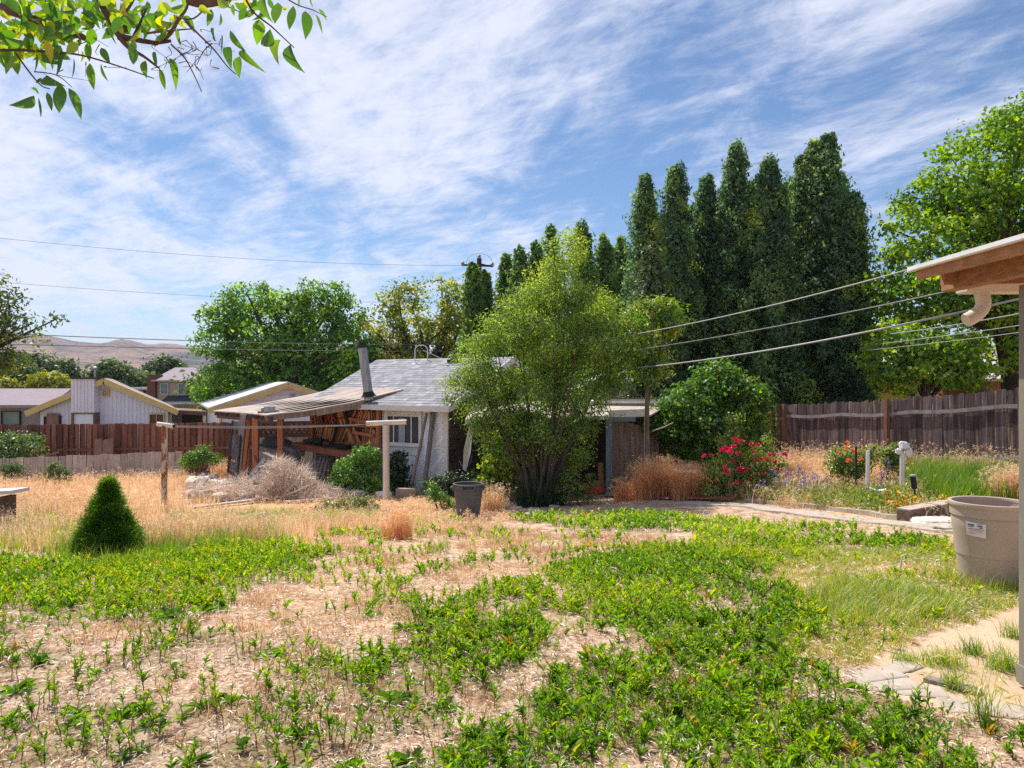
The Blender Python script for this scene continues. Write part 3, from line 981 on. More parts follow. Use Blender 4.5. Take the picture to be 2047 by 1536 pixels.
# --- low grey shed roofs between
D = 70.0
h3 = thing('outbuilding', (P(272, 850, D).x, D, -1.9), 'low grey flat roofed building left of the brick chimney', 'building')
m_ = MB(1); pbox(m_, 254, 779, 292, 860, D, 6); m_.build('wall', M['siding_grey'], h3)
m_ = MB(2); pbox(m_, 252, 774.5, 296, 779, D - .4, 7); m_.build('roof', M['roof_white'], h3)
m_ = MB(3); pbox(m_, 286, 781, 292, 800, D - .06, .05); m_.build('door', M['dark_brown'], h3)

# --- white gable garage, turned
C0 = P(438, 812, 32)
ua = R(25); U = Vector((math.cos(ua), math.sin(ua), 0)); Vv = Vector((-math.sin(ua), math.cos(ua), 0))
gz = -1.7
h4 = thing('garage', (C0.x, C0.y, gz), 'white sided gable garage with yellow trim and pale roof beyond the lean-to', 'garage')
Wd, Ln, ez, pz = 5.6, 9.0, .66, 1.60
m_ = MB(1)
o = Vector((C0.x, C0.y, 0))
m_.prism([o + Vector((0, 0, gz - .3)), o + U * Wd + Vector((0, 0, gz - .3)), o + U * Wd + Vector((0, 0, ez)), o + U * Wd / 2 + Vector((0, 0, pz - .1)), o + Vector((0, 0, ez))], Vv * Ln, t=.5)
for k in range(14):                                             # lap siding lines
    z = gz + .25 + k * .23
    half = Wd / 2 if z < ez else Wd / 2 * (pz - .1 - z) / (pz - .1 - ez)
    if half < .3: continue
    c = o + U * Wd / 2 - Vv * .012 + Vector((0, 0, z))
    m_.bar(c - U * half * .98, c + U * half * .98, .03, .035, t=.32)
m_.build('wall', M['lilac'], h4)
m_ = MB(2)
ov = .45
sl = (pz - ez) / (Wd / 2)
for sgn in (-1, 1):
    rid = o + U * Wd / 2 - Vv * .4 + Vector((0, 0, pz + .10))
    eav = o + U * (Wd / 2 + sgn * (Wd / 2 + ov)) - Vv * .4 + Vector((0, 0, pz + .10 - sl * (Wd / 2 + ov)))
    slab(m_, rid, eav, eav + Vv * (Ln + .8), rid + Vv * (Ln + .8), .08, t=.5)
m_.build('roof', M['roof_white'], h4)
m_ = MB(3)
for sgn in (-1, 1):
    rid = o + U * Wd / 2 - Vv * .42 + Vector((0, 0, pz - .06))
    eav = o + U * (Wd / 2 + sgn * (Wd / 2 + ov)) - Vv * .42 + Vector((0, 0, pz - .06 - sl * (Wd / 2 + ov)))
    m_.bar(rid, eav, .08, .22, t=.5)
m_.bar(o + Vector((0, 0, ez - .05)) - Vv * .05 + U * .06, o + Vector((0, 0, gz)) - Vv * .05 + U * .06, .12, .08, up=(1, 0, 0), t=.6)
m_.build('fascia', M['yellow_trim'], h4)
m_ = MB(4); c = o + U * (Wd / 2 + .25) - Vv * .06 + Vector((0, 0, pz - .55))
m_.bar(c - U * .09, c + U * .09, .06, .2); m_.build('vent', M['metal_grey'], h4)

# --- yellow house, right
D = 34.0
h5 = thing('house', (P(1745, 900, D).x, D, -1.3), 'yellow house with pale roof partly hidden behind the right trees', 'house')
m_ = MB(1); pbox(m_, 1690, 762, 1850, 905, D, 6, t=.5); m_.build('wall', M['yellow_wall'], h5)
m_ = MB(2); slab(m_, P(1670, 756, D - .7), P(1990, 752, D - .7), P(1990, 712, D + 3.4), P(1700, 720, D + 3.4), .15, t=.5); m_.build('roof', M['roof_white'], h5)
m_ = MB(3); pbox(m_, 1672, 756.5, 1850, 763, D - .72, .1); m_.build('fascia', M['yellow_trim'], h5)
window(1716, 783, 1738, 812, D, h5, M['yellow_trim'], M['pane_green'], 2.5)
D = 33
h6 = thing('shed', (P(2020, 900, D).x, D, -1.2), 'rust red shed glimpsed above the right end of the fence', 'shed')
m_ = MB(1); pbox(m_, 1975, 757, 2130, 905, D, 4); m_.build('wall', M['rust_red'], h6)
m_ = MB(2); slab(m_, P(1965, 757, D - .5), P(2140, 757, D - .5), P(2140, 742, D + 4), P(1965, 742, D + 4), .12); m_.build('roof', M['deck_tan'], h6)

# --- grey gable garage behind the open shed
D = 30.0
h7 = thing('garage', (P(1240, 900, D).x, D, -1.4), 'grey sided gable garage behind the open plank shed', 'garage')
m_ = MB(1); m_.prism(ppoly(D, (1120, 900), (1120, 800), (1222, 752), (1330, 800), (1330, 900)), (0, 7, 0), t=.5)
for k in range(1124, 1330, 9):
    top = 800 - (k - 1120) * 48 / 102 if k < 1222 else 752 + (k - 1222) * 48 / 108
    pbox(m_, k, top + 4, k + .8, 900, D - .02, .03, t=.2)
m_.build('wall', M['siding_grey'], h7)
m_ = MB(2)
for ex, ey in ((1104, 806), (1346, 806)):
    a, b_ = P(1222, 745, D - .5), P(ex, ey - 4, D - .5)
    slab(m_, a, b_, b_ + Vector((0, 8, 0)), a + Vector((0, 8, 0)), .14, t=.5)
m_.build('roof', M['roof_white'], h7)


# ================================================================== FENCES
def picket_fence(name, label, pts, hgt, pitch, width, mats, dog=True, gap_rows=False, seed=0, rail_z=(.3, 1.5), rails_front=True, sag=0.0, post_at=(), thick=.02, jit=.03):
    """pts: [(x, y, ztop)...] along the fence line"""
    f = thing(name, (pts[0][0], pts[0][1], pts[0][2] - hgt), label, 'fence')
    rr = random.Random(seed)
    pk_ = MB(seed)
    P3 = [Vector(p) for p in pts]
    seg = [(P3[i + 1] - P3[i]) for i in range(len(P3) - 1)]
    lens = [Vector((s.x, s.y, 0)).length for s in seg]
    tot = sum(lens)

    def at(s):
        for i, l in enumerate(lens):
            if s <= l or i == len(lens) - 1:
                return P3[i] + seg[i] * (s / l), Vector((seg[i].x, seg[i].y, 0)).normalized()
            s -= l
    s = 0; k = 0
    while s < tot:
        p, d_ = at(s)
        n_ = Vector((-d_.y, d_.x, 0))
        zt = p.z + rr.uniform(-jit, jit) - sag * math.sin(math.pi * ((s / 2.45) % 1)) * .5
        zb = min(p.z - hgt, g(p.x, p.y) - .05)
        off = 0
        if gap_rows: off = .05 if k % 2 else -.05
        c = Vector((p.x, p.y, 0)) + n_ * (off + rr.uniform(-.006, .006))
        wv = width * rr.uniform(.94, 1.03)
        lean = rr.uniform(-.012, .012)
        l, r_ = c - d_ * wv / 2, c + d_ * wv / 2
        le = d_ * lean
        if dog == 'round':
            prof = [l + Vector((0, 0, zb)), r_ + Vector((0, 0, zb)), r_ + le + Vector((0, 0, zt - .05)), r_ + le - d_ * wv * .12 + Vector((0, 0, zt - .015)), c + le + Vector((0, 0, zt)), l + le + d_ * wv * .12 + Vector((0, 0, zt - .015)), l + le + Vector((0, 0, zt - .05))]
        elif dog:
            prof = [l + Vector((0, 0, zb)), r_ + Vector((0, 0, zb)), r_ + le + Vector((0, 0, zt - .04)), r_ + le - d_ * .035 + Vector((0, 0, zt)), l + le + d_ * .035 + Vector((0, 0, zt)), l + le + Vector((0, 0, zt - .04))]
        else:
            prof = [l + Vector((0, 0, zb)), r_ + Vector((0, 0, zb)), r_ + le + Vector((0, 0, zt)), l + le + Vector((0, 0, zt))]
        pk_.prism(prof, n_ * thick)
        s += pitch * (.5 if gap_rows else 1) * rr.uniform(.985, 1.02); k += 1
    pk_.build('picket_panel', mats[0], f)
    for rz in rail_z:
        rl = MB(seed + 5)
        q = []
        n = max(2, int(tot / .6))
        for i in range(n + 1):
            p, d_ = at(tot * i / n)
            n_ = Vector((-d_.y, d_.x, 0))
            sg = sag * math.sin(math.pi * ((tot * i / n / 2.45) % 1))
            q.append(p + n_ * (-.045 if rails_front else .05) + Vector((0, 0, -hgt + rz - sg)))
        for i in range(n):
            rl.bar(q[i], q[i + 1] + (q[i + 1] - q[i]) * .002, .04, .085, t=.5)
        rl.build('rail', mats[1], f)
    for s in post_at:
        p, d_ = at(s)
        n_ = Vector((-d_.y, d_.x, 0))
        c = p + n_ * -.10
        po = MB(seed + 9); po.box((c.x, c.y, p.z - hgt / 2 - .02), (.10, .10, hgt + .06), rz=math.atan2(d_.y, d_.x)); po.build('post', mats[2], f)
    return f


a, b_, c = P(-700, 856, 26), P(0, 850, 26.5), P(665, 843, 27.5)
picket_fence('picket_fence', 'tall brown fence of spaced vertical boards along the left back', [(p.x, p.y, p.z) for p in (a, b_, c)], 1.95, .20, .135,
             (M['fence_brown'], M['fence_brown'], M['fence_brown']), dog=False, gap_rows=True, seed=11, rail_z=(.35, 1.05), rails_front=True, jit=.02)
a, b_, c = P(-500, 924, 24), P(0, 917, 24.3), P(357, 903, 24.8)
picket_fence('picket_fence', 'low peeling whitewashed fence in front of the brown board fence', [(p.x, p.y, p.z) for p in (a, b_, c)], .95, .215, .205,
             (M['fence_low'], M['fence_low'], M['fence_low']), dog=False, seed=12, rail_z=(.55,), rails_front=False, jit=.025)
pts = [(8.42, 23.0, .98), (9.52, 18.9, 1.22), (10.5, 15.5, 1.52), (11.5, 12.0, 1.62), (12.6, 8.0, 1.66)]
picket_fence('privacy_fence', 'weathered dark grey dog eared privacy fence along the right side', pts, 1.85, .148, .143,
             (M['fence_grey'], M['rail_grey'], M['post_brown']), dog='round', seed=13, rail_z=(.42, 1.50), sag=.05, post_at=(.02, 4.25, 7.9, 11.4))
f = thing('side_gate', (P(1545, 925, 23.2).x, 23.2, -1.0), 'brown board gate section left of the grey privacy fence', 'gate')
m_ = MB(3)
for k in range(9):
    x0 = 1492 + k * 6.6
    a = P(x0, 822 - rr_ if (rr_ := (k * 7) % 5) else 822, 23.3)
    m_.box((a.x, 23.3, (a.z - 1.0) / 2), (.092, .025, a.z + 1.0))
m_.build('board_panel', M['post_brown'], f)
m_ = MB(4); a = P(1559, 808, 23.05); m_.box((a.x, 23.05, (a.z - 1.0) / 2), (.26, .05, a.z + 1.0)); m_.build('post', M['post_brown'], f)

# ================================================================== WORK SHED
SO = Vector((-1.74, 20.0, 0)); SU = Vector((-.8615, .5078, 0)); SV = Vector((.5078, .8615, 0))


def S(a, b_, z):
    """shed frame: a along the front wall to the left, b into the shed, z up"""
    return SO + SU * a + SV * b_ + Vector((0, 0, z))


def sbox(mb, a0, a1, b0, b1, z0, z1, t=None):
    m = Matrix((SU, SV, Vector((0, 0, 1)))).transposed()
    mb.box(S((a0 + a1) / 2, (b0 + b1) / 2, (z0 + z1) / 2), (abs(a1 - a0), abs(b1 - b0), abs(z1 - z0)), t=t, m=m)


EZ, RZ, GZ0, SL, SD = 1.10, 2.36, -1.75, 4.92, 6.0
sh = thing('shed', tuple(SO + Vector((0, 0, g(SO.x, SO.y)))), 'white and brown weathered work shed with grey shingle roof and lumber rack wall', 'shed')
m_ = MB(1)
sbox(m_, 0.02, SL, .06, .14, GZ0, EZ - .05, t=.4)
m_.build('front_wall', M['white_paint'], sh)
m_ = MB(2)                                                       # vertical boards and trims, right of the window
for k in range(4): sbox(m_, .58 + k * .11, .685 + k * .11, .035, .06, GZ0, .90)
m_.build('boards', M['white_paint'], sh)
m_ = MB(3)                                                       # diagonal boards
for k in range(20):
    z0 = -1.85 + k * .155
    a0, a1 = .13, .57
    za, zb = z0 + .44 * 1.15, z0
    if za > .95: break
    m_.bar(S(a0, .045, min(za, .92)), S(a1, .045, zb), .028, .099, up=(0, 0, 1))
m_.build('diagonal_boards', M['white_paint'], sh)
m_ = MB(4)
sbox(m_, -.03, .12, .0, .06, GZ0, EZ - .06, t=.6); sbox(m_, .56, .60, .02, .06, .0, .92, t=.5)
sbox(m_, .12, 2.25, .01, .06, .93, 1.03, t=.35)
m_.build('corner_trim', M['white_trim'], sh)
wf = MB(5)
sbox(wf, .84, 2.12, -.02, .06, .80, .93); sbox(wf, .84, 2.12, -.05, .06, -.12, -.02); sbox(wf, .84, .93, -.02, .06, -.02, .80); sbox(wf, 2.02, 2.12, -.02, .06, -.02, .80)
sbox(wf, 1.18, 1.215, .0, .05, -.02, .80); sbox(wf, 1.80, 1.83, .0, .05, -.02, .80); sbox(wf, .93, 2.02, .005, .05, .70, .80, t=.6)
sbox(wf, .86, 2.10, .02, .06, -.36, -.14, t=.55)
wfo = wf.build('window', M['white_trim'], sh)
m_ = MB(6); sbox(m_, .93, 2.02, .02, .05, -.02, .70); m_.build('pane', M['pane_dark'], wfo)
m_ = MB(6); sbox(m_, 1.42, 1.64, .005, .018, -.02, .66); m_.build('curtain', M['pane_curtain'], wfo)
m_ = MB(7)
for k in range(9): sbox(m_, .95 + k * .125, 1.06 + k * .125, .03, .06, GZ0, -.38)
m_.build('lower_boards', M['white_paint'], sh)
# gable wall (right end), brown lap siding
m_ = MB(8)
sbox(m_, .03, .10, .02, SD - .05, GZ0, EZ - .08, t=.4)
for k in range(9):
    z = GZ0 + k * .31
    sbox(m_, .0, .035, .10, SD - .1, z + .012, z + .30)
tri = [S(.05, .02, EZ - .1), S(.05, SD - .02, EZ - .1), S(.05, SD / 2, RZ - .12)]
m_.prism(tri, SU * .05, t=.45)
m_.build('gable_wall', M['siding_brown'], sh)
m_ = MB(9)
for k in range(16):
    b0 = .25 + k * .35
    zt = EZ + (RZ - EZ) * (1 - abs(b0 - 3) / 3) - .22
    if zt > EZ: sbox(m_, .0, .03, b0, b0 + .33, EZ - .08, zt)
m_.build('gable_boards', M['siding_grey'], sh)
m_ = MB(10); sbox(m_, .1, SL, SD - .12, SD - .02, GZ0, EZ - .1); sbox(m_, SL - .08, SL, .1, SD - .1, GZ0, EZ - .1)
m_.prism([S(SL - .03, .05, EZ - .12), S(SL - .03, SD - .05, EZ - .12), S(SL - .03, SD / 2, RZ - .14)], SU * .02)
m_.build('back_wall', M['corrugated'], sh)
# shingle roof
m_ = MB(12)
sl = (RZ - EZ) / 3.0
for side in (0, 1):
    rows = 22
    b_lo = -.34
    for r_ in range(rows):
        f0, f1 = r_ / rows, (r_ + 1.12) / rows
        x = -.32 - m_.rng.uniform(0, .1)
        while x < SL + .05:
            wd_ = m_.rng.uniform(.14, .34)
            x2 = min(x + wd_, SL + .08)
            zoff = .010 + m_.rng.uniform(0, .008)
            q = []
            for (aa, ff, up) in ((x, f0, zoff), (x2 - .008, f0, zoff), (x2 - .008, f1, .004), (x, f1, .004)):
                bb = b_lo + (3.0 - b_lo) * min(ff, 1)
                zz_ = EZ + sl * bb + up
                q.append(S(max(aa, -.32), bb if side == 0 else 6.0 - bb, zz_ + .05))
            if side: q = [q[1], q[0], q[3], q[2]]
            slab(m_, q[0], q[1], q[2], q[3], .014)
            x = x2
m_.build('shingles', M['shingle'], sh)
m_ = MB(13)
for side in (0, 1):
    q = [S(-.30, -.32 if side == 0 else 6.32, EZ + sl * -.32), S(SL + .06, -.32 if side == 0 else 6.32, EZ + sl * -.32), S(SL + .06, 3, RZ), S(-.30, 3, RZ)]
    if side: q = [q[1], q[0], q[3], q[2]]
    slab(m_, *q, .05, t=.5)
m_.build('roof_deck', M['white_trim'], sh)
m_ = MB(14)
m_.bar(S(-.32, -.345, EZ - .16), S(2.3, -.345, EZ - .145), .03, .15, t=.5)
m_.bar(S(-.32, -.345, EZ - .15), S(-.32, 3, RZ - .03), .03, .17, t=.6); m_.bar(S(-.32, 3, RZ - .03), S(-.32, 6.3, EZ - .15), .03, .17, t=.55)
m_.bar(S(2.3, -.345, EZ - .145), S(SL + .06, -.345, EZ - .16), .03, .14, t=.3)
m_.build('fascia', M['white_trim'], sh)
m_ = MB(15); sbox(m_, -.3, SL, -.30, .06, EZ - .17, EZ - .12, t=.3); m_.build('soffit', M['siding_brown'], sh)
# ridge vent box, conduit loop
pa = S(1.72, 2.66, RZ - .02); pb = S(1.40, 2.66, RZ + .0)
m_ = MB(16); m_.tube([pa, pb], [.085, .085], 8); m_.box(pa + Vector((-.03, 0, -.03)), (.16, .16, .09), rz=R(30)); m_.build('roof_vent', M['metal_dark'], sh)
c0 = S(2.95, 2.75, RZ - .06)
m_ = MB(17)
arc = [c0 + Vector((.20 * math.cos(t), 0, .38 + .16 * math.sin(t))) for t in np.linspace(math.pi, 0, 10)]
m_.tube([c0 + Vector((-.2, 0, -.1))] + arc + [c0 + Vector((.20, 0, .02))], .016, 6, t=.5)
m_.build('conduit_loop', M['white_plastic'], sh)
m_ = MB(18); m_.lathe(tuple(c0 + Vector((-.2, 0, -.12))), [(.13, 0), (.12, .05), (.05, .10), (.02, .10)], 12); m_.build('flashing', M['white_roof_edge'], sh)
# stovepipe through the lean-to roof, tilted
p0, p1 = P(738, 800, 21.0), P(723, 686, 20.9)
sp_ = thing('stovepipe', tuple(p0), 'tall grey stovepipe with sooty top leaning out of the lean-to roof', 'chimney pipe')
m_ = MB(19); m_.tube([p0, p0.lerp(p1, .5), p1], [.135, .13, .125], 16); m_.build('pipe', M['metal_grey'], sp_, smooth=True)
m_ = MB(20); q = p0.lerp(p1, .915); m_.tube([q, p1 + (p1 - q) * .05], [.134, .131], 16, caps=False); m_.tube([p1 + (p1 - q) * .02, q], [.11, .11], 12, caps=False); m_.build('sooty_collar', M['metal_dark'], sp_, smooth=True)
m_ = MB(21); q = p0.lerp(p1, .10); m_.tube([p0.lerp(p1, .06), q, p0.lerp(p1, .15)], [.22, .17, .138], 14, caps=False); m_.build('flashing', M['metal_dark'], sp_, smooth=True)

# lumber rack, bench on the left part of the front wall
rk = thing('lumber_rack', tuple(S(3.5, 0, -.1)), 'red brown lumber rack crammed with upright and slanted scrap sticks on the shed wall', 'rack')
m_ = MB(31); sbox(m_, 2.28, 4.90, .0, .055, -.12, .93, t=.3); m_.build('backing', M['dark_brown'], rk)
m_ = MB(32)
rr = random.Random(5)
mats_s = []
groups_s = [(2.34, 2.95, 0.10), (2.95, 3.45, -.42), (3.45, 4.05, .38), (4.05, 4.86, .22)]
for z0, z1 in ((.42, .88), (-.10, .38)):
    for a0, a1, ln in groups_s:
        if z0 < 0: ln = -ln * 1.1
        a = a0
        while a < a1 - .03:
            wdt = rr.choice((.03, .04, .055))
            top = z1 - rr.uniform(0, .10)
            dl = ln * (z1 - z0)
            al, ah = a, min(max(a + dl, 2.33), 4.86)
            m_.bar(S(al, -.03 - rr.uniform(0, .05), z0), S(ah, -.03 - rr.uniform(0, .05), top), wdt, .03, up=tuple(SV))
            a += wdt + rr.uniform(.004, .05)
m_.build('sticks', M['scrap_sticks'], rk)
m_ = MB(33)
for z in (.40, -.11): sbox(m_, 2.28, 4.88, -.10, -.0, z - .03, z + .02)
sbox(m_, 2.26, 2.36, -.11, .0, -.55, .95); sbox(m_, 4.82, 4.92, -.11, .0, -.2, .93); sbox(m_, 2.28, 4.9, -.1, .0, .88, .96)
m_.bar(S(2.4, -.12, .50), S(3.35, -.12, .60), .05, .09); m_.bar(S(2.45, -.12, .14), S(3.2, -.12, .22), .05, .09)
m_.build('shelf', M['wood_orange'], rk)
cb = MB(34)
cb.tube([S(4.42, -.12, .36), S(4.25, -.13, .52), S(4.1, -.13, .66), S(3.98, -.13, .62), S(3.85, -.13, .56), S(3.75, -.13, .60), S(3.62, -.13, .59), S(3.60, -.13, .66)], .016, 6)
tag(cb.build('red_cord', M['red_cable'], loc=tuple(S(4, -.12, .55))), 'bright red cord hanging over the sticks of the lumber rack', 'cord')
cb = MB(35)
q = [S(4.62 + .17 * math.cos(t) + .02 * k, -.13, .62 + .20 * math.sin(t)) for k, t in enumerate(np.linspace(0, 4 * math.pi, 26) * .9)]
q = [S(4.62 + (.16 + .01 * (k % 5)) * math.cos(t), -.13, .64 + .19 * math.sin(t)) for k, t in enumerate(np.linspace(0, 12, 30))]
cb.tube(q, .012, 5)
tag(cb.build('wire_coil', M['wire_dark'], loc=tuple(S(4.6, -.12, .6))), 'dark coil of wire hung at the left end of the lumber rack', 'wire')
bn = thing('workbench', tuple(S(3.5, -.4, -1.4)), 'long dark red brown workbench shelf below the lumber rack', 'workbench')
m_ = MB(36); m_.bar(S(2.2, -.40, -.36), S(5.05, -.40, -.14), .62, .07, t=.4); m_.build('top', M['wood_red'], bn)
m_ = MB(37); m_.bar(S(2.2, -.72, -.42), S(5.05, -.72, -.20), .05, .17, t=.6); m_.build('apron', M['wood_red'], bn)
for a in (2.35, 3.5, 4.85):
    m_ = MB(38); m_.bar(S(a, -.62, -1.5), S(a, -.62, -.40 + (a - 2.2) * .077), .09, .09); m_.build('leg', M['wood_dark'], bn)
m_ = MB(39); m_.bar(S(3.0, -.62, -.40), S(3.45, -.1, -.95), .08, .08); m_.build('brace', M['wood_dark'], bn)
jk = random.Random(9)
for k, (a, w_, h_) in enumerate(((4.6, .35, .10), (4.25, .3, .16), (3.9, .22, .12), (3.3, .4, .09))):
    m_ = MB(40 + k)
    zb = -.36 + (a - 2.2) * .077 + .04
    m_.bar(S(a - w_ / 2, -.4, zb + h_ / 2), S(a + w_ / 2, -.42, zb + h_ / 2 + .02), .22, h_)
    m_.bar(S(a - w_ / 3, -.55, zb + .02), S(a + w_ / 2, -.3, zb + h_ + .05), .04, .04)
    tag(m_.build('tool_scrap', M['metal_dark'] if k % 2 else M['wood_dark'], loc=tuple(S(a, -.4, zb))),
        ('low dark scrap of gear lying at the far left end of the workbench', 'taller black tool box near the left end of the workbench', 'small dark block between other scraps on the workbench', 'flat black slab lying at the middle of the workbench')[k], 'tool', 'gear on the workbench')
# corrugated sheets below the bench
m_ = MB(45)
for k in range(34):
    a = 2.3 + k * .078
    m_.bar(S(a, .02 - (.02 if k % 2 else 0), GZ0), S(a, .02 - (.02 if k % 2 else 0), -.14), .05, .03, up=tuple(SV), t=.35 + .3 * (k % 2))
m_.build('corrugated_sheet', M['corrugated'], sh)

# poles leaning on the shed front
for k, (pt, pb_, r_, lab) in enumerate((((853, 826), (823, 968), .045, 'thin grey pole leaning left against the white shed wall'), ((866, 824), (848, 972), .07, 'thicker grey log pole leaning beside the thin one on the shed wall'))):
    tp = P(pt[0], pt[1], 20.22); bt = P(pb_[0], pb_[1], 19.9)
    m_ = MB(50 + k); m_.tube([bt, bt.lerp(tp, .5) + Vector((.012, 0, 0)), tp], [r_, r_ * .95, r_ * .85], 8)
    tag(m_.build('leaning_pole', M['wood_grey'], loc=tuple(bt), smooth=True), lab, 'pole', 'poles leaning on the shed')
wb = MB(53); wb.prism([P(941, 838, 19.4), P(947, 838, 19.4), P(941, 905, 19.3), P(931, 943, 19.3), P(925, 938, 19.3), P(927, 900, 19.3)], (0, .03, 0))
tag(wb.build('hanging_board', M['white_trim'], loc=tuple(P(935, 890, 19.4))), 'pointed white board hanging beside the dark shed doorway', 'board')

# ================================================================== LEAN-TO
A_, B_ = P(531, 830, 20.2), P(427, 821, 24.0)
C_, D_ = S(1.95, .62, 1.46), S(4.35, .75, 1.52)
lt = thing('lean_to', (A_.x, A_.y, -1.4), 'sagging lean-to roof on orange posts built off the left of the work shed', 'lean-to')


def lean(u, v):
    """u: 0 low edge .. 1 on the shed roof; v: 0 near .. 1 far"""
    p = (A_.lerp(B_, v)).lerp(C_.lerp(D_, v), u)
    return p + Vector((0, 0, -.10 * math.sin(math.pi * u) * (1 - .4 * v) + .008 * math.sin(u * 17 + v * 5)))


rs = MB(60)
nu, nv = 26, 9
for i in range(nu):
    for j in range(nv):
        u0, u1, v0, v1 = i / nu, (i + 1) / nu, j / nv, (j + 1) / nv
        lift = .004 * (j % 2) + rs.rng.uniform(0, .001)
        q = [lean(u0, v0), lean(u1, v0), lean(u1, v1 + .02), lean(u0, v1 + .02)]
        slab(rs, *[k + Vector((0, 0, lift)) for k in q], .03, t=.5 + .3 * math.sin(j * 2.3 + (i // 9)))
rs.build('roof', M['deck_tan'], lt)
m_ = MB(61)
for i in range(14):
    m_.bar(lean(i / 14, .015) - Vector((0, 0, .10)), lean((i + 1.01) / 14, .015) - Vector((0, 0, .10)), .05, .15, t=.3 + .4 * ((i // 5) % 2))
for i in range(5, 10): m_.bar(lean(i / 14, .0) - Vector((0, .03, .12)), lean((i + 1.01) / 14, .0) - Vector((0, .03, .12)), .04, .17, t=.6)
m_.build('edge_beam', M['plank_weathered'], lt)
m_ = MB(62); m_.bar(lean(.035, -.01) - Vector((0, 0, .16)), lean(.03, .98) - Vector((0, 0, .16)), .10, .16); m_.build('plate_beam', M['wood_dark'], lt)
m_ = MB(63)
for k in range(9):
    v_ = .05 + k * .11
    m_.bar(lean(-.012, v_) - Vector((0, 0, .085)), lean(.85, v_) - Vector((0, 0, .09)), .06, .10)
m_.build('rafters', M['wood_dark'], lt)
for k, (px, dd, py, wd_) in enumerate(((511, 21.0, 836, .165), (561, 20.9, 838, .150))):
    p = P(px, py, dd)
    m_ = MB(64 + k); m_.bar((p.x, dd, g(p.x, dd) - .1), p, wd_, .14, up=(0, 1, 0), t=.55); m_.build('post', M['wood_orange'], lt)
m_ = MB(66); m_.bar(P(516, 835, 20.93), P(556, 832, 20.9), .07, .19, t=.5); m_.bar(P(516, 826, 20.9), P(556, 824, 20.85), .07, .10, t=.4); m_.build('header', M['wood_honey'], lt)
m_ = MB(67); a = P(556, 822, 20.7); b_ = P(556, 838, 20.7); m_.bar(b_, a, .06, .05, up=(0, 1, 0)); m_.build('cleat', M['wood_pale'], lt)
for pt, pb_, dd, wd_, mt in (((487, 828), (474, 942), 21.3, .17, 'wood_grey'), ((499, 838), (484, 945), 21.8, .10, 'wood_orange'), ((505, 842), (497, 945), 22.0, .07, 'wood_red')):
    t_, q = P(pt[0], pt[1], dd), P(pb_[0], pb_[1], dd)
    m_ = MB(68); m_.bar(q - Vector((0, 0, .4)), t_, wd_, .10, up=(0, 1, 0)); m_.build('prop', M[mt], lt)
# flat vent box on the roof
p = P(533, 816, 20.9)
m_ = MB(70); m_.box(lean(.10, .17) + Vector((0, 0, .09)), (.28, .28, .16), rz=.2); m_.tube([lean(.07, .18) + Vector((-.1, 0, .08)), lean(.09, .18) + Vector((-.08, 0, .10))], .05, 8)
tag(m_.build('vent_box', M['metal_grey'], loc=tuple(lean(.10, .17))), 'small grey ribbed box sitting on the lean-to roof', 'box')
# shingled pallet leaning at the left
pl = thing('pallet_panel', tuple(P(468, 940, 20.6)), 'tall leaning panel of grey shingle squares at the left of the lean-to', 'panel')
ta, tb, ba, bb = P(466, 842, 21.3), P(484, 842, 21.5), P(456, 948, 20.5), P(474, 952, 20.7)
m_ = MB(71); m_.bar(ba, ta, .05, .08, up=(0, 1, 0)); m_.bar(bb, tb, .05, .08, up=(0, 1, 0)); m_.build('rail', M['wood_dark'], pl)
for k in range(12):
    f0 = k / 12
    if k in (3, 9): continue
    for s_ in range(2):
        m_ = MB(72 + 2 * k + s_)
        x0, x1 = s_ / 2 + .02, (s_ + 1) / 2 - .02
        q = [ba.lerp(ta, f0).lerp(bb.lerp(tb, f0), x0), ba.lerp(ta, f0).lerp(bb.lerp(tb, f0), x1), ba.lerp(ta, f0 + .078).lerp(bb.lerp(tb, f0 + .078), x1), ba.lerp(ta, f0 + .078).lerp(bb.lerp(tb, f0 + .078), x0)]
        m_.prism([k_ + Vector((0, -.05, 0)) for k_ in q], (0, .02, 0))
        m_.build('shingle', M['wood_grey'], pl)

# lattice and pale board fence under the lean-to
lf = thing('lattice_screen', tuple(P(600, 900, 25.5)), 'dark brown diagonal lattice topped screen behind the lean-to posts', 'lattice')
m_ = MB(73)
x0, x1, y0, y1 = 480, 655, 847, 870
n = 17
for k in range(n):
    c = x0 + (x1 - x0) * (k + .5) / n
    m_.bar(P(c - 11, y1, 25.3), P(c + 11, y0, 25.3), .045, .012, up=(0, 1, 0)); m_.bar(P(c + 11, y1, 25.33), P(c - 11, y0, 25.33), .045, .012, up=(0, 1, 0))
m_.build('lattice', M['dark_brown'], lf)
m_ = MB(74); m_.bar(P(x0, 846, 25.3), P(x1, 844, 25.3), .07, .09); m_.bar(P(x0, 871, 25.3), P(x1, 869, 25.3), .07, .14)
for px in (482, 655): m_.bar(P(px, 955, 25.3), P(px, 842, 25.3), .1, .1, up=(0, 1, 0))
m_.build('frame', M['dark_brown'], lf)
m_ = MB(75)
for k in range(32):
    px = 484 + k * 5.4
    m_.bar(P(px, 955, 25.38), P(px, 872, 25.38), .078, .03, up=(0, 1, 0))
m_.build('boards', M['corrugated'], lf)

# clutter under the lean-to
def board(name, a, b_, w_, h_, mat, label, cat='plank', group=None, up=(0, 0, 1), seed=0):
    m_ = MB(seed); m_.bar(a, b_, w_, h_, up=up, t=.5)
    return tag(m_.build(name, M[mat], loc=tuple((Vector(a) + Vector(b_)) / 2)), label, cat, group)


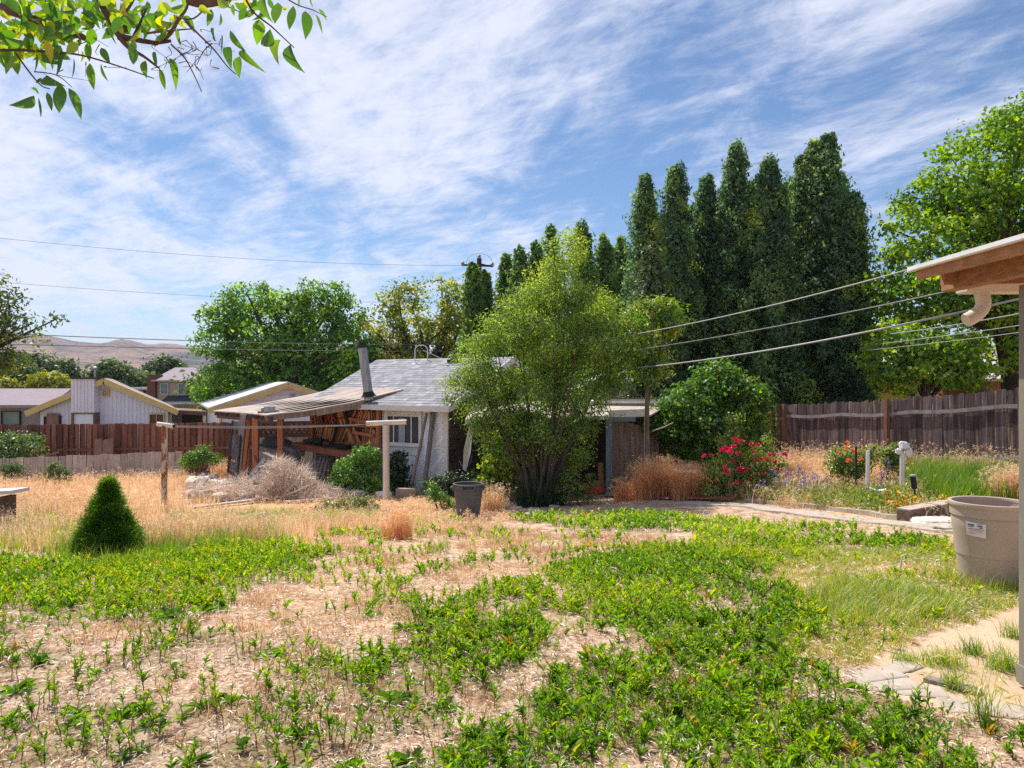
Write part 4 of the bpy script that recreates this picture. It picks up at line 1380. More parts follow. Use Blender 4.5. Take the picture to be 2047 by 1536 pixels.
board('plank', P(492, 885, 22.6), P(590, 915, 22.0), .36, .10, 'wood_dark', 'dark wide plank sloping down right under the lean-to', group='planks stacked under the lean-to')
board('plank', P(494, 890, 22.0), P(575, 908, 21.6), .26, .12, 'wood_grey', 'grey weathered beam below the dark wide plank', group='planks stacked under the lean-to')
board('plank', P(492, 879, 22.5), P(545, 889, 22.2), .10, .05, 'wood_pale', 'thin pale strip lying on top of the plank stack', group='planks stacked under the lean-to')
board('plank', P(560, 893, 22.2), P(598, 906, 21.7), .42, .22, 'wood_grey', 'thick grey box beam end at the right of the plank stack', group='planks stacked under the lean-to')
bt = MB(80)
for k, (u, rr_) in enumerate(zip(np.linspace(0, 1, 7), (.06, .20, .26, .28, .26, .18, .05))):
    pass
bt.tube([P(527, 884, 22.4).lerp(P(598, 900, 21.9), u) for u in np.linspace(0, 1, 8)], [.10, .24, .28, .28, .26, .22, .14, .05], 10)
tag(bt.build('tarp_bundle', M['tarp'], loc=tuple(P(560, 892, 22.2)), smooth=True), 'dark blue grey tarp bundle lying on the plank stack under the lean-to', 'tarp')
tb_ = MB(81)
bx0, bx1 = P(505, 925, 21.8), P(600, 925, 21.8)
tb_.bar((bx0.x, 22.1, -.82), (bx1.x, 22.1, -.86), .9, .08)
for x_ in (bx0.x + .15, bx1.x - .15):
    for y_ in (21.8, 22.4): tb_.bar((x_, y_, -1.6), (x_, y_, -.84), .09, .09, up=(0, 1, 0))
tag(tb_.build('plank_table', M['wood_dark'], loc=(bx0.x, 22.1, -1.5)), 'rough dark table carrying the stacked planks under the lean-to', 'table')
sw = thing('sawhorse', tuple(P(535, 950, 19.9)), 'tipped grey wooden sawhorse in front of the orange posts', 'sawhorse')
m_ = MB(82); m_.bar(P(529, 908, 19.8), P(549, 918, 19.4), .16, .10); m_.build('top_rail', M['wood_grey'], sw)
for a, b_ in (((534, 912, 19.7), (498, 958, 19.0)), ((543, 916, 19.5), (509, 966, 18.8)), ((546, 917, 19.5), (547, 950, 19.4)), ((533, 911, 19.8), (524, 950, 20.2))):
    m_ = MB(83); m_.bar(P(*b_), P(*a), .10, .07, up=(0, 1, 0)); m_.build('leg', M['wood_grey'], sw)
m_ = MB(84); m_.bar(P(515, 938, 19.3), P(545, 930, 19.5), .05, .10); m_.build('brace', M['wood_grey'], sw)
for k, (a, b_, lab) in enumerate((((508, 912, 20.6), (515, 950, 20.2), 'short brown stick standing against the left orange post'), ((521, 903, 20.8), (527, 945, 20.3), 'short grey stick standing between the orange posts'))):
    board('stick', P(*b_), P(*a), .09, .05, 'wood_red' if k == 0 else 'wood_grey', lab, 'stick', 'sticks by the orange posts', up=(0, 1, 0))
for k, px in enumerate((636, 643, 651)):
    board('slat', P(px - 6, 955, 20.9), P(px + 6, 912, 21.5), .06, .05, 'wood_grey', ('leftmost thin slat leaning in the shade under the workbench', 'middle thin slat leaning in the shade under the workbench', 'rightmost thin slat leaning in the shade under the workbench')[k], 'slat', 'slats under the workbench', up=(0, 1, 0))

# ================================================================== OPEN PLANK SHED (right)
osd = thing('open_shed', (2.4, 18.7, g(2.4, 18.7)), 'open fronted plank shed with tan roof and blue grey post behind the multi-stem tree', 'shed')
FR = [P(930, 838, 18.9), P(1300, 830, 18.6)]
BKp = [P(952, 800, 21.8), P(1345, 806, 21.6)]
m_ = MB(1)
for i in range(14):
    a, b_ = i / 14, (i + .98) / 14
    slab(m_, FR[0].lerp(FR[1], a), FR[0].lerp(FR[1], b_), BKp[0].lerp(BKp[1], b_), BKp[0].lerp(BKp[1], a), .04)
m_.build('roof', M['deck_tan'], osd)
m_ = MB(2); m_.bar(FR[0] + Vector((0, -.03, -.07)), P(1215, 835, 18.6), .04, .10, t=.4); m_.build('front_beam', M['white_trim'], osd)
m_ = MB(3); m_.bar(P(1216, 827, 18.55), P(1292, 824, 18.5), .05, .16, t=.6); m_.build('fascia', M['white_roof_edge'], osd)
m_ = MB(4); a = P(1217, 838, 18.62); m_.bar((a.x, 18.62, -1.3), a, .15, .13, up=(0, 1, 0)); m_.bar(P(1217, 838, 18.6), P(1270, 838, 18.62), .08, .12); m_.build('post', M['blue_grey'], osd)
m_ = MB(5)
for k in range(9):
    u = k / 9
    top = P(1229, 838, 18.75).lerp(P(1320, 862, 20.4), u); x = top.x
    m_.bar((x, top.y, g(x, top.y) - .1), top, .155, .035, up=(.5, 1, 0))
m_.build('plank_wall', M['plank_weathered'], osd)
m_ = MB(6)
a, b_ = P(950, 990, 21.9), P(1330, 800, 21.6)
m_.box(((a.x + b_.x) / 2, 21.8, (a.z + b_.z) / 2 + .05), (b_.x - a.x, .05, b_.z - a.z))
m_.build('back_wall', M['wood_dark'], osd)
m_ = MB(7); a = P(974, 835, 18.85); m_.bar((a.x, 18.85, -1.3), a, .16, .09, up=(0, 1, 0), t=.4); m_.build('door_post', M['wood_red'], osd)
m_ = MB(8); a = P(968, 870, 18.8); m_.bar((a.x, 18.8, -1.3), a, .045, .05, up=(0, 1, 0)); m_.build('door_trim', M['wood_honey'], osd)
m_ = MB(9); m_.bar(P(1190, 806, 21), P(1338, 806, 20.8), .10, .19, t=.5); m_.build('upper_fascia', M['deck_tan'], osd)
m_ = MB(10)
slab(m_, P(1188, 802.5, 20.9), P(1342, 802, 20.7), P(1342, 797, 22.5), P(1170, 797, 22.7), .06, t=.6); m_.build('upper_roof', M['white_roof_edge'], osd)
m_ = MB(11); m_.bar(P(1203, 1000, 18.9), P(1200, 925, 19.0), .13, .06, up=(0, 1, 0), t=.7)
tag(m_.build('leaning_board', M['wood_honey'], loc=tuple(P(1200, 990, 18.9))), 'honey coloured board standing just left of the blue grey post', 'board')
m_ = MB(12)
m_.bar(P(960, 985, 19.3), P(985, 890, 19.6), .03, .03); m_.tube([P(930 + 14 * math.cos(t), 905 + 30 * math.sin(t), 19.35) for t in np.linspace(.2, 2.6, 9)], .012, 5)
tag(m_.build('hose_loop', M['wire_grey'], loc=tuple(P(945, 930, 19.4))), 'pale hose loop hanging in the dark doorway', 'hose')
# things in the shade inside
m_ = MB(13); m_.rock(P(1075, 945, 20.3), (1.0, .8, .9), 4); tag(m_.build('covered_machine', M['tarp'], loc=tuple(P(1075, 975, 20.3)), smooth=True), 'grey blue tarp covered machine inside the open shed', 'tarp')
m_ = MB(14); m_.bar(P(1140, 985, 20.6), P(1180, 880, 20.9), .08, .06, up=(0, 1, 0)); tag(m_.build('leaning_beam', M['wood_dark'], loc=tuple(P(1150, 980, 20.6))), 'dark beam leaning inside the open shed', 'beam')


# ================================================================== CLOTHESLINE
def t_pole(px, pyb, pyt, xl, xr, ytl, ytr, d, mat, label, r_):
    bx = P(px, pyb, d); gzv = g(bx.x, d)
    t = thing('clothesline_pole', (bx.x, d, gzv), label, 'clothesline pole', 'clothesline poles')
    m_ = MB(1); top = P(px + (1 if px < 500 else 0), pyt + 6, d)
    m_.tube([(bx.x, d, gzv - .2), Vector((bx.x, d, gzv)).lerp(top, .5), top], [r_, r_, r_], 14); m_.build('post', M[mat], t, smooth=True)
    m_ = MB(2); a, b_ = P(xl, ytl, d + .05), P(xr, ytr, d - .05)
    m_.tube([a, b_], [r_ * .78, r_ * .78], 12); m_.build('crossbar', M['pole_white'], t, smooth=True)
    m_ = MB(3); m_.tube([b_ + (b_ - a).normalized() * -.002, b_ + (b_ - a).normalized() * .02], [r_ * .6, r_ * .6], 10); m_.build('end_cap', M['black'], t)
    for f_ in (.06, .18) if px > 500 else (.82, .93):
        m_ = MB(4); q = a.lerp(b_, f_); m_.tube([q + Vector((0, 0, .07)), q - Vector((0, 0, .075))], .012, 6); m_.build('hook', M['metal_grey'], t)
    return a, b_


la, lb = t_pole(328, 1030, 846, 315, 347, 848, 852, 16.0, 'pole_rust', 'rusty peeling clothesline T pole at the left by the spruce', .062)
ra_, rb_ = t_pole(772, 1000, 844, 733, 813, 847, 844, 18.6, 'pole_white', 'pale straight clothesline T pole in front of the shed window', .080)


def wire(name, label, pts, r_, mat, group=None, sag=0.0, cat='wire', n=26):
    a, b_ = Vector(pts[0]), Vector(pts[-1])
    q = []
    for i in range(n + 1):
        u = i / n
        p = a.lerp(b_, u) - Vector((0, 0, sag * 4 * u * (1 - u)))
        q.append(p)
    m_ = MB(1); m_.tube(q, r_, 5)
    return tag(m_.build(name, M[mat], loc=tuple(a), smooth=True), label, cat, group)


for k, (f0, f1) in enumerate(((.84, .05), (.90, .10), (.97, .16))):
    wire('clothesline', ('far strand of clothesline wire between the two T poles', 'middle strand of clothesline wire between the two T poles', 'near strand of clothesline wire between the two T poles')[k],
         (la.lerp(lb, f0) + Vector((0, 0, -.01 * k)), ra_.lerp(rb_, f1) + Vector((0, 0, -.02))), .0065, 'wire_grey', 'clothesline strands', sag=.03 + .015 * k, cat='clothesline')

# ================================================================== POWER LINES AND POLE
up_ = thing('utility_pole', (P(958, 900, 46).x, 46, -2.0), 'wooden utility pole with insulators rising above the dark junipers', 'utility pole')
m_ = MB(1); a = P(958, 517, 46); m_.tube([(a.x, 46, -2.2), (a.x, 46, a.z)], [.20, .15], 10); m_.build('post', M['bark'], up_, smooth=True)
m_ = MB(2); m_.bar(P(925, 530, 45.8), P(984, 532, 45.8), .10, .12); m_.build('crossarm', M['wood_dark'], up_)
for px, py in ((925, 526), (958, 512), (984, 528)):
    m_ = MB(3); p = P(px, py + 3, 45.8); m_.lathe(tuple(p), [(.05, -.1), (.11, -.02), (.08, .05), (.12, .09), (.06, .17), (.01, .2)], 10); m_.build('insulator', M['metal_grey'], up_)
for px in (932, 984):
    m_ = MB(4); q = [P(958 + (px - 958) * math.sin(t), 527 - 20 * math.cos(t), 45.75) for t in np.linspace(0, 1.5, 10)]; m_.tube(q, .012, 4); m_.build('jumper_wire', M['wire_dark'], up_)
m_ = MB(5); m_.bar(P(962, 528, 45.7), P(984, 534, 45.7), .09, .06); m_.build('cutout', M['metal_dark'], up_)

wire('power_line', 'topmost thin dark power line crossing the left sky to the utility pole', (P(-400, 430, 30), P(955, 531, 45.7)), .009, 'wire_dark', 'power lines', sag=.55)
wire('power_line', 'second thin power line crossing the left sky above the hills', (P(-400, 527, 30), P(930, 605, 46)), .008, 'wire_dark', 'power lines', sag=.45)
wire('power_line', 'upper thick cable passing just below the hill tops', (P(-400, 647, 24), P(960, 689, 42)), .017, 'wire_dark', 'power lines', sag=.22)
wire('power_line', 'lower thick cable crossing in front of the hills', (P(-400, 676, 24), P(960, 703, 42)), .017, 'wire_dark', 'power lines', sag=.12)
wire('power_line', 'upper cable climbing right across the tall cypress trees', (P(1120, 690, 20), P(2300, 395, 9)), .012, 'wire_grey', 'service cables on the right', sag=.25)
wire('power_line', 'middle cable climbing right across the tall cypress trees', (P(1120, 718, 20), P(2300, 490, 9)), .011, 'wire_grey', 'service cables on the right', sag=.17)
wire('power_line', 'lowest thick twisted cable climbing right toward the downspout', (P(1180, 743, 19), P(2300, 535, 9)), .016, 'wire_grey', 'service cables on the right', sag=.22)
wire('power_line', 'short upper cable passing behind the downspout elbow at the right', (P(1780, 668, 14), P(2300, 573, 9)), .009, 'wire_grey', 'service cables on the right', sag=.05)
wire('power_line', 'thin cable below the downspout crossing the leafy tree', (P(1740, 690, 24), P(2300, 610, 16)), .012, 'wire_grey', 'service cables on the right', sag=.05)
wire('power_line', 'lowest thin cable crossing the leafy tree near the right edge', (P(1720, 702, 24), P(2300, 628, 16)), .010, 'wire_grey', 'service cables on the right', sag=.05)
wire('guy_wire', 'thin wire dropping from the shed ridge toward the left tree', (P(845, 700, 30), P(940, 735, 23)), .010, 'wire_grey', sag=.05)

# ================================================================== PATIO ROOF CORNER (upper right)
pr = thing('patio_roof', (2.73, 4.0, 0), 'brown wooden patio roof corner with white drip edge at the upper right', 'patio roof')
X0, ZT, YF = 2.30, 2.272, 4.30
m_ = MB(1)
for k in range(12):                                             # soffit boards run along X
    y1 = YF - k * .46; y0 = y1 - .45
    m_.prism([(X0 + .05, y0, ZT - .055), (X0 + 2.6, y0, ZT + .25), (X0 + 2.6, y0, ZT + .275), (X0 + .05, y0, ZT - .03)], (0, .45, 0))
m_.build('soffit', M['patio_wood_light'], pr)
m_ = MB(2); m_.prism([(X0 - .02, YF + .03, ZT - .028), (X0 + 2.6, YF + .03, ZT + .283), (X0 + 2.6, YF + .03, ZT + .30), (X0 - .02, YF + .03, ZT - .008)], (0, -5.5, 0)); m_.build('roofing', M['white_roof_edge'], pr)
m_ = MB(3); m_.bar((X0 + .0, YF + .02, ZT - .012), (X0 + .0, YF - 5.5, ZT - .012), .05, .022, t=.9); m_.build('drip_edge', M['white_roof_edge'], pr)
m_ = MB(4); m_.bar((X0 + .035, YF, ZT - .048), (X0 + .035, YF - 5.4, ZT - .048), .035, .05, t=.5); m_.build('fascia', M['patio_wood'], pr)
m_ = MB(5); m_.bar((X0 + .27, YF + .13, ZT - .072), (X0 + .27, YF - 5.3, ZT - .072), .075, .115, t=.25); m_.build('beam', M['patio_wood'], pr, bevel=.006)
m_ = MB(6); m_.bar((X0 + .16, YF - .01, ZT - .07), (X0 + 2.5, YF - .01, ZT - .02), .04, .07, t=.4); m_.build('end_board', M['patio_wood'], pr)
m_ = MB(7); m_.box((X0 + .56, YF - .35, ZT - .10), (.07, .075, .30), t=.7); m_.box((X0 + .66, YF - .38, ZT - .16), (.10, .06, .13), t=.5); m_.box((X0 + .66, YF - .38, ZT + .0), (.10, .05, .18), t=.3); m_.build('block', M['patio_wood'], pr, bevel=.005)
m_ = MB(8)
gz_ = 1.6 + (768 - 574) / 1500 * 4.42
m_.prism([(2.66, 4.38, gz_ - .035), (2.66, 4.50, gz_ - .035), (2.66, 4.51, gz_ + .033), (2.66, 4.37, gz_ + .033)], (1.6, 0, 0), t=.5)
m_.build('gutter', M['cream_metal'], pr, bevel=.006)
m_ = MB(9)
q = [P(1961, 575, 4.42), P(1963, 592, 4.42), P(1966, 604, 4.42), P(1964, 616, 4.42), P(1955, 627, 4.42), P(1943, 635, 4.42), P(1931, 641, 4.42)]
el = []
for i in range(len(q) - 1):
    for k in range(4): el.append(q[i].lerp(q[i + 1], k / 4))
el.append(q[-1])
m_.tube(el, [.041 * (1.0 + (.03 if i % 2 else -.03)) for i in range(len(el))], 14, caps=False)
m_.tube([el[-1], el[0]][:1] + [el[-1] + (el[-1] - el[-2]) * .05], [.041, .038], 14)
m_.build('downspout', M['cream_metal'], pr, smooth=True)
m_ = MB(10); m_.box((2.752, 4.0, 1.06), (.062, .062, 2.14), t=.5); po = m_.build('post', M['post_paint'], pr, bevel=.004)
m_ = MB(11); m_.box((2.752, 4.0, .05), (.082, .082, .10), t=.5); m_.build('base_bracket', M['post_paint'], po, bevel=.003)
for z_ in (.06,):
    m_ = MB(12); m_.tube([(2.722, 3.955, z_), (2.722, 3.945, z_)], .011, 6); m_.build('bolt', M['rust_red'], po)


# ================================================================== TRASH CANS
def can(px, d, r_top, r_bot, hgt, mat, label, handle_rot):
    x = (px - CX) / F * d
    z0 = g(x, d) - .02
    t = thing('trash_can', (x, d, z0), label, 'trash can')
    c = Vector((x, d, z0))
    m_ = MB(1)
    prof = [(.0, .0), (r_bot, 0), (r_bot + .004, .03)]
    n = 7
    for i in range(1, n + 1):
        u = i / n
        prof.append((r_bot + (r_top - r_bot) * (u * .92), .03 + (hgt - .16) * u * .97))
        if i == 3: prof += [(prof[-1][0] + .006, prof[-1][1] + .003), (prof[-1][0] + .007, prof[-1][1] + .018)]
    prof += [(r_top - .012, hgt - .12), (r_top + .004, hgt - .115), (r_top + .006, hgt - .03)]
    m_.lathe(c, prof, 48, t=.5)
    m_.lathe(c, [(r_top - .012, hgt - .02), (r_top - .02, hgt - .14), (r_bot - .015, .04), (0, .035)], 48, t=.4)
    m_.build('body', M[mat], t, smooth=True)
    m_ = MB(2); m_.lathe(c, [(r_top - .014, hgt - .035), (r_top + .018, hgt - .035), (r_top + .022, hgt - .022), (r_top + .018, hgt - .004), (r_top + .006, hgt), (r_top - .010, hgt - .004), (r_top - .016, hgt - .02)], 48, t=.6, close=True); m_.build('rim', M[mat], t, smooth=True)
    for s_ in (0, math.pi):
        a = handle_rot + s_
        dv = Vector((math.cos(a), math.sin(a), 0)); sv_ = Vector((-dv.y, dv.x, 0))
        m_ = MB(3)
        q = [c + dv * (r_top - .005) + sv_ * -.09 + Vector((0, 0, hgt - .055)), c + dv * (r_top + .05) + sv_ * -.07 + Vector((0, 0, hgt - .08)), c + dv * (r_top + .055) + sv_ * .07 + Vector((0, 0, hgt - .08)), c + dv * (r_top - .005) + sv_ * .09 + Vector((0, 0, hgt - .055))]
        m_.tube(q, .016, 8)
        m_.prism([c + dv * (r_top + .0) + sv_ * -.085 + Vector((0, 0, hgt - .03)), c + dv * (r_top + .055) + sv_ * -.06 + Vector((0, 0, hgt - .07)), c + dv * (r_top + .0) + sv_ * -.085 + Vector((0, 0, hgt - .17))], sv_ * .02)
        m_.prism([c + dv * (r_top + .0) + sv_ * .065 + Vector((0, 0, hgt - .03)), c + dv * (r_top + .055) + sv_ * .05 + Vector((0, 0, hgt - .07)), c + dv * (r_top + .0) + sv_ * .065 + Vector((0, 0, hgt - .17))], sv_ * .02)
        m_.build('handle', M[mat], t, smooth=True)
    return t, c


t1, c1 = can(936, 14.4, .275, .215, .70, 'can_grey', 'dark grey plastic trash can standing left of the multi-stem tree', 0.0)


def wrap_text(s, size, c, rad_fn, ang0, z0, mat, parent, name='lettering', lift=.004, bold=.0):
    """letters bent round a can"""
    cu = bpy.data.curves.new(name, 'FONT'); cu.body = s; cu.size = size; cu.align_x = 'CENTER'; cu.offset = bold; cu.resolution_u = 3
    o = bpy.data.objects.new(name, cu); COL.objects.link(o)
    dg = bpy.context.evaluated_depsgraph_get()
    me = bpy.data.meshes.new_from_object(o.evaluated_get(dg))
    bpy.data.objects.remove(o); bpy.data.curves.remove(cu)
    me.name = name
    o0 = ORIGIN[parent.name]
    for v_ in me.vertices:
        x, y = v_.co.x, v_.co.y
        r_ = rad_fn(z0 + y) + lift
        a = ang0 + x / r_
        v_.co = Vector((c.x + r_ * math.cos(a), c.y + r_ * math.sin(a), c.z + z0 + y)) - o0
    me.materials.clear()
    at = me.attributes.new('tint', 'FLOAT', 'FACE')
    return link_mesh(name, me, mat, parent, o0)


wrap_text('BRUTE', .072, c1, lambda z: .279, -math.pi / 2 + .05, .615, M['black'], t1, bold=.004)
t2, c2 = can(1979, 6.32, .292, .225, .70, 'can_beige', 'beige plastic trash can with white sticker standing by the patio post', R(-52))
# sticker
sd = MB(1)
rad2 = lambda z: .228 + (.292 - .228) * (.92 * min(max((z - .03) / .55, 0), 1)) + .002
A0 = -math.pi / 2 - .92
n = 8
for i in range(n):
    a0, a1 = A0 - .26 + .52 * i / n, A0 - .26 + .52 * (i + 1) / n
    q = []
    for a, z in ((a0, .44 - .012 * i / n), (a1, .44 - .012 * (i + 1) / n), (a1, .555 - .012 * (i + 1) / n), (a0, .555 - .012 * i / n)):
        r_ = rad2(z) + .011
        q.append(c2 + Vector((r_ * math.cos(a), r_ * math.sin(a), z)))
    sd.poly(q, .5)
st = sd.build('sticker', M['sticker'], t2)
for lines, mt, nm in ((((.528, .17, -.12, .013), (.524, .14, .11, .011), (.514, .14, -.12, .006), (.510, .09, .13, .009)), 'ink_blue', 'print'), (((.540, .18, .10, .004), (.496, .40, 0, .006), (.484, .40, 0, .004), (.470, .36, .0, .003), (.458, .20, -.12, .004)), 'ink_red', 'print')):
    m_ = MB(2)
    for z, w_, off, hh in lines:
        k = 0
        a = A0 + off - w_ / 2 + .01
        while a < A0 + off + w_ / 2:
            da = m_.rng.uniform(.008, .022)
            q = []
            for aa, zz_ in ((a, z - hh / 2), (a + da, z - hh / 2), (a + da, z + hh / 2), (a, z + hh / 2)):
                r_ = rad2(zz_) + .0135
                q.append(c2 + Vector((r_ * math.cos(aa), r_ * math.sin(aa), zz_)))
            m_.poly(q)
            a += da + .005
    m_.build(nm, M[mt], st)

# ================================================================== PATH, EDGING, BED FURNITURE
def strip(name, pts, w0, w1, hgt, mat, label, cat=None, kind=None, lift=.0):
    q = [PG(a, b_) for a, b_ in pts]
    fine_ = []
    for i in range(len(q) - 1):
        for k in range(6): fine_.append(q[i].lerp(q[i + 1], k / 6))
    fine_.append(q[-1])
    m_ = MB(1)
    prev = None
    for i, p in enumerate(fine_):
        d_ = (fine_[min(i + 1, len(fine_) - 1)] - fine_[max(i - 1, 0)]); d_.z = 0; d_.normalize()
        n_ = Vector((-d_.y, d_.x, 0))
        wob = .03 * math.sin(i * 2.1)
        l, r_ = p + n_ * (w1 + wob), p - n_ * (w0 + .03 * math.sin(i * 1.3))
        zt = max(g(l.x, l.y), g(r_.x, r_.y), g(p.x, p.y)) + hgt + lift
        cur = [Vector((r_.x, r_.y, zt - hgt - .12)), Vector((r_.x, r_.y, zt)), Vector((l.x, l.y, zt)), Vector((l.x, l.y, zt - hgt - .12))]
        if prev:
            m_.start(.5)
            b0 = len(m_.v); m_.v += prev + cur
            for k in range(3): m_.face((b0 + k, b0 + k + 1, b0 + 4 + k + 1, b0 + 4 + k))
        prev = cur
    o = m_.build(name, M[mat], loc=tuple(q[0]))
    return tag(o, label, cat, kind=kind)


strip('path', [(1290, 1001), (1480, 1010), (1560, 1022), (1700, 1039), (1850, 1057), (2010, 1076)], .22, .28, .015, 'concrete', 'narrow pale concrete path beside the flower bed', kind='structure')
strip('edging', [(1490, 1003), (1600, 1014), (1720, 1029), (1840, 1045)], .03, .06, .07, 'concrete', 'low pale concrete edging along the back of the path', 'edging')
tm = thing('timber', tuple(PG(1850, 1035)), 'heavy dark brown landscape timber lying at the end of the flower bed', 'timber')
ta, tb = PG(1806, 1042), PG(1908, 1026)
m_ = MB(1); m_.bar(ta + Vector((0, 0, .07)), tb + Vector((0, 0, .09)), .22, .19, t=.4); m_.build('beam', M['timber'], tm, bevel=.012)
m_ = MB(2); m_.bar(ta + Vector((0, .01, .17)), tb + Vector((0, .01, .19)), .215, .014, t=.5); m_.build('pale_top', M['timber_top'], tm)  # thin layer in a paler wood colour over the top face
for k, (px, py, sx, sy, lab) in enumerate(((1876, 1044, .75, .42, 'large flat pale slab lying in front of the dark timber'), (1905, 1058, .5, .35, 'smaller flat pale slab at the can side of the timber'))):
    p = PG(px, py); m_ = MB(k); m_.rock(p + Vector((0, 0, .02)), (sx, sy, .07), 31 + k); tag(m_.build('stone_slab', M['rock_pale'], loc=tuple(p)), lab, 'stone', 'slabs by the timber')
# stakes and pipes in the bed
p = PG(1712, 1000); d = p.y
m_ = MB(1); m_.bar(p, P(1711, 893, d), .03, .03, up=(0, 1, 0)); tag(m_.build('stake', M['metal_dark'], loc=tuple(p)), 'thin dark rusty stake left of the white pipe in the flower bed', 'stake')
p = PG(1734, 1004); d = p.y
m_ = MB(2); m_.tube([p, P(1735, 901, d)], [.034, .034], 10); tag(m_.build('pipe', M['white_plastic'], loc=tuple(p), smooth=True), 'plain white pipe standing in the flower bed beside the stake', 'pipe')
p = PG(1803, 1000); d = p.y
hd = thing('standpipe', tuple(p), 'white standpipe with plastic wrapped valve head in the flower bed', 'standpipe')
m_ = MB(3); m_.tube([p, P(1804, 906, d)], [.040, .044], 12); m_.build('pipe', M['white_plastic'], hd, smooth=True)
m_ = MB(4)
hp = P(1805, 905, d)
m_.rock(hp + Vector((.02, 0, .13)), (.16, .15, .15), 3); m_.rock(hp + Vector((-.07, 0, .02)), (.12, .1, .11), 5); m_.rock(hp + Vector((.10, 0, .0)), (.15, .12, .11), 6)
m_.build('wrapped_valve', M['white_plastic'], hd)
p = PG(1832, 1020); d = p.y
sl_ = thing('path_light', tuple(p), 'black leaning solar path light between standpipe and timber', 'path light')
a, b_, c = P(1831, 1012, d), P(1828, 977, d), P(1825, 952, d)
m_ = MB(5); m_.tube([p, a, b_], [.012, .012, .014], 8); m_.build('stake', M['black'], sl_)
m_ = MB(6); m_.tube([b_, c], [.045, .045], 14); m_.build('lamp_body', M['black'], sl_, smooth=True)
m_ = MB(7); m_.tube([c, c + (c - b_) * .10, c + (c - b_) * .16], [.056, .05, .01], 14); m_.build('cap', M['metal_grey'], sl_, smooth=True)
wire('hose', 'short pale hose end lying in the flower bed between pipe and standpipe', (P(1738, 976, 12.9), P(1772, 979, 12.7)), .02, 'white_plastic', cat='hose', sag=.03)

# planks lying at the foot of the dry clump
for k, (a, b_, mt, lab) in enumerate((((1285, 996), (1468, 999), 'wood_grey', 'longest grey plank lying at the foot of the rusty dry grass'), ((1300, 1000), (1470, 1003), 'wood_red', 'brown plank lying just in front of the longest grey one'), ((1215, 992), (1340, 1002), 'wood_pale', 'short pale plank angled from the blue grey post'))):
    p, q = PG(*a), PG(*b_)
    board('plank', p + Vector((0, 0, .06 + .035 * (k == 0))), q + Vector((0, 0, .07 + .035 * (k == 0))), .16, .04, mt, lab, group='planks by the dry grass clump', seed=k)
p = PG(1180, 990)
m_ = MB(21)
for k, (dx, dy, dz, s_) in enumerate(((0, 0, .12, .28), (.22, .02, .14, .26), (-.22, .03, .16, .20), (.08, -.1, .05, .30), (-.10, .1, .22, .18), (.14, .05, .26, .15))):
    m_.rock(p + Vector((dx, dy, dz)), (s_, s_ * .8, s_ * .7), 41 + k)
tag(m_.build('plastic_sheet', M['red_plastic'], loc=tuple(p)), 'crumpled coral red plastic heap right of the multi-stem tree', 'plastic')
# stones ringed at the foot of the tree
TREE_P = PG(1080, 1012)
for k, (px, py, s_, lab) in enumerate(((1032, 1024, .30, 'leftmost rounded pale stone of the ring before the tree'), (1048, 1030, .24, 'small pale stone second from left in the tree ring'), (1066, 1028, .36, 'widest flat pale stone at the centre of the tree ring'), (1090, 1027, .26, 'pale stone right of the widest one in the tree ring'), (1108, 1022, .28, 'rightmost pale stone of the ring before the tree'), (1018, 1018, .20, 'smallest stone at the far left back of the tree ring'), (1058, 1037, .22, 'stray low stone lying in front of the tree ring'))):
    p = PG(px, py); m_ = MB(k); m_.rock(p + Vector((0, 0, .045)), (s_, s_ * .7, .15), 60 + k)
    tag(m_.build('stone', M['stone'], loc=tuple(p), smooth='all'), lab, 'stone', 'stones ringing the tree')

# ================================================================== RUBBLE HEAP IN THE MIDDLE
RB = [((394, 985), (.55, .40, .34), 'rock_pale', 'large pale split log end at the left of the rubble heap'), ((415, 972), (.5, .4, .3), 'wood_grey', 'dark grey chunk tilted on top of the left rubble'),
      ((432, 985), (.6, .4, .3), 'rock_pale', 'pale flat chunk in the left middle of the rubble heap'), ((400, 1004), (.5, .4, .25), 'wood_pale', 'brown cut log lying low at the left of the rubble'),
      ((455, 975), (.55, .4, .22), 'stone', 'grey chunk behind the pale flat one in the rubble'), ((470, 990), (.5, .4, .22), 'wood_grey', 'grey chunk half under the brush pile'),
      ((618, 974), (.32, .28, .22), 'rock_pale', 'pale rock on the corner of the plank planter'), ((606, 985), (.30, .25, .2), 'rock_pale', 'small pale rock between brush pile and planter'),
      ((383, 998), (.42, .35, .2), 'rock_pale', 'low pale chunk at the outer left foot of the rubble'), ((424, 1002), (.6, .4, .18), 'rock_pale', 'broad pale slab like chunk in front of the rubble heap'),
      ((446, 992), (.45, .35, .24), 'rock_pale', 'pale angular chunk at the front middle of the rubble'), ((408, 963), (.4, .35, .2), 'wood_pale', 'pale wood block crowning the left rubble'), ((488, 1000), (.4, .3, .16), 'rock_pale', 'low pale chunk at the front edge of the brush pile')]
for k, ((px, py), s_, mt, lab) in enumerate(RB):
    s_ = tuple(q * 1.3 for q in s_); p = PG(px, py); m_ = MB(k); m_.rock(p + Vector((0, 0, s_[2] * .45)), s_, 80 + k)
    tag(m_.build('rubble_chunk', M[mt], loc=tuple(p)), lab, 'rubble', 'chunks of the rubble heap')
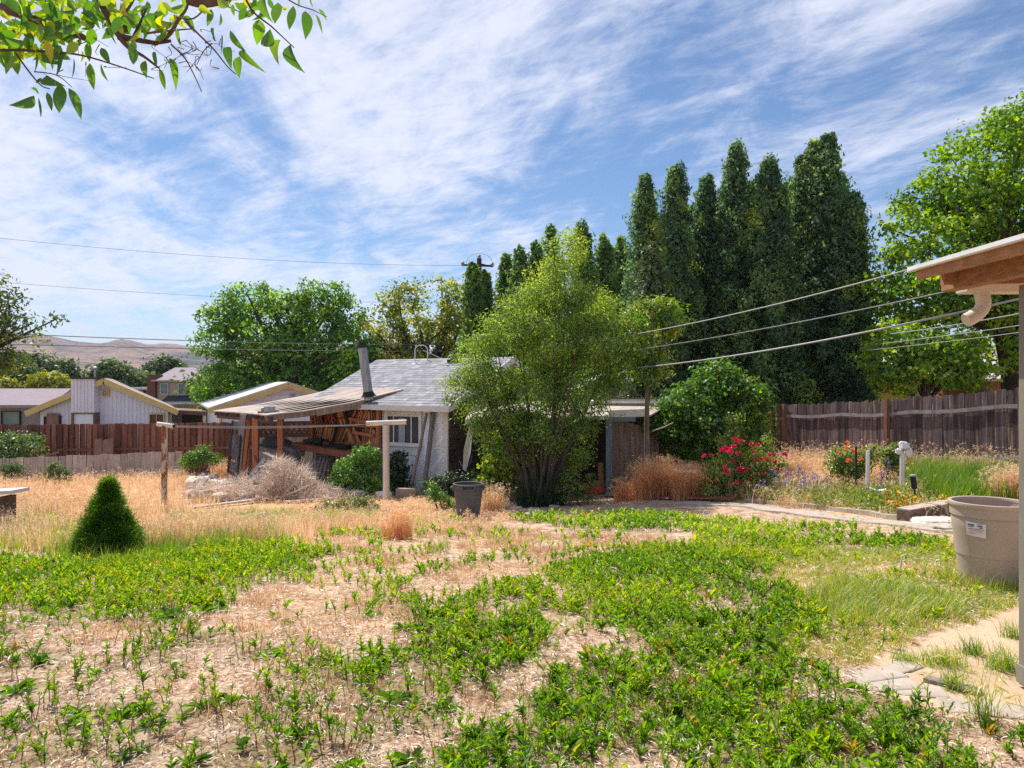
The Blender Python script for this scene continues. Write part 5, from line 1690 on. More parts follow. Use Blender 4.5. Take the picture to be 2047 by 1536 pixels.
for k, (a, b_, mt, lab) in enumerate((((378, 1021), (520, 1004), 'wood_pale', 'long pale board lying below the rubble heap'), ((402, 1054), (532, 1034), 'wood_pale', 'pale board half buried in grass nearest the spruce side'), ((372, 1010), (412, 985), 'wood_grey', 'grey board propped at the left tip of the rubble heap'), ((470, 982), (560, 958), 'wood_pale', 'pale branch like board sticking up out of the brush'), ((715, 1066), (770, 1062), 'wood_grey', 'short grey stick lying in the dry grass by the middle'), ((420, 985), (505, 968), 'wood_pale', 'pale board lying across the top of the rubble heap'), ((445, 1006), (560, 1000), 'wood_grey', 'grey board lying flat before the brush pile'), ((570, 1008), (668, 1002), 'wood_pale', 'pale board lying between brush pile and planter box'))):
    p, q = PG(*a), PG(*b_)
    zz1 = .05 if k != 3 else .12; zz2 = .07 if k not in (2, 3) else .40
    board('board', p + Vector((0, 0, zz1)), q + Vector((0, 0, zz2)), .15 if k != 4 else .05, .045, mt, lab, 'board', 'boards around the rubble heap', seed=k)
pb_ = thing('planter_box', tuple(PG(645, 990)), 'open box of old brown planks behind the dry grass', 'planter')
a, b_, c, d_ = PG(607, 990), PG(690, 992), PG(664, 972), PG(612, 972)
for k, (p, q) in enumerate(((a, b_), (b_, c), (c, d_), (d_, a))):
    m_ = MB(k); m_.bar(p + Vector((0, 0, .12)), q + Vector((0, 0, .14)), .05, .28); m_.build('side_board', M['plank_weathered'], pb_)
p = PG(711, 984)
m_ = MB(3); m_.box(p + Vector((0, 0, .13)), (.40, .2, .28), rz=.15); tag(m_.build('concrete_block', M['siding_grey'], loc=tuple(p), bevel=.015), 'grey concrete block standing in the green bush by the pole', 'block')
for k, (px, lab) in enumerate(((812, 'low pink grey concrete block right of the pale clothesline pole'), (675, 'second low block just right of the planter box'))):
    p = PG(px, 996); m_ = MB(4 + k); m_.box(p + Vector((0, 0, .12)), (.52 if k == 0 else .35, .22, .26), rz=.05); tag(m_.build('concrete_block', M['stone'], loc=tuple(p), bevel=.015), lab, 'block')
for k, (px, py, s_, lab) in enumerate(((716, 994, (.62, .4, .22), 'left white sack slumped before the green bush'), (745, 992, (.55, .4, .26), 'middle white sack the tallest of the row'), (768, 996, (.5, .36, .20), 'right reddish white sack at the foot of the pale pole'))):
    p = PG(px, py); m_ = MB(k); m_.rock(p + Vector((0, 0, s_[2] * .4)), s_, 100 + k); tag(m_.build('sack', M['sack_white'], loc=tuple(p), smooth='all'), lab, 'sack', 'white sacks')
# white bench-like board at the left edge
wbn = thing('plank_bench', tuple(PG(-10, 1010)), 'white topped low plank bench cut off by the left edge', 'bench')
a, b_ = P(-150, 990, 13.2), P(41, 981, 13.0)
m_ = MB(1); m_.bar(a, b_, .42, .06); m_.build('top', M['white_trim'], wbn)
for u in (.2, .86):
    q = a.lerp(b_, u); m_ = MB(2); m_.box((q.x, q.y, (q.z + g(q.x, q.y)) / 2 - .06), (.10, .34, q.z - g(q.x, q.y) - .04)); m_.build('leg', M['wood_dark'], wbn)
# boards leaning on the brown fence
for k, (px, w_, lab) in enumerate(((197, .26, 'left narrower brown board leaning on the picket fence'), (216, .38, 'right wider brown board leaning on the picket fence'))):
    t_, q = P(px, 878, 26.55), P(px - 1, 930, 26.2)
    board('leaning_board', q, t_, w_, .03, 'brown_board', lab, 'board', 'boards leaning on the fence', up=(0, 1, 0))
board('stick', P(82, 914, 25.6), P(117, 904, 25.7), .06, .05, 'wood_grey', 'grey stick poking up behind the low whitewashed fence', 'stick')
board('stick', P(288, 948, 23.4), P(366, 939, 23.6), .04, .04, 'wood_pale', 'long thin pale branch lying before the low whitewashed fence', 'stick')
# pavers and splintered boards in the dirt, lower right
for k, (px, py, s_, rz, lab) in enumerate(((1752, 1352, (.24, .12, .06), .3, 'upper pale paver brick at the dirt corner'), (1775, 1370, (.26, .13, .06), .1, 'second pale paver brick just below the upper one'), (1835, 1385, (.22, .12, .05), -.2, 'pale paver brick half sunk in the middle of the row'), (1972, 1420, (.34, .14, .07), -.25, 'largest pale paver brick nearest the patio post'), (1800, 1338, (.2, .1, .04), .5, 'thin pale paver sliver at the top of the row'))):
    p = PG(px, py); m_ = MB(k); m_.box(p + Vector((0, 0, -.012)), (s_[0] * 1.25, s_[1] * 1.4, .05), rz=rz, t=.5); tag(m_.build('paver', M['concrete'], loc=tuple(p), bevel=.012), lab, 'paver', 'paver bricks at the dirt edge')
p, q = PG(1850, 1362), PG(1960, 1392)
board('board', p + Vector((0, 0, .012)), q + Vector((0, 0, .012)), .07, .02, 'wood_grey', 'splintered grey board lying along the dirt edge by the patio post', 'board')

# ================================================================== PLANTS
NP = np.random.default_rng(42)


def leaves_at(cl, pos, dirs, length, width, tint, rng, big=False, roll=None, nrm=None):
    n = len(pos)
    Rm = frames_n(nrm, dirs) if nrm is not None else frames(dirs, rng.uniform(-1.2, 1.2, n) if roll is None else roll)
    Sx = length * rng.uniform(.7, 1.25, n)
    Sm = np.stack([Sx, Sx * width / length * rng.uniform(.8, 1.15, n) if np.isscalar(width) else Sx * width, Sx], 1)
    if big: cl.add(BIG_V, BIG_Q, BIG_T, Rm, Sm, pos, tint, tint)
    else: cl.add(LEAF_V, LEAF_Q, None, Rm, Sm, pos, tint)


def lobes_px(lobes, d, rd):
    """crown lobes from (px, py, rx, ry[, depth shift]) at distance d -> metres"""
    out = []
    for l in lobes:
        dd = d + (l[4] if len(l) > 4 else 0)
        p = P(l[0], l[1], dd)
        out.append((p.x, p.y, p.z, l[2] / F * dd, rd * max(l[2], l[3]) / 80.0, l[3] / F * dd))
    return out


def clump_centres(lobes, n, rng, shell=.55):
    vol = np.array([l[3] * l[4] * l[5] for l in lobes]) ** .75
    k = rng.choice(len(lobes), n, p=vol / vol.sum())
    L_ = np.array(lobes)[k]
    u = rng.normal(size=(n, 3)); u /= np.linalg.norm(u, axis=1, keepdims=True)
    r = (shell + (1 - shell) * rng.random(n) ** .7)
    r = np.where(rng.random(n) < .25, rng.random(n) ** .5, r)
    c = L_[:, :3] + u * r[:, None] * L_[:, 3:6]
    return c, u, k


def crown(cl, lobes, n_clump, per, cs, llen, lwid, rng, out=.7, up=.2, droop=.0, big=False, shell=.55, tint_mid=.45, tint_var=.2, clump_var=.16, flat_=.7, high=.0):
    c, u, k = clump_centres(lobes, n_clump, rng, shell)
    idx = np.repeat(np.arange(n_clump), per)
    sz = cs * rng.uniform(.6, 1.35, n_clump)
    w3 = rng.normal(size=(len(idx), 3)); w3 /= np.linalg.norm(w3, axis=1, keepdims=True)
    off = w3 * (rng.random(len(idx)) ** .42 * 1.75)[:, None] * sz[idx][:, None] * np.array([1, 1, flat_]) * (1 + .22 * np.sin(w3[:, :1] * 5 + idx[:, None]))
    pos = c[idx] + off
    d_ = off / (sz[idx][:, None]) * .6 + u[idx] * out + rng.normal(size=pos.shape) * .55 + np.array([0, 0, up - droop])
    ct = rng.normal(0, clump_var, n_clump)
    zr = (c[:, 2] - c[:, 2].min()) / (np.ptp(c[:, 2]) + 1e-6) - .5
    t = np.clip(tint_mid + (ct + high * zr)[idx] + rng.normal(0, tint_var, len(idx)), 0.02, .98)
    nr = w3 * .75 + u[idx] * .35 + np.array([0, 0, .30]) + rng.normal(size=pos.shape) * .42
    leaves_at(cl, pos, d_, llen, lwid, t, rng, big, nrm=nr)
    return c


def limbs(mb, base, tops, r0, fork, rng, wob=.12, n=7, r_end=.012, stems=None):
    """trunk to the fork, then tapered limbs towards the clumps"""
    base = Vector(base); fork = Vector(fork)
    if r0 and stems is None:
        q = [base.lerp(fork, u) + Vector((rng.normal(0, .3 * r0), rng.normal(0, .3 * r0), 0)) * (u > 0) for u in np.linspace(0, 1, 5)]
        q[0] = base - Vector((0, 0, .25))
        mb.tube(q, [r0 * (1.25 - .5 * u) if u else r0 * 1.5 for u in np.linspace(0, 1, 5)], 9)
    for t in tops:
        t = Vector(t)
        if stems is None:
            s = base.lerp(fork, rng.uniform(.65, 1.0)); rr_ = r0 * .5
        else:
            s = base + Vector((rng.normal(0, stems), rng.normal(0, stems), -.1)); rr_ = r0 * rng.uniform(.6, 1)
        ln = (t - s).length
        mid = s.lerp(t, .5) + Vector((rng.normal(0, wob), rng.normal(0, wob), rng.uniform(0, .12))) * ln
        q, rad = [], []
        for i in range(n + 1):
            u = i / n
            q.append(s * (1 - u) ** 2 + mid * 2 * u * (1 - u) + t * u * u)
            rad.append(max(rr_ * (1 - u) ** .8, r_end))
        mb.tube(q, rad, 5, caps=False)
    return mb


def tree(name, label, base, lobes, lm, bm, n_clump, per, cs, llen, lwid, r0, seed, n_limb=24, fork_u=.45, group=None, cat='tree', stems=None, **kw):
    rng = np.random.default_rng(seed)
    t = thing(name, base, label, cat, group)
    cl = Cloud()
    c = crown(cl, lobes, n_clump, per, cs, llen, lwid, rng, **kw)
    cen = np.average(np.array([l[:3] for l in lobes]), axis=0, weights=[l[3] * l[5] for l in lobes])
    zlo = base[2]
    fork = (base[0] + (cen[0] - base[0]) * .6, base[1] + (cen[1] - base[1]) * .6, zlo + (cen[2] - zlo) * fork_u * 1.6)
    mb = MB(seed)
    sel = rng.choice(len(c), min(n_limb, len(c)), replace=False)
    limbs(mb, base, c[sel], r0, fork, rng, stems=stems)
    # secondary twigs between neighbouring clumps
    for i in rng.choice(len(c), min(n_limb * 2, len(c)), replace=False):
        j = sel[np.argmin(np.linalg.norm(c[sel] - c[i], axis=1))]
        if i != j: mb.tube([Vector(c[j]), Vector((c[i] + c[j]) / 2 + rng.normal(0, .05, 3)), Vector(c[i])], [max(.02, r0 * .12), .014, .008], 4, caps=False)
    mb.build('trunk', bm, t, smooth='all')
    cl.build('crown', lm, t)
    return t


def bush(name, label, base, lobes, lm, n_clump, per, cs, llen, lwid, seed, cat='bush', group=None, bm=None, n_stem=14, **kw):
    rng = np.random.default_rng(seed)
    t = thing(name, base, label, cat, group)
    cl = Cloud()
    c = crown(cl, lobes, n_clump, per, cs, llen, lwid, rng, **kw)
    mb = MB(seed)
    sel = rng.choice(len(c), min(n_stem, len(c)), replace=False)
    limbs(mb, base, c[sel], .02, base, rng, stems=.12, r_end=.005, wob=.08)
    mb.build('stems', bm or M['twig'], t)
    cl.build('foliage', lm, t)
    return t


def gbase(px, d):
    x = (px - CX) / F * d
    return (x, d, g(x, d) - .03)


# ------------------------------------------------------------------ tall cypress row
def column_tree(name, label, px, py_top, hw, d, lm, seed, n_cl=66, per=280, cs=.34, llen=.15, lwid=.085, group=None, bottom_w=1.25, tips=1, lean=0.0, tm=.42, py_low=None):
    rng = np.random.default_rng(seed)
    b_ = gbase(px, d)
    t = thing(name, b_, label, 'tree', group)
    top = P(px, py_top, d)
    H = top.z - b_[2]
    w = hw / F * d
    cl = Cloud()
    zlow = .15 if py_low is None else max(.15, (P(px, py_low, d).z - b_[2]))
    n = n_cl
    hgt = zlow + (H - zlow - .12) * np.clip((np.arange(n) + rng.uniform(-.8, .8, n)) / (n - 1), 0, 1)
    u = hgt / H
    prof = np.where(u > .50, np.clip(1 - .93 * ((u - .50) / .50) ** 1.5, 0.05, 1), 1.0) * (bottom_w + (1 - bottom_w) * np.clip(u / .8, 0, 1))
    th = np.arange(n) * 2.39996 + rng.normal(0, .25, n)
    rr_ = w * 1.14 * prof * rng.uniform(.62, 1.08, n)
    c = np.stack([b_[0] + lean * u + rr_ * np.cos(th), b_[1] + rr_ * np.sin(th), b_[2] + hgt], 1)
    idx = np.repeat(np.arange(n), per)
    sz = cs * rng.uniform(.62, 1.25, n) * np.clip(.45 + (H - hgt) / 2.2, .45, 1)
    w3 = rng.normal(size=(len(idx), 3)); w3 /= np.linalg.norm(w3, axis=1, keepdims=True)
    off = w3 * (rng.random(len(idx)) ** .28 * 1.5)[:, None] * sz[idx][:, None] * np.array([.85, .85, 1.2]) * (1 + .25 * np.sin(w3[:, :1] * 4 + w3[:, 2:] * 5 + idx[:, None]))
    pos = c[idx] + off
    outv = np.stack([np.cos(th), np.sin(th), np.zeros(n)], 1)
    dr = outv[idx] * .75 + off / sz[idx][:, None] * .45 + rng.normal(size=pos.shape) * .45 + np.array([0, 0, .75])
    ti = np.clip(tm + np.where(rng.random(n) < .14, .28, 0)[idx] + rng.normal(0, .15, n)[idx] + rng.normal(0, .13, len(idx)), .02, .98)
    leaves_at(cl, pos, dr, llen, lwid, ti, rng, nrm=w3 * .85 + outv[idx] * .25 + np.array([0, 0, .2]) + rng.normal(size=pos.shape) * .35)
    # inner sprays that close the column
    m = int(n * per * .12)
    hh = zlow + (H * .93 - zlow) * rng.random(m); uu = hh / H
    th2 = rng.uniform(0, 2 * np.pi, m)
    r2 = w * .62 * rng.random(m) ** .5 * np.where(uu > .72, np.sqrt(np.clip(1 - ((uu - .72) / .29) ** 2, .02, 1)), 1) * (bottom_w + (1 - bottom_w) * np.clip(uu / .8, 0, 1))
    pos = np.stack([b_[0] + lean * uu + r2 * np.cos(th2), b_[1] + r2 * np.sin(th2), b_[2] + hh], 1)
    leaves_at(cl, pos, rng.normal(size=(m, 3)) + np.array([0, 0, .8]), llen * 1.7, lwid * 2.0, np.clip(rng.normal(.30, .12, m), .02, .9), rng)
    mb = MB(seed)
    mb.tube([Vector(b_) - Vector((0, 0, .2)), Vector((b_[0] + lean * .5, b_[1], b_[2] + H * .5)), Vector((b_[0] + lean, b_[1], b_[2] + H * .93))], [.20, .12, .02], 7)
    for i in rng.choice(n, 26, replace=False):
        s = Vector((b_[0] + lean * u[i], b_[1], c[i][2] - .5)); mb.tube([s, s.lerp(Vector(c[i]), .5) + Vector((0, 0, -.08)), Vector(c[i])], [.035, .022, .01], 4, caps=False)
    mb.build('trunk', M['bark'], t)
    cl.build('crown', lm, t)
    return t


CG = 'tall cypress row behind the right fence'
CYP = [(1290, 352, 27, 29.5, 'leftmost slim dark cypress of the tall row', 1.5), (1352, 336, 31, 28.5, 'second dark cypress from the left with a blunt top', 1.5), (1412, 352, 28, 29.5, 'third cypress from the left, lower and looser', 1.7),
       (1470, 288, 29, 28.5, 'fourth cypress with a single high pointed top', 1.8), (1538, 322, 42, 27.8, 'broad rounded brownish cypress at the middle of the row', 1.5), (1604, 318, 26, 29, 'narrow cypress just right of the broad brownish one', 2.0),
       (1655, 272, 36, 28.3, 'tallest cypress right of the middle of the row', 1.6), (1706, 392, 30, 27.6, 'lower loose cypress closing the row at the right', 1.3)]
for k, (px, pt, hw, d, lab, bw) in enumerate(CYP):
    column_tree('cypress_tree', lab, px, pt, hw, d, LM['cypress'], 200 + k, group=CG, bottom_w=bw, n_cl=66 if hw < 40 else 92, tm=.44 if k in (4, 5) else .36)
for k, (px, pt, hw, lab) in enumerate(((1380, 420, 34, 'lower cypress half hidden between the second and third tall ones'), (1440, 400, 34, 'lower cypress half hidden left of the high pointed one'), (1505, 360, 34, 'cypress half hidden behind the broad brownish one, left'), (1572, 370, 34, 'cypress half hidden behind the broad brownish one, right'), (1680, 360, 34, 'cypress half hidden behind the tallest one, right'), (1326, 440, 30, 'lower cypress half hidden between the two leftmost tall ones'))):
    column_tree('cypress_tree', lab, px, pt, hw, 30.5, LM['cypress'], 270 + k, group=CG, bottom_w=1.5, n_cl=48, tm=.36)
column_tree('cypress_tree', 'lower forked twin top at the shoulder of the tallest cypress', 1627, 290, 20, 28.8, LM['cypress'], 221, group=CG, n_cl=40, py_low=480)
column_tree('cypress_tree', 'small brown tipped conical cypress in front of the leftmost tall one', 1300, 498, 32, 26.5, LM['edge'], 223, n_cl=80, bottom_w=1.5, tm=.28, llen=.13)
JG = 'dark junipers behind the multi-stem tree'
for k, (px, pt, hw, lab) in enumerate(((945, 530, 13, 'slim dark juniper just left of the utility pole'), (970, 545, 17, 'bushy dark juniper covering the foot of the utility pole'), (1012, 512, 22, 'juniper right of the utility pole with a rounded top'),
                                       (1040, 503, 24, 'dense dark juniper left of the multi-stem tree top'), (1073, 490, 20, 'juniper half hidden by the left shoulder of the multi-stem tree'), (1101, 458, 18, 'pointed juniper rising at the left of the tree top'),
                                       (1166, 452, 26, 'juniper peeking over the right of the tree top'), (1210, 474, 26, 'juniper right of the multi-stem tree with a flat top'), (1243, 476, 22, 'rightmost juniper beside the leftmost tall cypress'))):
    column_tree('juniper_tree', lab, px, pt, hw, 37 + (k % 3), LM['juniper'], 240 + k, n_cl=60, per=110, cs=.34, llen=.2, lwid=.12, group=JG, bottom_w=1.8, py_low=800)

# ------------------------------------------------------------------ broadleaf trees behind
tree('ash_tree', 'large full green tree behind the gable garage and lean-to', gbase(585, 40),
     lobes_px([(432, 650, 36, 40), (425, 700, 34, 34), (478, 605, 42, 30), (525, 600, 38, 30), (580, 630, 48, 44), (612, 595, 36, 28), (655, 600, 40, 32), (695, 632, 34, 36), (500, 680, 70, 50), (600, 700, 80, 55), (690, 690, 44, 44), (430, 765, 42, 34), (500, 750, 70, 44), (600, 770, 90, 40), (690, 760, 60, 40), (412, 795, 26, 20), (640, 650, 60, 40), (722, 700, 30, 36), (735, 750, 40, 34), (470, 650, 34, 34)], 40, 2.4),
     LM['ash'], M['bark'], 420, 62, .36, .24, .12, .42, 301, n_limb=34, up=.25, shell=.6, clump_var=.18)
tree('locust_tree', 'thin yellow green tree with open crown behind the shed roof', gbase(850, 41),
     lobes_px([(775, 625, 30, 34), (812, 600, 40, 32), (870, 582, 38, 28), (905, 600, 34, 40), (770, 680, 40, 30), (840, 650, 60, 40), (745, 690, 24, 22), (740, 650, 20, 20), (850, 710, 80, 34), (915, 660, 34, 44), (770, 735, 60, 26), (880, 740, 60, 30), (930, 720, 40, 40), (810, 690, 44, 34), (900, 640, 34, 34)], 41, 2.2),
     LM['locust'], M['bark'], 240, 50, .33, .21, .11, .32, 302, n_limb=40, up=.2, shell=.5, clump_var=.2, tint_mid=.5)
tree('maple_tree', 'big bright leafy maple filling the right edge behind the fence', gbase(2030, 26),
     lobes_px([(2000, 280, 70, 60), (2060, 240, 60, 60), (1930, 340, 80, 60), (1870, 410, 70, 60), (1990, 400, 110, 90), (1815, 480, 60, 60), (1900, 500, 100, 70), (2050, 420, 90, 120), (1790, 560, 55, 50), (1860, 600, 90, 60), (1980, 580, 110, 80), (1775, 640, 46, 50), (2120, 330, 90, 110), (2130, 520, 100, 120), (2060, 640, 110, 60), (2010, 705, 90, 40)], 26, 2.3),
     LM['maple'], M['bark'], 560, 60, .33, .17, .13, .38, 303, n_limb=46, up=.15, shell=.6, big=False, clump_var=.17)
tree('sapling_tree', 'low bright green tree above the right fence in front of the maple', gbase(1850, 24),
     lobes_px([(1770, 720, 40, 40), (1830, 700, 60, 40), (1890, 730, 70, 40), (1830, 755, 80, 30), (1940, 745, 50, 28), (1900, 690, 50, 30), (1790, 680, 40, 30)], 24, 1.3),
     LM['maple'], M['bark'], 190, 52, .25, .15, .11, .12, 304, n_limb=20, tint_mid=.52)
# far trees beyond the lilac house
FG = 'far trees beyond the lilac house'
for k, (lob, d, lm, lab) in enumerate((
        ([(-60, 745, 60, 40), (-10, 742, 40, 36)], 78, 'far', 'far dark tree at the left edge beyond the lilac house'),
        ([(30, 740, 36, 34), (45, 752, 30, 26)], 80, 'far', 'far dark rounded tree second from the left edge'),
        ([(80, 738, 30, 28), (92, 752, 26, 24)], 84, 'far', 'far green tree left of the boxed chimney'),
        ([(122, 746, 26, 24), (132, 756, 24, 20)], 86, 'far', 'far tree touching the boxed chimney left side'),
        ([(100, 766, 30, 12), (85, 770, 20, 9)], 70, 'far_yellow', 'low yellow green tree before the far dark ones'),
        ([(225, 742, 34, 20), (205, 755, 30, 20), (250, 758, 34, 18)], 82, 'far', 'far wide green tree behind the flue of the lilac house'),
        ([(330, 732, 30, 16), (310, 745, 22, 16), (345, 742, 22, 14)], 88, 'far', 'far green tree above the hip roof of the tan house'),
        ([(290, 765, 22, 14), (275, 768, 20, 12)], 84, 'far', 'small far tree between the gable and the brick chimney'),
        ([(-2, 775, 16, 8)], 66, 'far_yellow', 'yellow bush at the far left edge beyond the roof'))):
    tree('far_tree', lab, gbase(lob[0][0], d), lobes_px(lob, d, 2.5), LM[lm], M['bark'], 70, 44, .55, .42, .24, .3, 320 + k, n_limb=8, group=FG, shell=.5)
# wood that closes the gaps low behind the sheds
rng = np.random.default_rng(77)
cl = Cloud()
lob = []
for px in range(380, 1260, 22):
    lob.append((px, (772 if px < 620 else 755) + rng.uniform(-14, 8), 26, (26 if px < 620 else 44) + rng.uniform(0, 12), rng.uniform(-3, 3)))
for px in range(1700, 2700, 40):
    lob.append((px, 770 + rng.uniform(-14, 8), 40, 36 + rng.uniform(0, 12), rng.uniform(-3, 3)))
for px in range(-900, -60, 60):
    lob.append((px, 765 + rng.uniform(-14, 8), 50, 30 + rng.uniform(0, 12), 30))
crown(cl, lobes_px(lob, 58, 3.0), 900, 34, .7, .5, .3, rng, shell=.4)
tag(cl.build('distant_wood', LM['far'], loc=(0, 58, -2)), 'low distant belt of trees seen in gaps behind the sheds', 'trees', kind='stuff')

# left edge tree
tree('elm_tree', 'dark leafy tree reaching in from the left edge above the fence', (-11.6, 13.0, g(-11.6, 13)),
     lobes_px([(-20, 600, 45, 28), (20, 590, 26, 18), (32, 625, 22, 18), (40, 645, 18, 12), (-10, 665, 50, 20), (40, 672, 34, 10), (80, 652, 16, 8), (104, 640, 12, 8), (70, 668, 20, 8), (-30, 715, 50, 32), (15, 722, 18, 22), (-120, 640, 100, 110), (-60, 560, 50, 40)], 13, 1.0),
     LM['edge'], M['bark'], 230, 42, .13, .085, .04, .16, 340, n_limb=30, fork_u=.5, up=.1, tint_mid=.40)

# ------------------------------------------------------------------ multi-stem tree in the middle
tb_ = (TREE_P.x, TREE_P.y, TREE_P.z - .03)
MT = lobes_px([(1125, 520, 44, 46), (1120, 580, 66, 50), (1065, 610, 56, 44), (1180, 620, 60, 50), (1212, 610, 28, 34), (1020, 670, 66, 48), (1100, 680, 90, 56), (1200, 690, 80, 56), (955, 720, 48, 44), (930, 775, 40, 36), (990, 770, 60, 46), (1070, 780, 80, 56), (1160, 790, 80, 56), (1232, 740, 38, 44), (1000, 850, 54, 40), (1080, 870, 80, 44), (1150, 860, 46, 40), (950, 830, 26, 24), (1030, 905, 34, 26), (1140, 480, 24, 24), (1085, 915, 50, 24), (1150, 915, 36, 22), (975, 880, 30, 24), (1060, 850, 50, 30)], 17.5, 1.3)
tree('multi_stem_tree', 'many stemmed feathery green tree in the middle of the yard', tb_, MT, LM['willow'], M['bark'], 620, 92, .19, .095, .030, .06, 350, n_limb=22, stems=.16, cat='tree', up=.30, droop=.1, shell=.35, tint_mid=.46, clump_var=.16, high=.30)
# yellow green shoots inside
bush('grape_vine', 'yellow green vine climbing the dark doorway behind the multi-stem tree', gbase(1000, 18.4), lobes_px([(995, 915, 24, 30), (985, 960, 18, 26), (1025, 930, 24, 24), (1010, 885, 24, 20), (1060, 930, 20, 18)], 18.3, .5), LM['grape'], 60, 40, .13, .12, .10, 351, big=False, cat='vine')
# shoots at the foot
cl = Cloud(); rng = np.random.default_rng(352)
n = 750
a_ = rng.uniform(0, 2 * np.pi, n); r_ = rng.random(n) ** .6 * .55
ps = np.stack([tb_[0] + r_ * np.cos(a_), tb_[1] + r_ * np.sin(a_) * .7, np.full(n, tb_[2] - .02)], 1)
dr = np.stack([np.cos(a_) * r_ * .5, np.sin(a_) * r_ * .5, np.full(n, 1.)], 1) + rng.normal(0, .12, (n, 3))
BLADE_V = np.array([(0, -.5, 0), (0, .5, 0), (.5, -.35, .05), (.5, .35, .05), (1, 0, .0)], float)
leaf_len = rng.uniform(.4, 1.0, n)
cl.add(BLADE_V, np.array([(0, 2, 3, 1)]), np.array([(2, 4, 3)]), frames(dr, rng.uniform(-3, 3, n)), np.stack([leaf_len, np.full(n, .016), leaf_len], 1), ps, rng.random(n) * .6, rng.random(n) * .6)
ss = thing('root_shoots', tb_, 'dark clump of dry shoots round the foot of the multi-stem tree', 'shoots')
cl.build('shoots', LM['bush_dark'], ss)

# young tree of heaven by the post
yb = gbase(1292, 17.8)
yt = tree('young_tree', 'young tree with thin bare trunk right of the multi-stem tree', yb,
          lobes_px([(1295, 640, 44, 44), (1335, 625, 36, 28), (1345, 650, 28, 20), (1290, 700, 44, 40), (1262, 670, 30, 30), (1300, 745, 36, 26), (1320, 610, 24, 16)], 17.8, .8),
          LM['young'], M['bark_pale'], 110, 48, .13, .11, .042, .062, 360, n_limb=20, fork_u=.52, droop=.25, up=.0, tint_mid=.5)

# vine mound
bush('vine_mound', 'large dark green vine mound spilling over the open shed corner', gbase(1420, 19.8),
     lobes_px([(1440, 775, 60, 40), (1380, 800, 60, 36), (1490, 790, 44, 40), (1330, 835, 50, 30), (1420, 840, 80, 40), (1500, 840, 40, 40), (1390, 880, 70, 34), (1470, 890, 60, 36), (1290, 850, 26, 20), (1445, 745, 30, 20)], 19.8, 1.1),
     LM['vine'], 330, 62, .20, .11, .07, 370, cat='vine', n_stem=30, shell=.6, tint_mid=.42, clump_var=.16)
m_ = MB(3); m_.tube([P(1303, 862, 18.2), P(1325, 855, 18.2), P(1346, 845, 18.3)], [.02, .02, .014], 6)
tag(m_.build('dead_branch', M['wood_pale'], loc=tuple(P(1320, 858, 18.2))), 'pale bare branch sticking out of the vine mound', 'branch')

# bushes
bush('green_bush', 'bright green bush between the sacks and the workbench', gbase(715, 19.6), lobes_px([(735, 915, 26, 24), (700, 945, 34, 28), (745, 955, 32, 28), (690, 975, 28, 20), (730, 985, 40, 20), (720, 930, 24, 24), (672, 968, 18, 14), (775, 985, 24, 16)], 19.6, .6), LM['bush'], 190, 46, .11, .075, .034, 380, up=.4)
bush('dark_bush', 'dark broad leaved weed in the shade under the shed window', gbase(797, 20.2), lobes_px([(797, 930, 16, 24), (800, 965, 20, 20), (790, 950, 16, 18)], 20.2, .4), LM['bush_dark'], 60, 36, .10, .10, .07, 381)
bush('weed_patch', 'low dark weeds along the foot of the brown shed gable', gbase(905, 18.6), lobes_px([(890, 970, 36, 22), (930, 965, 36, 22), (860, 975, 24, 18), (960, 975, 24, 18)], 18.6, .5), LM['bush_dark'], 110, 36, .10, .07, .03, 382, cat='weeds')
bush('white_flower_shrub', 'white flowering green shrub at the left edge before the brown fence', gbase(25, 25.3), lobes_px([(10, 890, 34, 22), (50, 885, 30, 18), (30, 905, 44, 16), (-30, 895, 40, 24)], 25.3, .9), LM['bush_white'], 120, 44, .16, .11, .055, 383)
bush('weed_bush', 'green weedy bush before the brown fence left of the lean-to', gbase(400, 23.2), lobes_px([(405, 900, 12, 14), (395, 915, 24, 12), (425, 918, 20, 10), (380, 925, 18, 8)], 23.2, .6), LM['bush'], 80, 36, .10, .075, .03, 384, up=.6)
bush('grey_weed', 'grey green weed before the low whitewashed fence, left', gbase(25, 22.5), lobes_px([(25, 940, 22, 14), (10, 948, 16, 10)], 22.5, .5), LM['far'], 50, 34, .10, .07, .03, 385, group='grey weeds at the low fence', cat='weed')
bush('grey_weed', 'grey green weed before the low whitewashed fence, middle', gbase(110, 22), lobes_px([(112, 942, 20, 14), (122, 952, 18, 12)], 22, .5), LM['far'], 50, 34, .10, .07, .03, 386, group='grey weeds at the low fence', cat='weed')
bush('low_weed', 'green weed clump in dry grass below the rubble, right', gbase(690, 15.4), lobes_px([(660, 1020, 30, 14), (700, 1012, 30, 16), (730, 1010, 22, 14), (640, 1030, 22, 12)], 15.4, .5), LM['edge'], 90, 32, .085, .06, .02, 387, cat='weed', up=.6, tint_mid=.5)
bush('low_weed', 'green weed clump in dry grass below the rubble, left', gbase(560, 14.6), lobes_px([(560, 1038, 20, 16), (575, 1046, 22, 12)], 14.6, .4), LM['bush'], 44, 32, .08, .06, .02, 388, cat='weed', up=.6)
bush('tall_weed', 'tall narrow weed right of the dark trash can', gbase(1160, 16.4), lobes_px([(1145, 960, 18, 20), (1165, 985, 24, 16), (1130, 985, 20, 16), (1185, 962, 14, 18)], 16.6, .4), LM['rose'], 70, 32, .085, .06, .025, 389, cat='weed', up=.5)
bush('weed_tuft', 'green weed tuft on the left of the dark trash can', gbase(890, 15.5), lobes_px([(885, 1000, 14, 14), (900, 1010, 14, 14), (865, 985, 10, 20)], 15.5, .3), LM['bush'], 44, 30, .075, .055, .02, 390, cat='weed', up=.6)


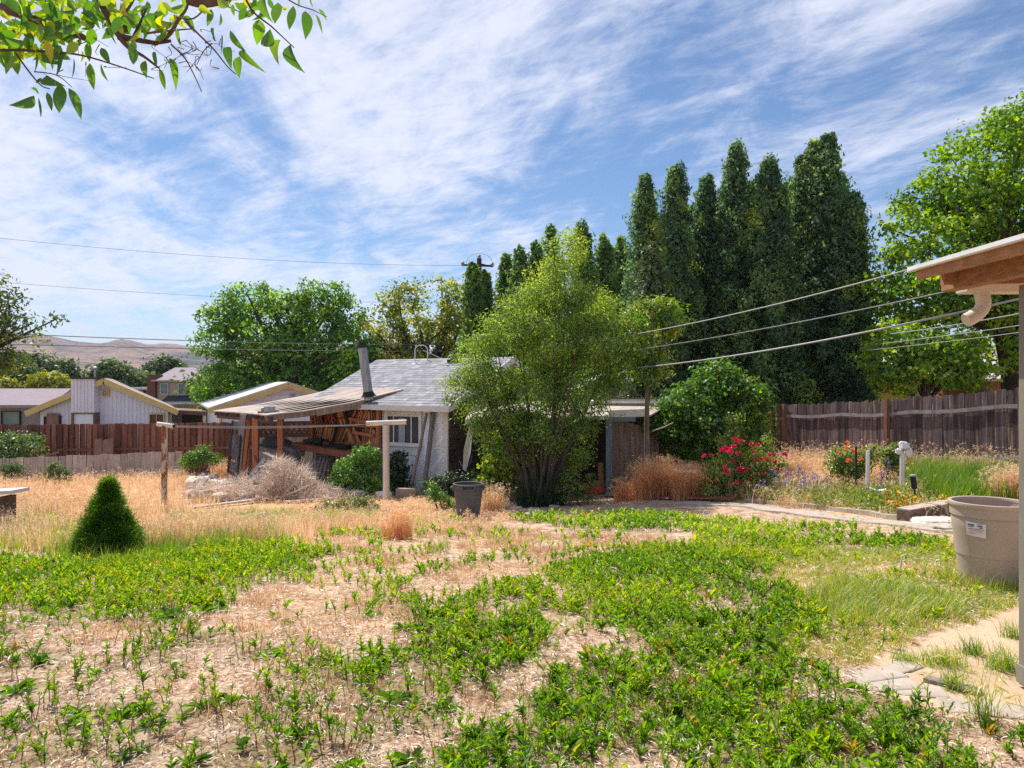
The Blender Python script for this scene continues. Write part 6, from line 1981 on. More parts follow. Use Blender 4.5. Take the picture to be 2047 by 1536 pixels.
# ------------------------------------------------------------------ dwarf spruce
sb = PG(215, 1116)
rng = np.random.default_rng(400)
dsp = thing('spruce_tree', tuple(sb), 'small dark cone shaped dwarf spruce standing in the left grass', 'tree')
cl = Cloud()
Hs, Rs = P(215, 968, sb.y).z - sb.z, 70 / F * sb.y
n = 360
hh = rng.random(n) ** 1.25 * Hs * .97
prof = (1 - hh / Hs) ** 1.02
prof = np.minimum(prof, .98) * np.where(hh < .12, .85, 1)
th = rng.uniform(0, 2 * np.pi, n)
rr_ = Rs * prof * (.66 + .56 * vnoise(th * 1.7, hh * 6, 4))
c = np.stack([sb.x + .01 + rr_ * np.cos(th), sb.y + rr_ * np.sin(th), sb.z + .06 + hh], 1)
per = 110
idx = np.repeat(np.arange(n), per)
off = rng.normal(size=(len(idx), 3)) * .030
outv = np.stack([np.cos(th), np.sin(th), np.full(n, .55)], 1)
dr = outv[idx] + off / .030 * .6 + rng.normal(size=off.shape) * .3
ti = np.clip(.40 + rng.normal(0, .16, n)[idx] + (off @ np.array([0, 0, 1.])) / .03 * .06 + rng.normal(0, .15, len(idx)), .02, .98)
leaves_at(cl, c[idx] + off, dr, .034, .0075, ti, rng)
m = 9000
hh = rng.random(m) ** 1.3 * Hs * .9; th = rng.uniform(0, 6.28, m); r2 = Rs * .8 * rng.random(m) ** .5 * (1 - hh / Hs) ** 1.0
leaves_at(cl, np.stack([sb.x + r2 * np.cos(th), sb.y + r2 * np.sin(th), sb.z + .05 + hh], 1), rng.normal(size=(m, 3)), .05, .02, rng.random(m) * .3, rng)
cl.build('crown', LM['spruce'], dsp)
mb = MB(4); mb.tube([sb - Vector((0, 0, .1)), sb + Vector((0, 0, Hs * .9))], [.04, .008], 7); mb.build('trunk', M['bark'], dsp)

# ------------------------------------------------------------------ blossoms
def blossom_mesh(name, n, size, mat, seed, open_=.6):
    rng = np.random.default_rng(seed); cl = Cloud()
    a = np.arange(n) * 2.4; lay = np.arange(n) / n
    dr = np.stack([np.cos(a) * (open_ + lay * .5), np.sin(a) * (open_ + lay * .5), 1.15 - lay], 1)
    leaves_at(cl, np.zeros((n, 3)) + dr * size * .1, dr, size, size * .8, rng.random(n), rng)
    o = cl.build(name, mat)
    me = o.data
    bpy.data.objects.remove(o)
    return me


def put(me, name, parent, loc, s, rng):
    o = bpy.data.objects.new(name, me); COL.objects.link(o); o.parent = parent
    o.location = Vector(loc) - ORIGIN[parent.name]; o.scale = (s, s, s)
    o.rotation_euler = (rng.uniform(-.7, .7), rng.uniform(-.7, .7), rng.uniform(0, 6.28))
    return o


rb = gbase(1480, 16.0)
ros = bush('rose_bush', 'large rose bush covered in crimson red blossoms', rb,
           lobes_px([(1470, 900, 36, 30), (1450, 940, 40, 30), (1500, 930, 40, 34), (1535, 925, 34, 26), (1480, 970, 50, 30), (1430, 975, 30, 20), (1545, 960, 30, 24), (1455, 870, 16, 20), (1530, 885, 14, 16), (1470, 850, 10, 20)], 16.0, .6),
           LM['rose'], 230, 38, .105, .062, .034, 410, n_stem=40, up=.35, tint_mid=.46)
bm_ = blossom_mesh('blossom', 16, .055, LM['petal_red'], 3)
rr = random.Random(6)
for px, py, s in ((1470, 882, 1.5), (1482, 886, 1.4), (1502, 890, 1.2), (1514, 892, 1.3), (1452, 900, 1.6), (1460, 906, 1.7), (1444, 902, 1.3), (1477, 908, 1.2), (1466, 895, 1.3), (1409, 913, 1.1), (1420, 912, 1.0), (1540, 912, 1.2), (1547, 911, 1.1), (1569, 911, 1.3),
                  (1519, 919, 1.2), (1513, 920, 1.0), (1533, 922, 1.3), (1551, 926, 1.2), (1466, 924, 1.1), (1447, 937, 1.3), (1451, 945, 1.2), (1478, 940, 1.5), (1486, 943, 1.6), (1492, 941, 1.2), (1462, 948, 1.0), (1473, 965, 1.0), (1525, 950, 1.0), (1500, 960, .9), (1430, 962, 1.0), (1460, 970, .9), (1552, 940, 1.0), (1508, 905, 1.0)):
    put(bm_, 'blossom', ros, P(px, py, 16.0 - rr.uniform(.55, .75)), s, rr)
ob = gbase(1700, 15.4)
oro = bush('rose_bush', 'smaller rose bush with orange blossoms in front of the grey fence', ob, lobes_px([(1685, 910, 24, 16), (1720, 920, 26, 18), (1700, 935, 34, 20), (1675, 935, 20, 18), (1745, 905, 10, 12)], 15.4, .5), LM['rose'], 110, 36, .10, .06, .032, 411, n_stem=24, up=.3)
bo_ = blossom_mesh('blossom', 14, .05, LM['petal_orange'], 5)
for px, py, s in ((1694, 897, 1.5), (1703, 903, 1.3), (1698, 922, 1.4), (1722, 920, 1.1), (1715, 905, 1.0), (1676, 905, .9), (1693, 885, 1.0)):
    put(bo_, 'blossom', oro, P(px, py, 14.9 - rr.uniform(0, .2)), s, rr)
bush('garden_plant', 'leafy green stalks behind the white standpipe', gbase(1780, 15.6), lobes_px([(1772, 915, 10, 18), (1790, 910, 9, 22), (1785, 935, 18, 14)], 15.6, .3), LM['rose'], 46, 30, .08, .07, .03, 412, up=.8)


def spike_plant(px, py, hpx, mat, seed, name, label, cat, group, n=34, sz=.030):
    p = PG(px, py); d = p.y
    rng = np.random.default_rng(seed)
    H = hpx * 1.12 / F * d
    t = thing(name, tuple(p), label, cat, group)
    m_ = MB(seed); lean_ = Vector((rng.normal(0, .04), rng.normal(0, .04), 0))
    m_.tube([p - Vector((0, 0, .04)), p + Vector((0, 0, H * .5)) + lean_ * .5, p + Vector((0, 0, H)) + lean_], [.006, .005, .003], 4)
    m_.build('stem', M['bark_pale'], t)
    cl = Cloud(); u = rng.uniform(.55, 1.0, n); a = rng.uniform(0, 6.28, n)
    r_ = (1.05 - u) * .10 + .012
    pos = np.stack([p.x + lean_.x * u + r_ * np.cos(a), p.y + lean_.y * u + r_ * np.sin(a), p.z + H * u], 1)
    leaves_at(cl, pos, np.stack([np.cos(a), np.sin(a), rng.normal(0, .5, n)], 1), sz * 1.5, sz, rng.random(n), rng)
    cl.build('blossoms', mat, t)
    cl = Cloud(); n2 = 16; u = rng.uniform(.05, .6, n2); a = rng.uniform(0, 6.28, n2)
    pos = np.stack([p.x + lean_.x * u, p.y + lean_.y * u, p.z + H * u], 1)
    leaves_at(cl, pos, np.stack([np.cos(a), np.sin(a), rng.uniform(0, .8, n2)], 1), .09, .016, rng.uniform(.3, .9, n2), rng)
    cl.build('leaves', LM['rose'], t)


for k, (px, py, h_) in enumerate(((1520, 1005, 42), (1545, 1000, 58), (1552, 998, 52), (1594, 998, 62), (1576, 1000, 52), (1565, 1005, 40), (1606, 1004, 48), (1614, 1006, 50), (1622, 1004, 52), (1636, 1006, 50), (1651, 1006, 48), (1600, 1008, 36), (1760, 998, 50), (1772, 990, 68), (1762, 1004, 34), (1415, 985, 30))):
    spike_plant(px, py, h_, LM['petal_purple'], 500 + k, 'larkspur_plant', 'purple larkspur spike blooming in the dry flower bed', 'flower', 'purple larkspur spikes in the flower bed')
for k, (px, py, h_) in enumerate(((1772, 1026, 40), (1790, 1024, 34), (1798, 1022, 38), (1803, 1026, 32), (1812, 1024, 28), (1818, 1028, 34), (1824, 1026, 26), (1795, 1030, 26), (1784, 1028, 30), (1808, 1030, 22), (1889, 1026, 30), (1830, 1030, 16), (1900, 1030, 32))):
    spike_plant(px, py, h_, LM['petal_gold'], 540 + k, 'poppy_plant', 'small golden orange poppy at the edge of the flower bed', 'flower', 'golden poppies by the timber', n=13, sz=.036)


# ------------------------------------------------------------------ blades and tufts
def blade_points(cl, base, height, wid, bend, tint, rng, segs=2, head=0.0):
    """curved blades: base (N,3), height (N,), leaning by bend in a random direction"""
    n = len(base)
    a = rng.uniform(0, 2 * np.pi, n)
    dx, dy = np.cos(a), np.sin(a)
    sx_, sy_ = -dy, dx
    V = []
    lv = [0, .5, 1.0] if segs == 2 else [0, .35, .7, 1.0]
    for i, u in enumerate(lv):
        b_ = bend * u ** 1.8 * height
        cx = base[:, 0] + dx * b_; cy = base[:, 1] + dy * b_; cz = base[:, 2] + height * (u - .25 * bend * u * u)
        w_ = wid * (1 - u * .75) * .5
        if i < len(lv) - 1:
            V.append(np.stack([cx - sx_ * w_, cy - sy_ * w_, cz], 1)); V.append(np.stack([cx + sx_ * w_, cy + sy_ * w_, cz], 1))
        else:
            V.append(np.stack([cx, cy, cz], 1))
    k = len(V)
    V = np.stack(V, 1).reshape(-1, 3)
    off = (cl.n + np.arange(n) * k)[:, None]
    for i in range(len(lv) - 2):
        cl.Q.append(off + np.array([2 * i, 2 * i + 1, 2 * i + 3, 2 * i + 2])[None]); cl.tq.append(tint)
    i = len(lv) - 2
    cl.T.append(off + np.array([2 * i, 2 * i + 1, 2 * i + 2])[None]); cl.tt.append(tint)
    cl.V.append(V); cl.n += n * k
    tip = V.reshape(n, k, 3)[:, -1]
    return tip, np.stack([dx, dy], 1)


def heads(cl, tips, dirs, rng, ln=.05, n_per=4, wid=.006, tint=None):
    n = len(tips)
    for k in range(n_per):
        d_ = np.stack([dirs[:, 0] * .8 + rng.normal(0, .5, n), dirs[:, 1] * .8 + rng.normal(0, .5, n), rng.normal(-.15, .5, n)], 1)
        leaves_at(cl, tips + rng.normal(0, .008, tips.shape), d_, ln, wid, tint if tint is not None else rng.uniform(.6, 1, n), rng)


def scatter(n_per_m2, y0, y1, dens, rng, xmax=None, x0=None, x1=None):
    if x0 is None:
        x0, x1 = -(.78 * y1 + 1.2), .78 * y1 + 1.2
    N = int(n_per_m2 * (x1 - x0) * (y1 - y0))
    x = rng.uniform(x0, x1, N); y = rng.uniform(y0, y1, N)
    k = np.abs(x) < .80 * y + 1.2
    x, y = x[k], y[k]
    k = rng.random(len(x)) < dens(x, y)
    return x[k], y[k]


def tufts(cl, x, y, per, height, spread, wid, bend, rng, tmid, tvar, head=0, hvar=.35, segs=2):
    n = len(x)
    if n == 0: return
    hs = height * rng.uniform(1 - hvar, 1 + hvar, n)
    tt = np.clip(rng.normal(tmid, tvar, n) + (fbm(x * .45, y * .45, 93, 3) - .5) * 1.0 * (tvar > .15), .02, .98)
    idx = np.repeat(np.arange(n), per)
    bx = x[idx] + rng.normal(0, spread, len(idx)); by = y[idx] + rng.normal(0, spread, len(idx))
    base = np.stack([bx, by, G(bx, by) - .015], 1)
    h_ = hs[idx] * rng.uniform(.5, 1.15, len(idx))
    tint = np.clip(tt[idx] + rng.normal(0, .12, len(idx)), .02, .98)
    tip, dr = blade_points(cl, base, h_, wid * rng.uniform(.7, 1.3, len(idx)), bend * rng.uniform(.3, 1.4, len(idx)), tint, rng, segs)
    if head:
        k = rng.random(len(idx)) < head
        heads(cl, tip[k], dr[k], rng, ln=.045 if y.mean() < 12 else .06, wid=.006 if y.mean() < 12 else .009)

# ================================================================== GROUND COVER
rng = np.random.default_rng(900)


RUB = gp((365, 1022), (372, 955), (480, 930), (620, 940), (860, 960), (850, 1002), (560, 1022))


def far_enough(x, y):
    """no tall growth inside the things that stand there"""
    k = np.ones(np.shape(x), bool)
    for o, r_ in ((c1, .26), (c2, .26), (sb, .34)):
        k &= (x - o.x) ** 2 + (y - o.y) ** 2 > r_ * r_
    a = (x - SO.x) * SU.x + (y - SO.y) * SU.y; b_ = (x - SO.x) * SV.x + (y - SO.y) * SV.y
    k &= ~((a > -.1) & (a < 5.2) & (b_ > -.1))
    k &= ~((x > -1) & (x < 4) & (y > 19.3) & (y < 30))
    k &= ~(inpoly(RUB, x, y) & (np.sin(x * 91.7 + y * 57.3) < .8))
    k &= ~((x > 2.68) & (x < 2.79) & (y > 3.95) & (y < 4.05))
    return k


# --- straw litter lying on the bare soil
cl = Cloud()


def d_straw(x, y):
    return np.where(inpoly(DIRT, x, y), .05, np.clip(1.05 - .55 * weed_density(x, y), 0, 1)) * (.35 + .65 * (fbm(x * 2.2, y * 2.2, 41, 3) > .40)) * far_enough(x, y)


for (y0, y1, dn, ln) in ((2.7, 4.2, 2600, .046), (4.2, 6, 1700, .052), (6, 9, 650, .065), (9, 13, 160, .085)):
    x, y = scatter(dn, y0, y1, d_straw, rng)
    n = len(x); a = rng.uniform(0, 2 * np.pi, n)
    dr = np.stack([np.cos(a), np.sin(a), rng.normal(.06, .18, n)], 1)
    leaves_at(cl, np.stack([x, y, G(x, y) + rng.uniform(.002, .035, n)], 1), dr, ln, .006 * ln / .05, np.clip(rng.normal(.62, .25, n), 0, 1), rng)
tag(cl.build('straw_litter', LM['straw'], loc=(0, 5, 0)), 'pale dead straw lying over the bare soil of the lawn', 'straw', kind='stuff')


# --- broadleaf weeds
def weed_template(seed, kind):
    """low, tall, stemmy, broad, grassy and far kinds of lawn weed"""
    rng = np.random.default_rng(seed)
    cl = Cloud()
    H = rng.uniform(.075, .135) * {'tall': 1.3, 'stemmy': 1.35, 'broad': .6, 'grassy': .9}.get(kind, 1)
    bend = rng.normal(0, .03, 2)
    nl = {'tall': 18, 'low': 17, 'far': 11, 'stemmy': 7, 'broad': 9, 'grassy': 14, 'rosette': 10}[kind]
    lo = {'tall': .25, 'stemmy': .62, 'broad': .1, 'grassy': 0.0}.get(kind, .06)
    u = np.sort(rng.uniform(lo, 1.0, nl))
    a = np.arange(nl) * 2.4 + rng.normal(0, .5, nl)
    el = rng.uniform(.55, 1.32, nl) * {'low': .75, 'broad': .55, 'grassy': 1.1}.get(kind, 1)
    ln = rng.uniform(.024, .060, nl) * (1.15 - .40 * u)
    wr = rng.uniform(.18, .31)
    if kind == 'broad': ln *= 1.2; wr = .42
    if kind == 'grassy': ln *= 1.9; wr = .085; u = u * .3
    if kind == 'stemmy': ln *= .75
    if kind == 'rosette': ln = rng.uniform(.07, .12, nl); wr = .20; u = u * .06; el = rng.uniform(.15, .8, nl); H *= .5
    pos = np.stack([bend[0] * u * u, bend[1] * u * u, H * u], 1)
    dr = np.stack([np.cos(a) * np.cos(el), np.sin(a) * np.cos(el), np.sin(el)], 1)
    ti = np.clip(rng.normal(.46, .14, nl) + .10 * (u - .5), .22, .9)
    Rm = frames(dr, rng.normal(0, .6, nl))
    wd_ = ln * wr * rng.uniform(.8, 1.2, nl)
    cz = ln * rng.uniform(.2, 2.6, nl)
    if kind == 'far':
        ln, wd_ = ln * 1.3, wd_ * 1.6
        cl.add(LEAF_V, LEAF_Q, None, Rm, np.stack([ln, wd_, cz], 1), pos, ti)
    else:
        cl.add(BIG_V, BIG_Q, BIG_T, Rm, np.stack([ln, wd_, cz], 1), pos, ti, ti)
    ang = np.arange(3) * 2.094
    sv = []
    for uu, r_ in ((0, .0036), (.5, .0028), (.97, .0014)):
        for t in ang: sv.append((bend[0] * uu * uu + r_ * math.cos(t), bend[1] * uu * uu + r_ * math.sin(t), H * uu - .01 * (uu == 0)))
    sq = [(i * 3 + k, i * 3 + (k + 1) % 3, (i + 1) * 3 + (k + 1) % 3, (i + 1) * 3 + k) for i in range(2) for k in range(3)]
    brown = kind in ('tall', 'stemmy')
    cl.add(np.array(sv), np.array(sq), None, np.eye(3)[None], np.ones(1), np.zeros((1, 3)), np.array([[.06 if brown else .3] * 3 + [.16 if brown else .4] * 3]))
    V = np.concatenate(cl.V)
    return V, (np.concatenate(cl.Q)), (np.concatenate(cl.T) if cl.T else None), np.concatenate(cl.tq), (np.concatenate(cl.tt) if cl.tt else None)


cl = Cloud()


def add_weeds(x, y, kinds, s0, s1, rng):
    n = len(x)
    if n == 0: return
    T_ = [weed_template(1000 + 7 * i, k) for i, k in enumerate(kinds)]
    w = rng.integers(0, len(T_), n)
    hz = .6 * vnoise(x * .9, y * .9, 71) + .4 * vnoise(x * 2.7, y * 2.7, 72)
    pt = np.clip(rng.normal(0, .07, n) + (hz - .5) * .42 + .22 * inpoly(YGRASS, x, y) + .09 * (y > 5.4), -.25, .32)
    odd = rng.random(n)
    for i, (V, Q, T, tq, tt) in enumerate(T_):
        k = np.where(w == i)[0]
        if len(k) == 0: continue
        S_ = rng.uniform(s0, s1, len(k))
        tl = rng.normal(0, .16, (len(k), 2))
        Rm = rotz(rng.uniform(0, 6.28, len(k)))
        Rm[:, 0, 2] += tl[:, 0]; Rm[:, 1, 2] += tl[:, 1]
        pos = np.stack([x[k], y[k], G(x[k], y[k]) - .004], 1)

        def tint(t):
            t = np.repeat(t[None], len(k), 0)
            lf = t > .2
            o = np.where(lf, np.clip(t + pt[k][:, None] + rng.normal(0, .10, t.shape), .21, .955), t)
            o = np.where(lf & (rng.random(t.shape) < .010), 1.0, o)
            return np.where(lf & (odd[k][:, None] > .985), .97, o)
        cl.add(V, Q, T, Rm, S_, pos, tint(tq), tint(tt) if tt is not None else None)


def dw(x, y): return weed_density(x, y) * far_enough(x, y)


x, y = scatter(470, 2.7, 5.6, dw, rng)
main = inpoly(GREEN_MAIN, x, y)
add_weeds(x[main], y[main], ['low', 'low', 'tall', 'grassy', 'low', 'broad', 'tall', 'grassy', 'low', 'stemmy', 'low', 'rosette', 'grassy'], .40, 1.05, rng)
k = ~main & (rng.random(len(x)) < .52)
add_weeds(x[k], y[k], ['tall', 'stemmy', 'low', 'stemmy', 'tall', 'broad', 'stemmy', 'low', 'tall', 'rosette'], .40, 1.05, rng)
x, y = scatter(330, 5.6, 9.0, dw, rng)
add_weeds(x, y, ['low', 'tall', 'far', 'grassy', 'far', 'low', 'stemmy'], .5, 1.1, rng)
x, y = scatter(140, 9.0, 15.5, dw, rng)
add_weeds(x, y, ['far', 'far', 'far'], .8, 1.5, rng)
# stems with almost no leaves in the bare part
nw = cl
tag(nw.build('weeds', LM['weed'], loc=(0, 5, 0)), 'low broad leaved green weeds spreading in patches over the lawn', 'weeds', kind='stuff')

# --- green grass
cl = Cloud()
yg = lambda x, y: inpoly(YGRASS, *warp(x, y)) * .85 * (fbm(x * 2, y * 2, 55, 3) > .34) * (~inpoly(DIRT, x, y)) * far_enough(x, y)
x, y = scatter(620, 4.0, 10.0, yg, rng)
tufts(cl, x, y, 9, .085, .022, .006, .8, rng, .60, .20)
tg = lambda x, y: inpoly(TALLG, *warp(x, y)) * 1.0 * far_enough(x, y)
x, y = scatter(420, 4.0, 8.0, tg, rng)
tufts(cl, x, y, 9, .17, .03, .006, .9, rng, .52, .16)
sprout = lambda x, y: (inpoly(GREEN_MAIN, x, y) | inpoly(GREEN_LEFT, x, y)) * .6 * np.clip(vnoise(x * 1.3, y * 1.3, 88) * 2 - .3, 0, 1) * (y > 3.4)
x, y = scatter(210, 3.4, 11, sprout, rng)
tufts(cl, x, y, 7, .095, .025, .0045, .8, rng, .56, .18)
# green grass about the spruce, and at the left in the dry field
SPOTS = [(60, 965, 60, 10, .3), (270, 1000, 50, 12, .3), (150, 1000, 60, 12, .35), (380, 1045, 60, 10, .26), (620, 1050, 60, 10, .22), (820, 1050, 40, 8, .2), (330, 1010, 40, 12, .3), (700, 1040, 60, 12, .3), (480, 1035, 50, 10, .3), (200, 975, 60, 10, .3), (20, 985, 50, 16, .4), (150, 1105, 70, 26, .26), (300, 1100, 90, 34, .24), (430, 1085, 80, 26, .22), (60, 1030, 70, 30, .38), (20, 1075, 90, 30, .26), (120, 1070, 50, 26, .30), (240, 1128, 110, 18, .16), (570, 1040, 40, 14, .3), (520, 1075, 60, 24, .24), (880, 1100, 30, 8, .14), (95, 1000, 60, 20, .35)]


def spotd(x, y):
    px, py = px_of(x, y)
    d_ = np.zeros(np.shape(x))
    for a, b_, rx, ry, h_ in SPOTS:
        d_ = np.maximum(d_, np.clip(1.3 - ((px - a) / rx) ** 2 - ((py - b_) / ry) ** 2, 0, 1))
    return d_ * .7 * far_enough(x, y)


x, y = scatter(170, 7.5, 15, spotd, rng, x0=-12, x1=0)
tufts(cl, x, y, 7, .24, .03, .008, .6, rng, .48, .2)
# tufts round the beige can
n = 150
a = rng.uniform(0, 6.28, n); r_ = rng.uniform(.27, .42, n)
x, y = c2.x + r_ * np.cos(a), c2.y + r_ * np.sin(a)
k = (y < c2.y + .15); x, y = x[k], y[k]
tufts(cl, x, y, 9, .17, .03, .006, .6, rng, .55, .22)
# bed grass
GB = gp((1800, 985), (1850, 900), (1990, 905), (2080, 960), (2080, 1000), (1900, 1012))
gb = lambda x, y: inpoly(GB, x, y) * far_enough(x, y)
x, y = scatter(110, 9, 24, gb, rng, x0=4, x1=16)
tufts(cl, x, y, 10, .46, .05, .010, .5, rng, .42, .18)
tag(cl.build('green_grass', LM['grass_green'], loc=(0, 5, 0)), 'green and yellowing grass growing between weeds and dirt', 'grass', kind='stuff')

# separate tufts on the dirt by the patio post
for k, (px, py, h_, nb, r_, lab) in enumerate(((1945, 1308, .13, 130, .055, 'round bright grass tuft alone in the middle of the dirt'), (1885, 1330, .14, 220, .10, 'wide yellow green grass tuft on the dirt left of the round one'), (1812, 1325, .10, 120, .08, 'short yellow grass tuft at the dirt corner'), (2025, 1275, .15, 110, .06, 'grass tuft touching the patio post'), (2005, 1340, .18, 190, .09, 'tall thin grass tuft just left of the patio post foot'), (1905, 1378, .15, 120, .055, 'thin grass tuft along the splintered board'), (1965, 1440, .30, 60, .05, 'tall bent seed grass stems at the lower right corner'), (1950, 1130, .36, 120, .09, 'tall bearded seed grass rising before the beige trash can'))):
    p = PG(px, py); t = thing('grass_tuft', tuple(p), lab, 'grass tuft', 'grass tufts on the dirt')
    cl = Cloud()
    bx, by = p.x + rng.normal(0, r_ * .6, nb), p.y + rng.normal(0, r_ * .5, nb)
    tip, dr = blade_points(cl, np.stack([bx, by, G(bx, by) - .01], 1), h_ * rng.uniform(.45, 1.15, nb), np.full(nb, .005), rng.uniform(.2, 1.0, nb), np.clip(rng.normal(.55 if k != 0 else .35, .2, nb), 0, 1), rng, 3)
    if k >= 6: heads(cl, tip[::2], dr[::2], rng, ln=.06, n_per=5, wid=.006, tint=np.full(len(tip[::2]), .95))
    cl.build('blades', LM['grass_green'], t)

# --- dry grass
cl = Cloud()


def d_dryfield(x, y):
    wx, wy = warp(x, y)
    return inpoly(DRY_LEFT, wx, wy) * np.clip((fbm(x * .8, y * .8, 61, 3) - .25) * 3, .15, 1) * far_enough(x, y)


x, y = scatter(62, 8.5, 13, d_dryfield, rng, x0=-12, x1=1)
tufts(cl, x, y, 11, .36, .05, .006, .45, rng, .58, .18, head=.30)
x, y = scatter(42, 13, 25, d_dryfield, rng, x0=-22, x1=1)
k = x > -6.5
tufts(cl, x[~k], y[~k], 10, .38, .07, .009, .45, rng, .62, .18, head=.30)
tufts(cl, x[k], y[k], 10, .15, .07, .008, .5, rng, .62, .18, head=.30)


def d_drymid(x, y):
    wx, wy = warp(x, y)
    m = inpoly(DRY_MID, wx, wy) | ((y < 8) & (x < 1.5) & (fbm(x * 1.3, y * 1.3, 66, 3) > .56))
    return m * np.clip(.9 - .5 * weed_density(x, y), 0, 1) * (.06 + .94 * (fbm(x * 2.0, y * 2.0, 62, 3) > .50)) * far_enough(x, y)


x, y = scatter(190, 3.2, 8.5, d_drymid, rng)
tufts(cl, x, y, 14, .095, .035, .0042, .8, rng, .36, .22)
x, y = scatter(120, 8.5, 16, d_drymid, rng)
tufts(cl, x, y, 11, .12, .05, .007, .8, rng, .44, .22)
MIDF = gp((560, 985), (780, 1000), (1010, 1000), (1030, 1045), (830, 1075), (620, 1070))
x, y = scatter(70, 11, 20, lambda x, y: inpoly(MIDF, *warp(x, y)) * .9 * far_enough(x, y), rng, x0=-7, x1=1.5)
tufts(cl, x, y, 10, .13, .05, .008, .6, rng, .62, .18, head=.25)


def d_bed(x, y):
    return (inpoly(BED, x, y) & ~inpoly(GB, x, y)) * .9 * far_enough(x, y)


x, y = scatter(46, 10, 25, d_bed, rng, x0=2.3, x1=16)
k = (y > 13.2) | (rng.random(len(x)) < .25)
x, y = x[k], y[k]
k = y > 13.6
tufts(cl, x[k], y[k], 10, .36, .06, .009, .5, rng, .50, .22, head=.4)
tufts(cl, x[~k], y[~k], 10, .20, .06, .009, .5, rng, .50, .22, head=.4)
# dry fringe at the foot of the grey fence
x, y = scatter(60, 14, 24, lambda x, y: (np.abs(x - (8.4 + (23 - y) * .28)) < .55) * 1.0, rng, x0=7, x1=12)
tufts(cl, x, y, 9, .55, .08, .009, .5, rng, .78, .15, head=.7)
x, y = scatter(70, 2.8, 8.5, lambda x, y: inpoly(GREEN_MAIN, x, y) * np.clip((fbm(x * 2.3, y * 2.3, 97, 3) - .42) * 4, 0, 1), rng)
tufts(cl, x, y, 9, .085, .035, .0042, .9, rng, .5, .2)
# grass along path and under the fence band
x, y = scatter(60, 9, 14, lambda x, y: inpoly(gp((1380, 1022), (1560, 1036), (1850, 1075), (1960, 1085), (1960, 1110), (1850, 1100), (1400, 1060)), x, y) * .5, rng, x0=1.5, x1=9)
tufts(cl, x, y, 8, .12, .05, .007, .8, rng, .66, .18)
x, y = scatter(150, 2.8, 6.2, lambda x, y: (x < 1.2) * np.clip((fbm(x * 1.5, y * 1.5, 5, 3) - .38) * 3, 0, .9), rng)
tufts(cl, x, y, 4, .075, .016, .0045, .3, rng, .10, .08)
tag(cl.build('dry_grass', LM['grass_dry'], loc=(0, 10, 0)), 'golden and pinkish dead grass over the slope and the flower bed', 'dry grass', kind='stuff')


# green undergrowth in the bed
cl = Cloud()
BEDF = gp((1480, 1000), (1640, 1018), (1800, 1036), (1860, 1020), (1800, 990), (1600, 975), (1500, 980))
x, y = scatter(44, 10, 16, lambda x, y: inpoly(BEDF, x, y) * .9, rng, x0=4, x1=9)
n = len(x); per = 40
idx = np.repeat(np.arange(n), per)
off = rng.normal(size=(len(idx), 3)) * np.array([.09, .09, .09])
pos = np.stack([x[idx], y[idx], G(x[idx], y[idx]) + .12], 1) + off
leaves_at(cl, pos, off + rng.normal(size=off.shape) * .05 + np.array([0, 0, .06]), .06, .02, np.clip(rng.normal(.45, .2, len(idx)), .02, .98), rng)
tag(cl.build('bed_undergrowth', LM['rose'], loc=(6, 12, -.5)), 'low green undergrowth of the flower bed beside the path', 'plants', kind='stuff')


# --- clumps that stand alone
def dry_clump(name, label, px, py, wpx, hpx, lm, seed, n=1800, dd=None, cat='grass clump', head=.5, lean=.35, wid=.008, group=None):
    rng = np.random.default_rng(seed)
    p = PG(px, py)
    t = thing(name, tuple(p), label, cat, group)
    cl = Cloud()
    W = wpx / F * p.y; H = hpx / F * p.y
    bx = p.x + rng.uniform(-.5, .5, n) * W * .75; by = p.y + rng.normal(0, .18, n) * W * .5
    hh = H * rng.uniform(.45, 1.08, n) * (1 - .45 * (np.abs(bx - p.x) / (W * .5)) ** 2)
    tip, dr = blade_points(cl, np.stack([bx, by, G(bx, by) - .02], 1), hh, np.full(n, wid), lean * rng.uniform(.2, 1.5, n), np.clip(rng.normal(.55, .22, n), 0, 1), rng, 3)
    k = rng.random(n) < head
    heads(cl, tip[k], dr[k], rng, ln=.06, n_per=5, wid=.008)
    cl.build('blades', lm, t)
    return t


dry_clump('dry_clump', 'largest rusty dry grass clump before the vine mound', 1315, 1000, 110, 92, LM['rust_grass'], 71, 2400)
dry_clump('dry_clump', 'second rusty dry grass clump leaning on the rose bush', 1378, 1000, 90, 78, LM['rust_grass'], 72, 1900)
dry_clump('dry_clump', 'small rusty seed head clump before the plank wall', 1250, 1000, 60, 50, LM['rust_grass'], 73, 420)
dry_clump('dry_clump', 'thin reddish dry weed standing alone in the mid lawn', 795, 1078, 80, 72, LM['rust_grass'], 74, 420, lean=.25, wid=.006)
dry_clump('dry_clump', 'pale dry clump between the trash can and the multi-stem tree', 985, 1030, 60, 70, LM['grass_dry'], 75, 500)
dry_clump('dry_clump', 'golden yellow clump behind the beige trash can', 2020, 1000, 110, 75, LM['grass_dry'], 76, 1200)
dry_clump('dry_clump', 'thin dry stem growing before the dark trash can', 938, 1046, 16, 34, LM['grass_dry'], 77, 40)
dry_clump('dry_clump', 'reddish dry clump at the left foot of the lean-to', 445, 955, 60, 40, LM['grass_dry'], 78, 500)

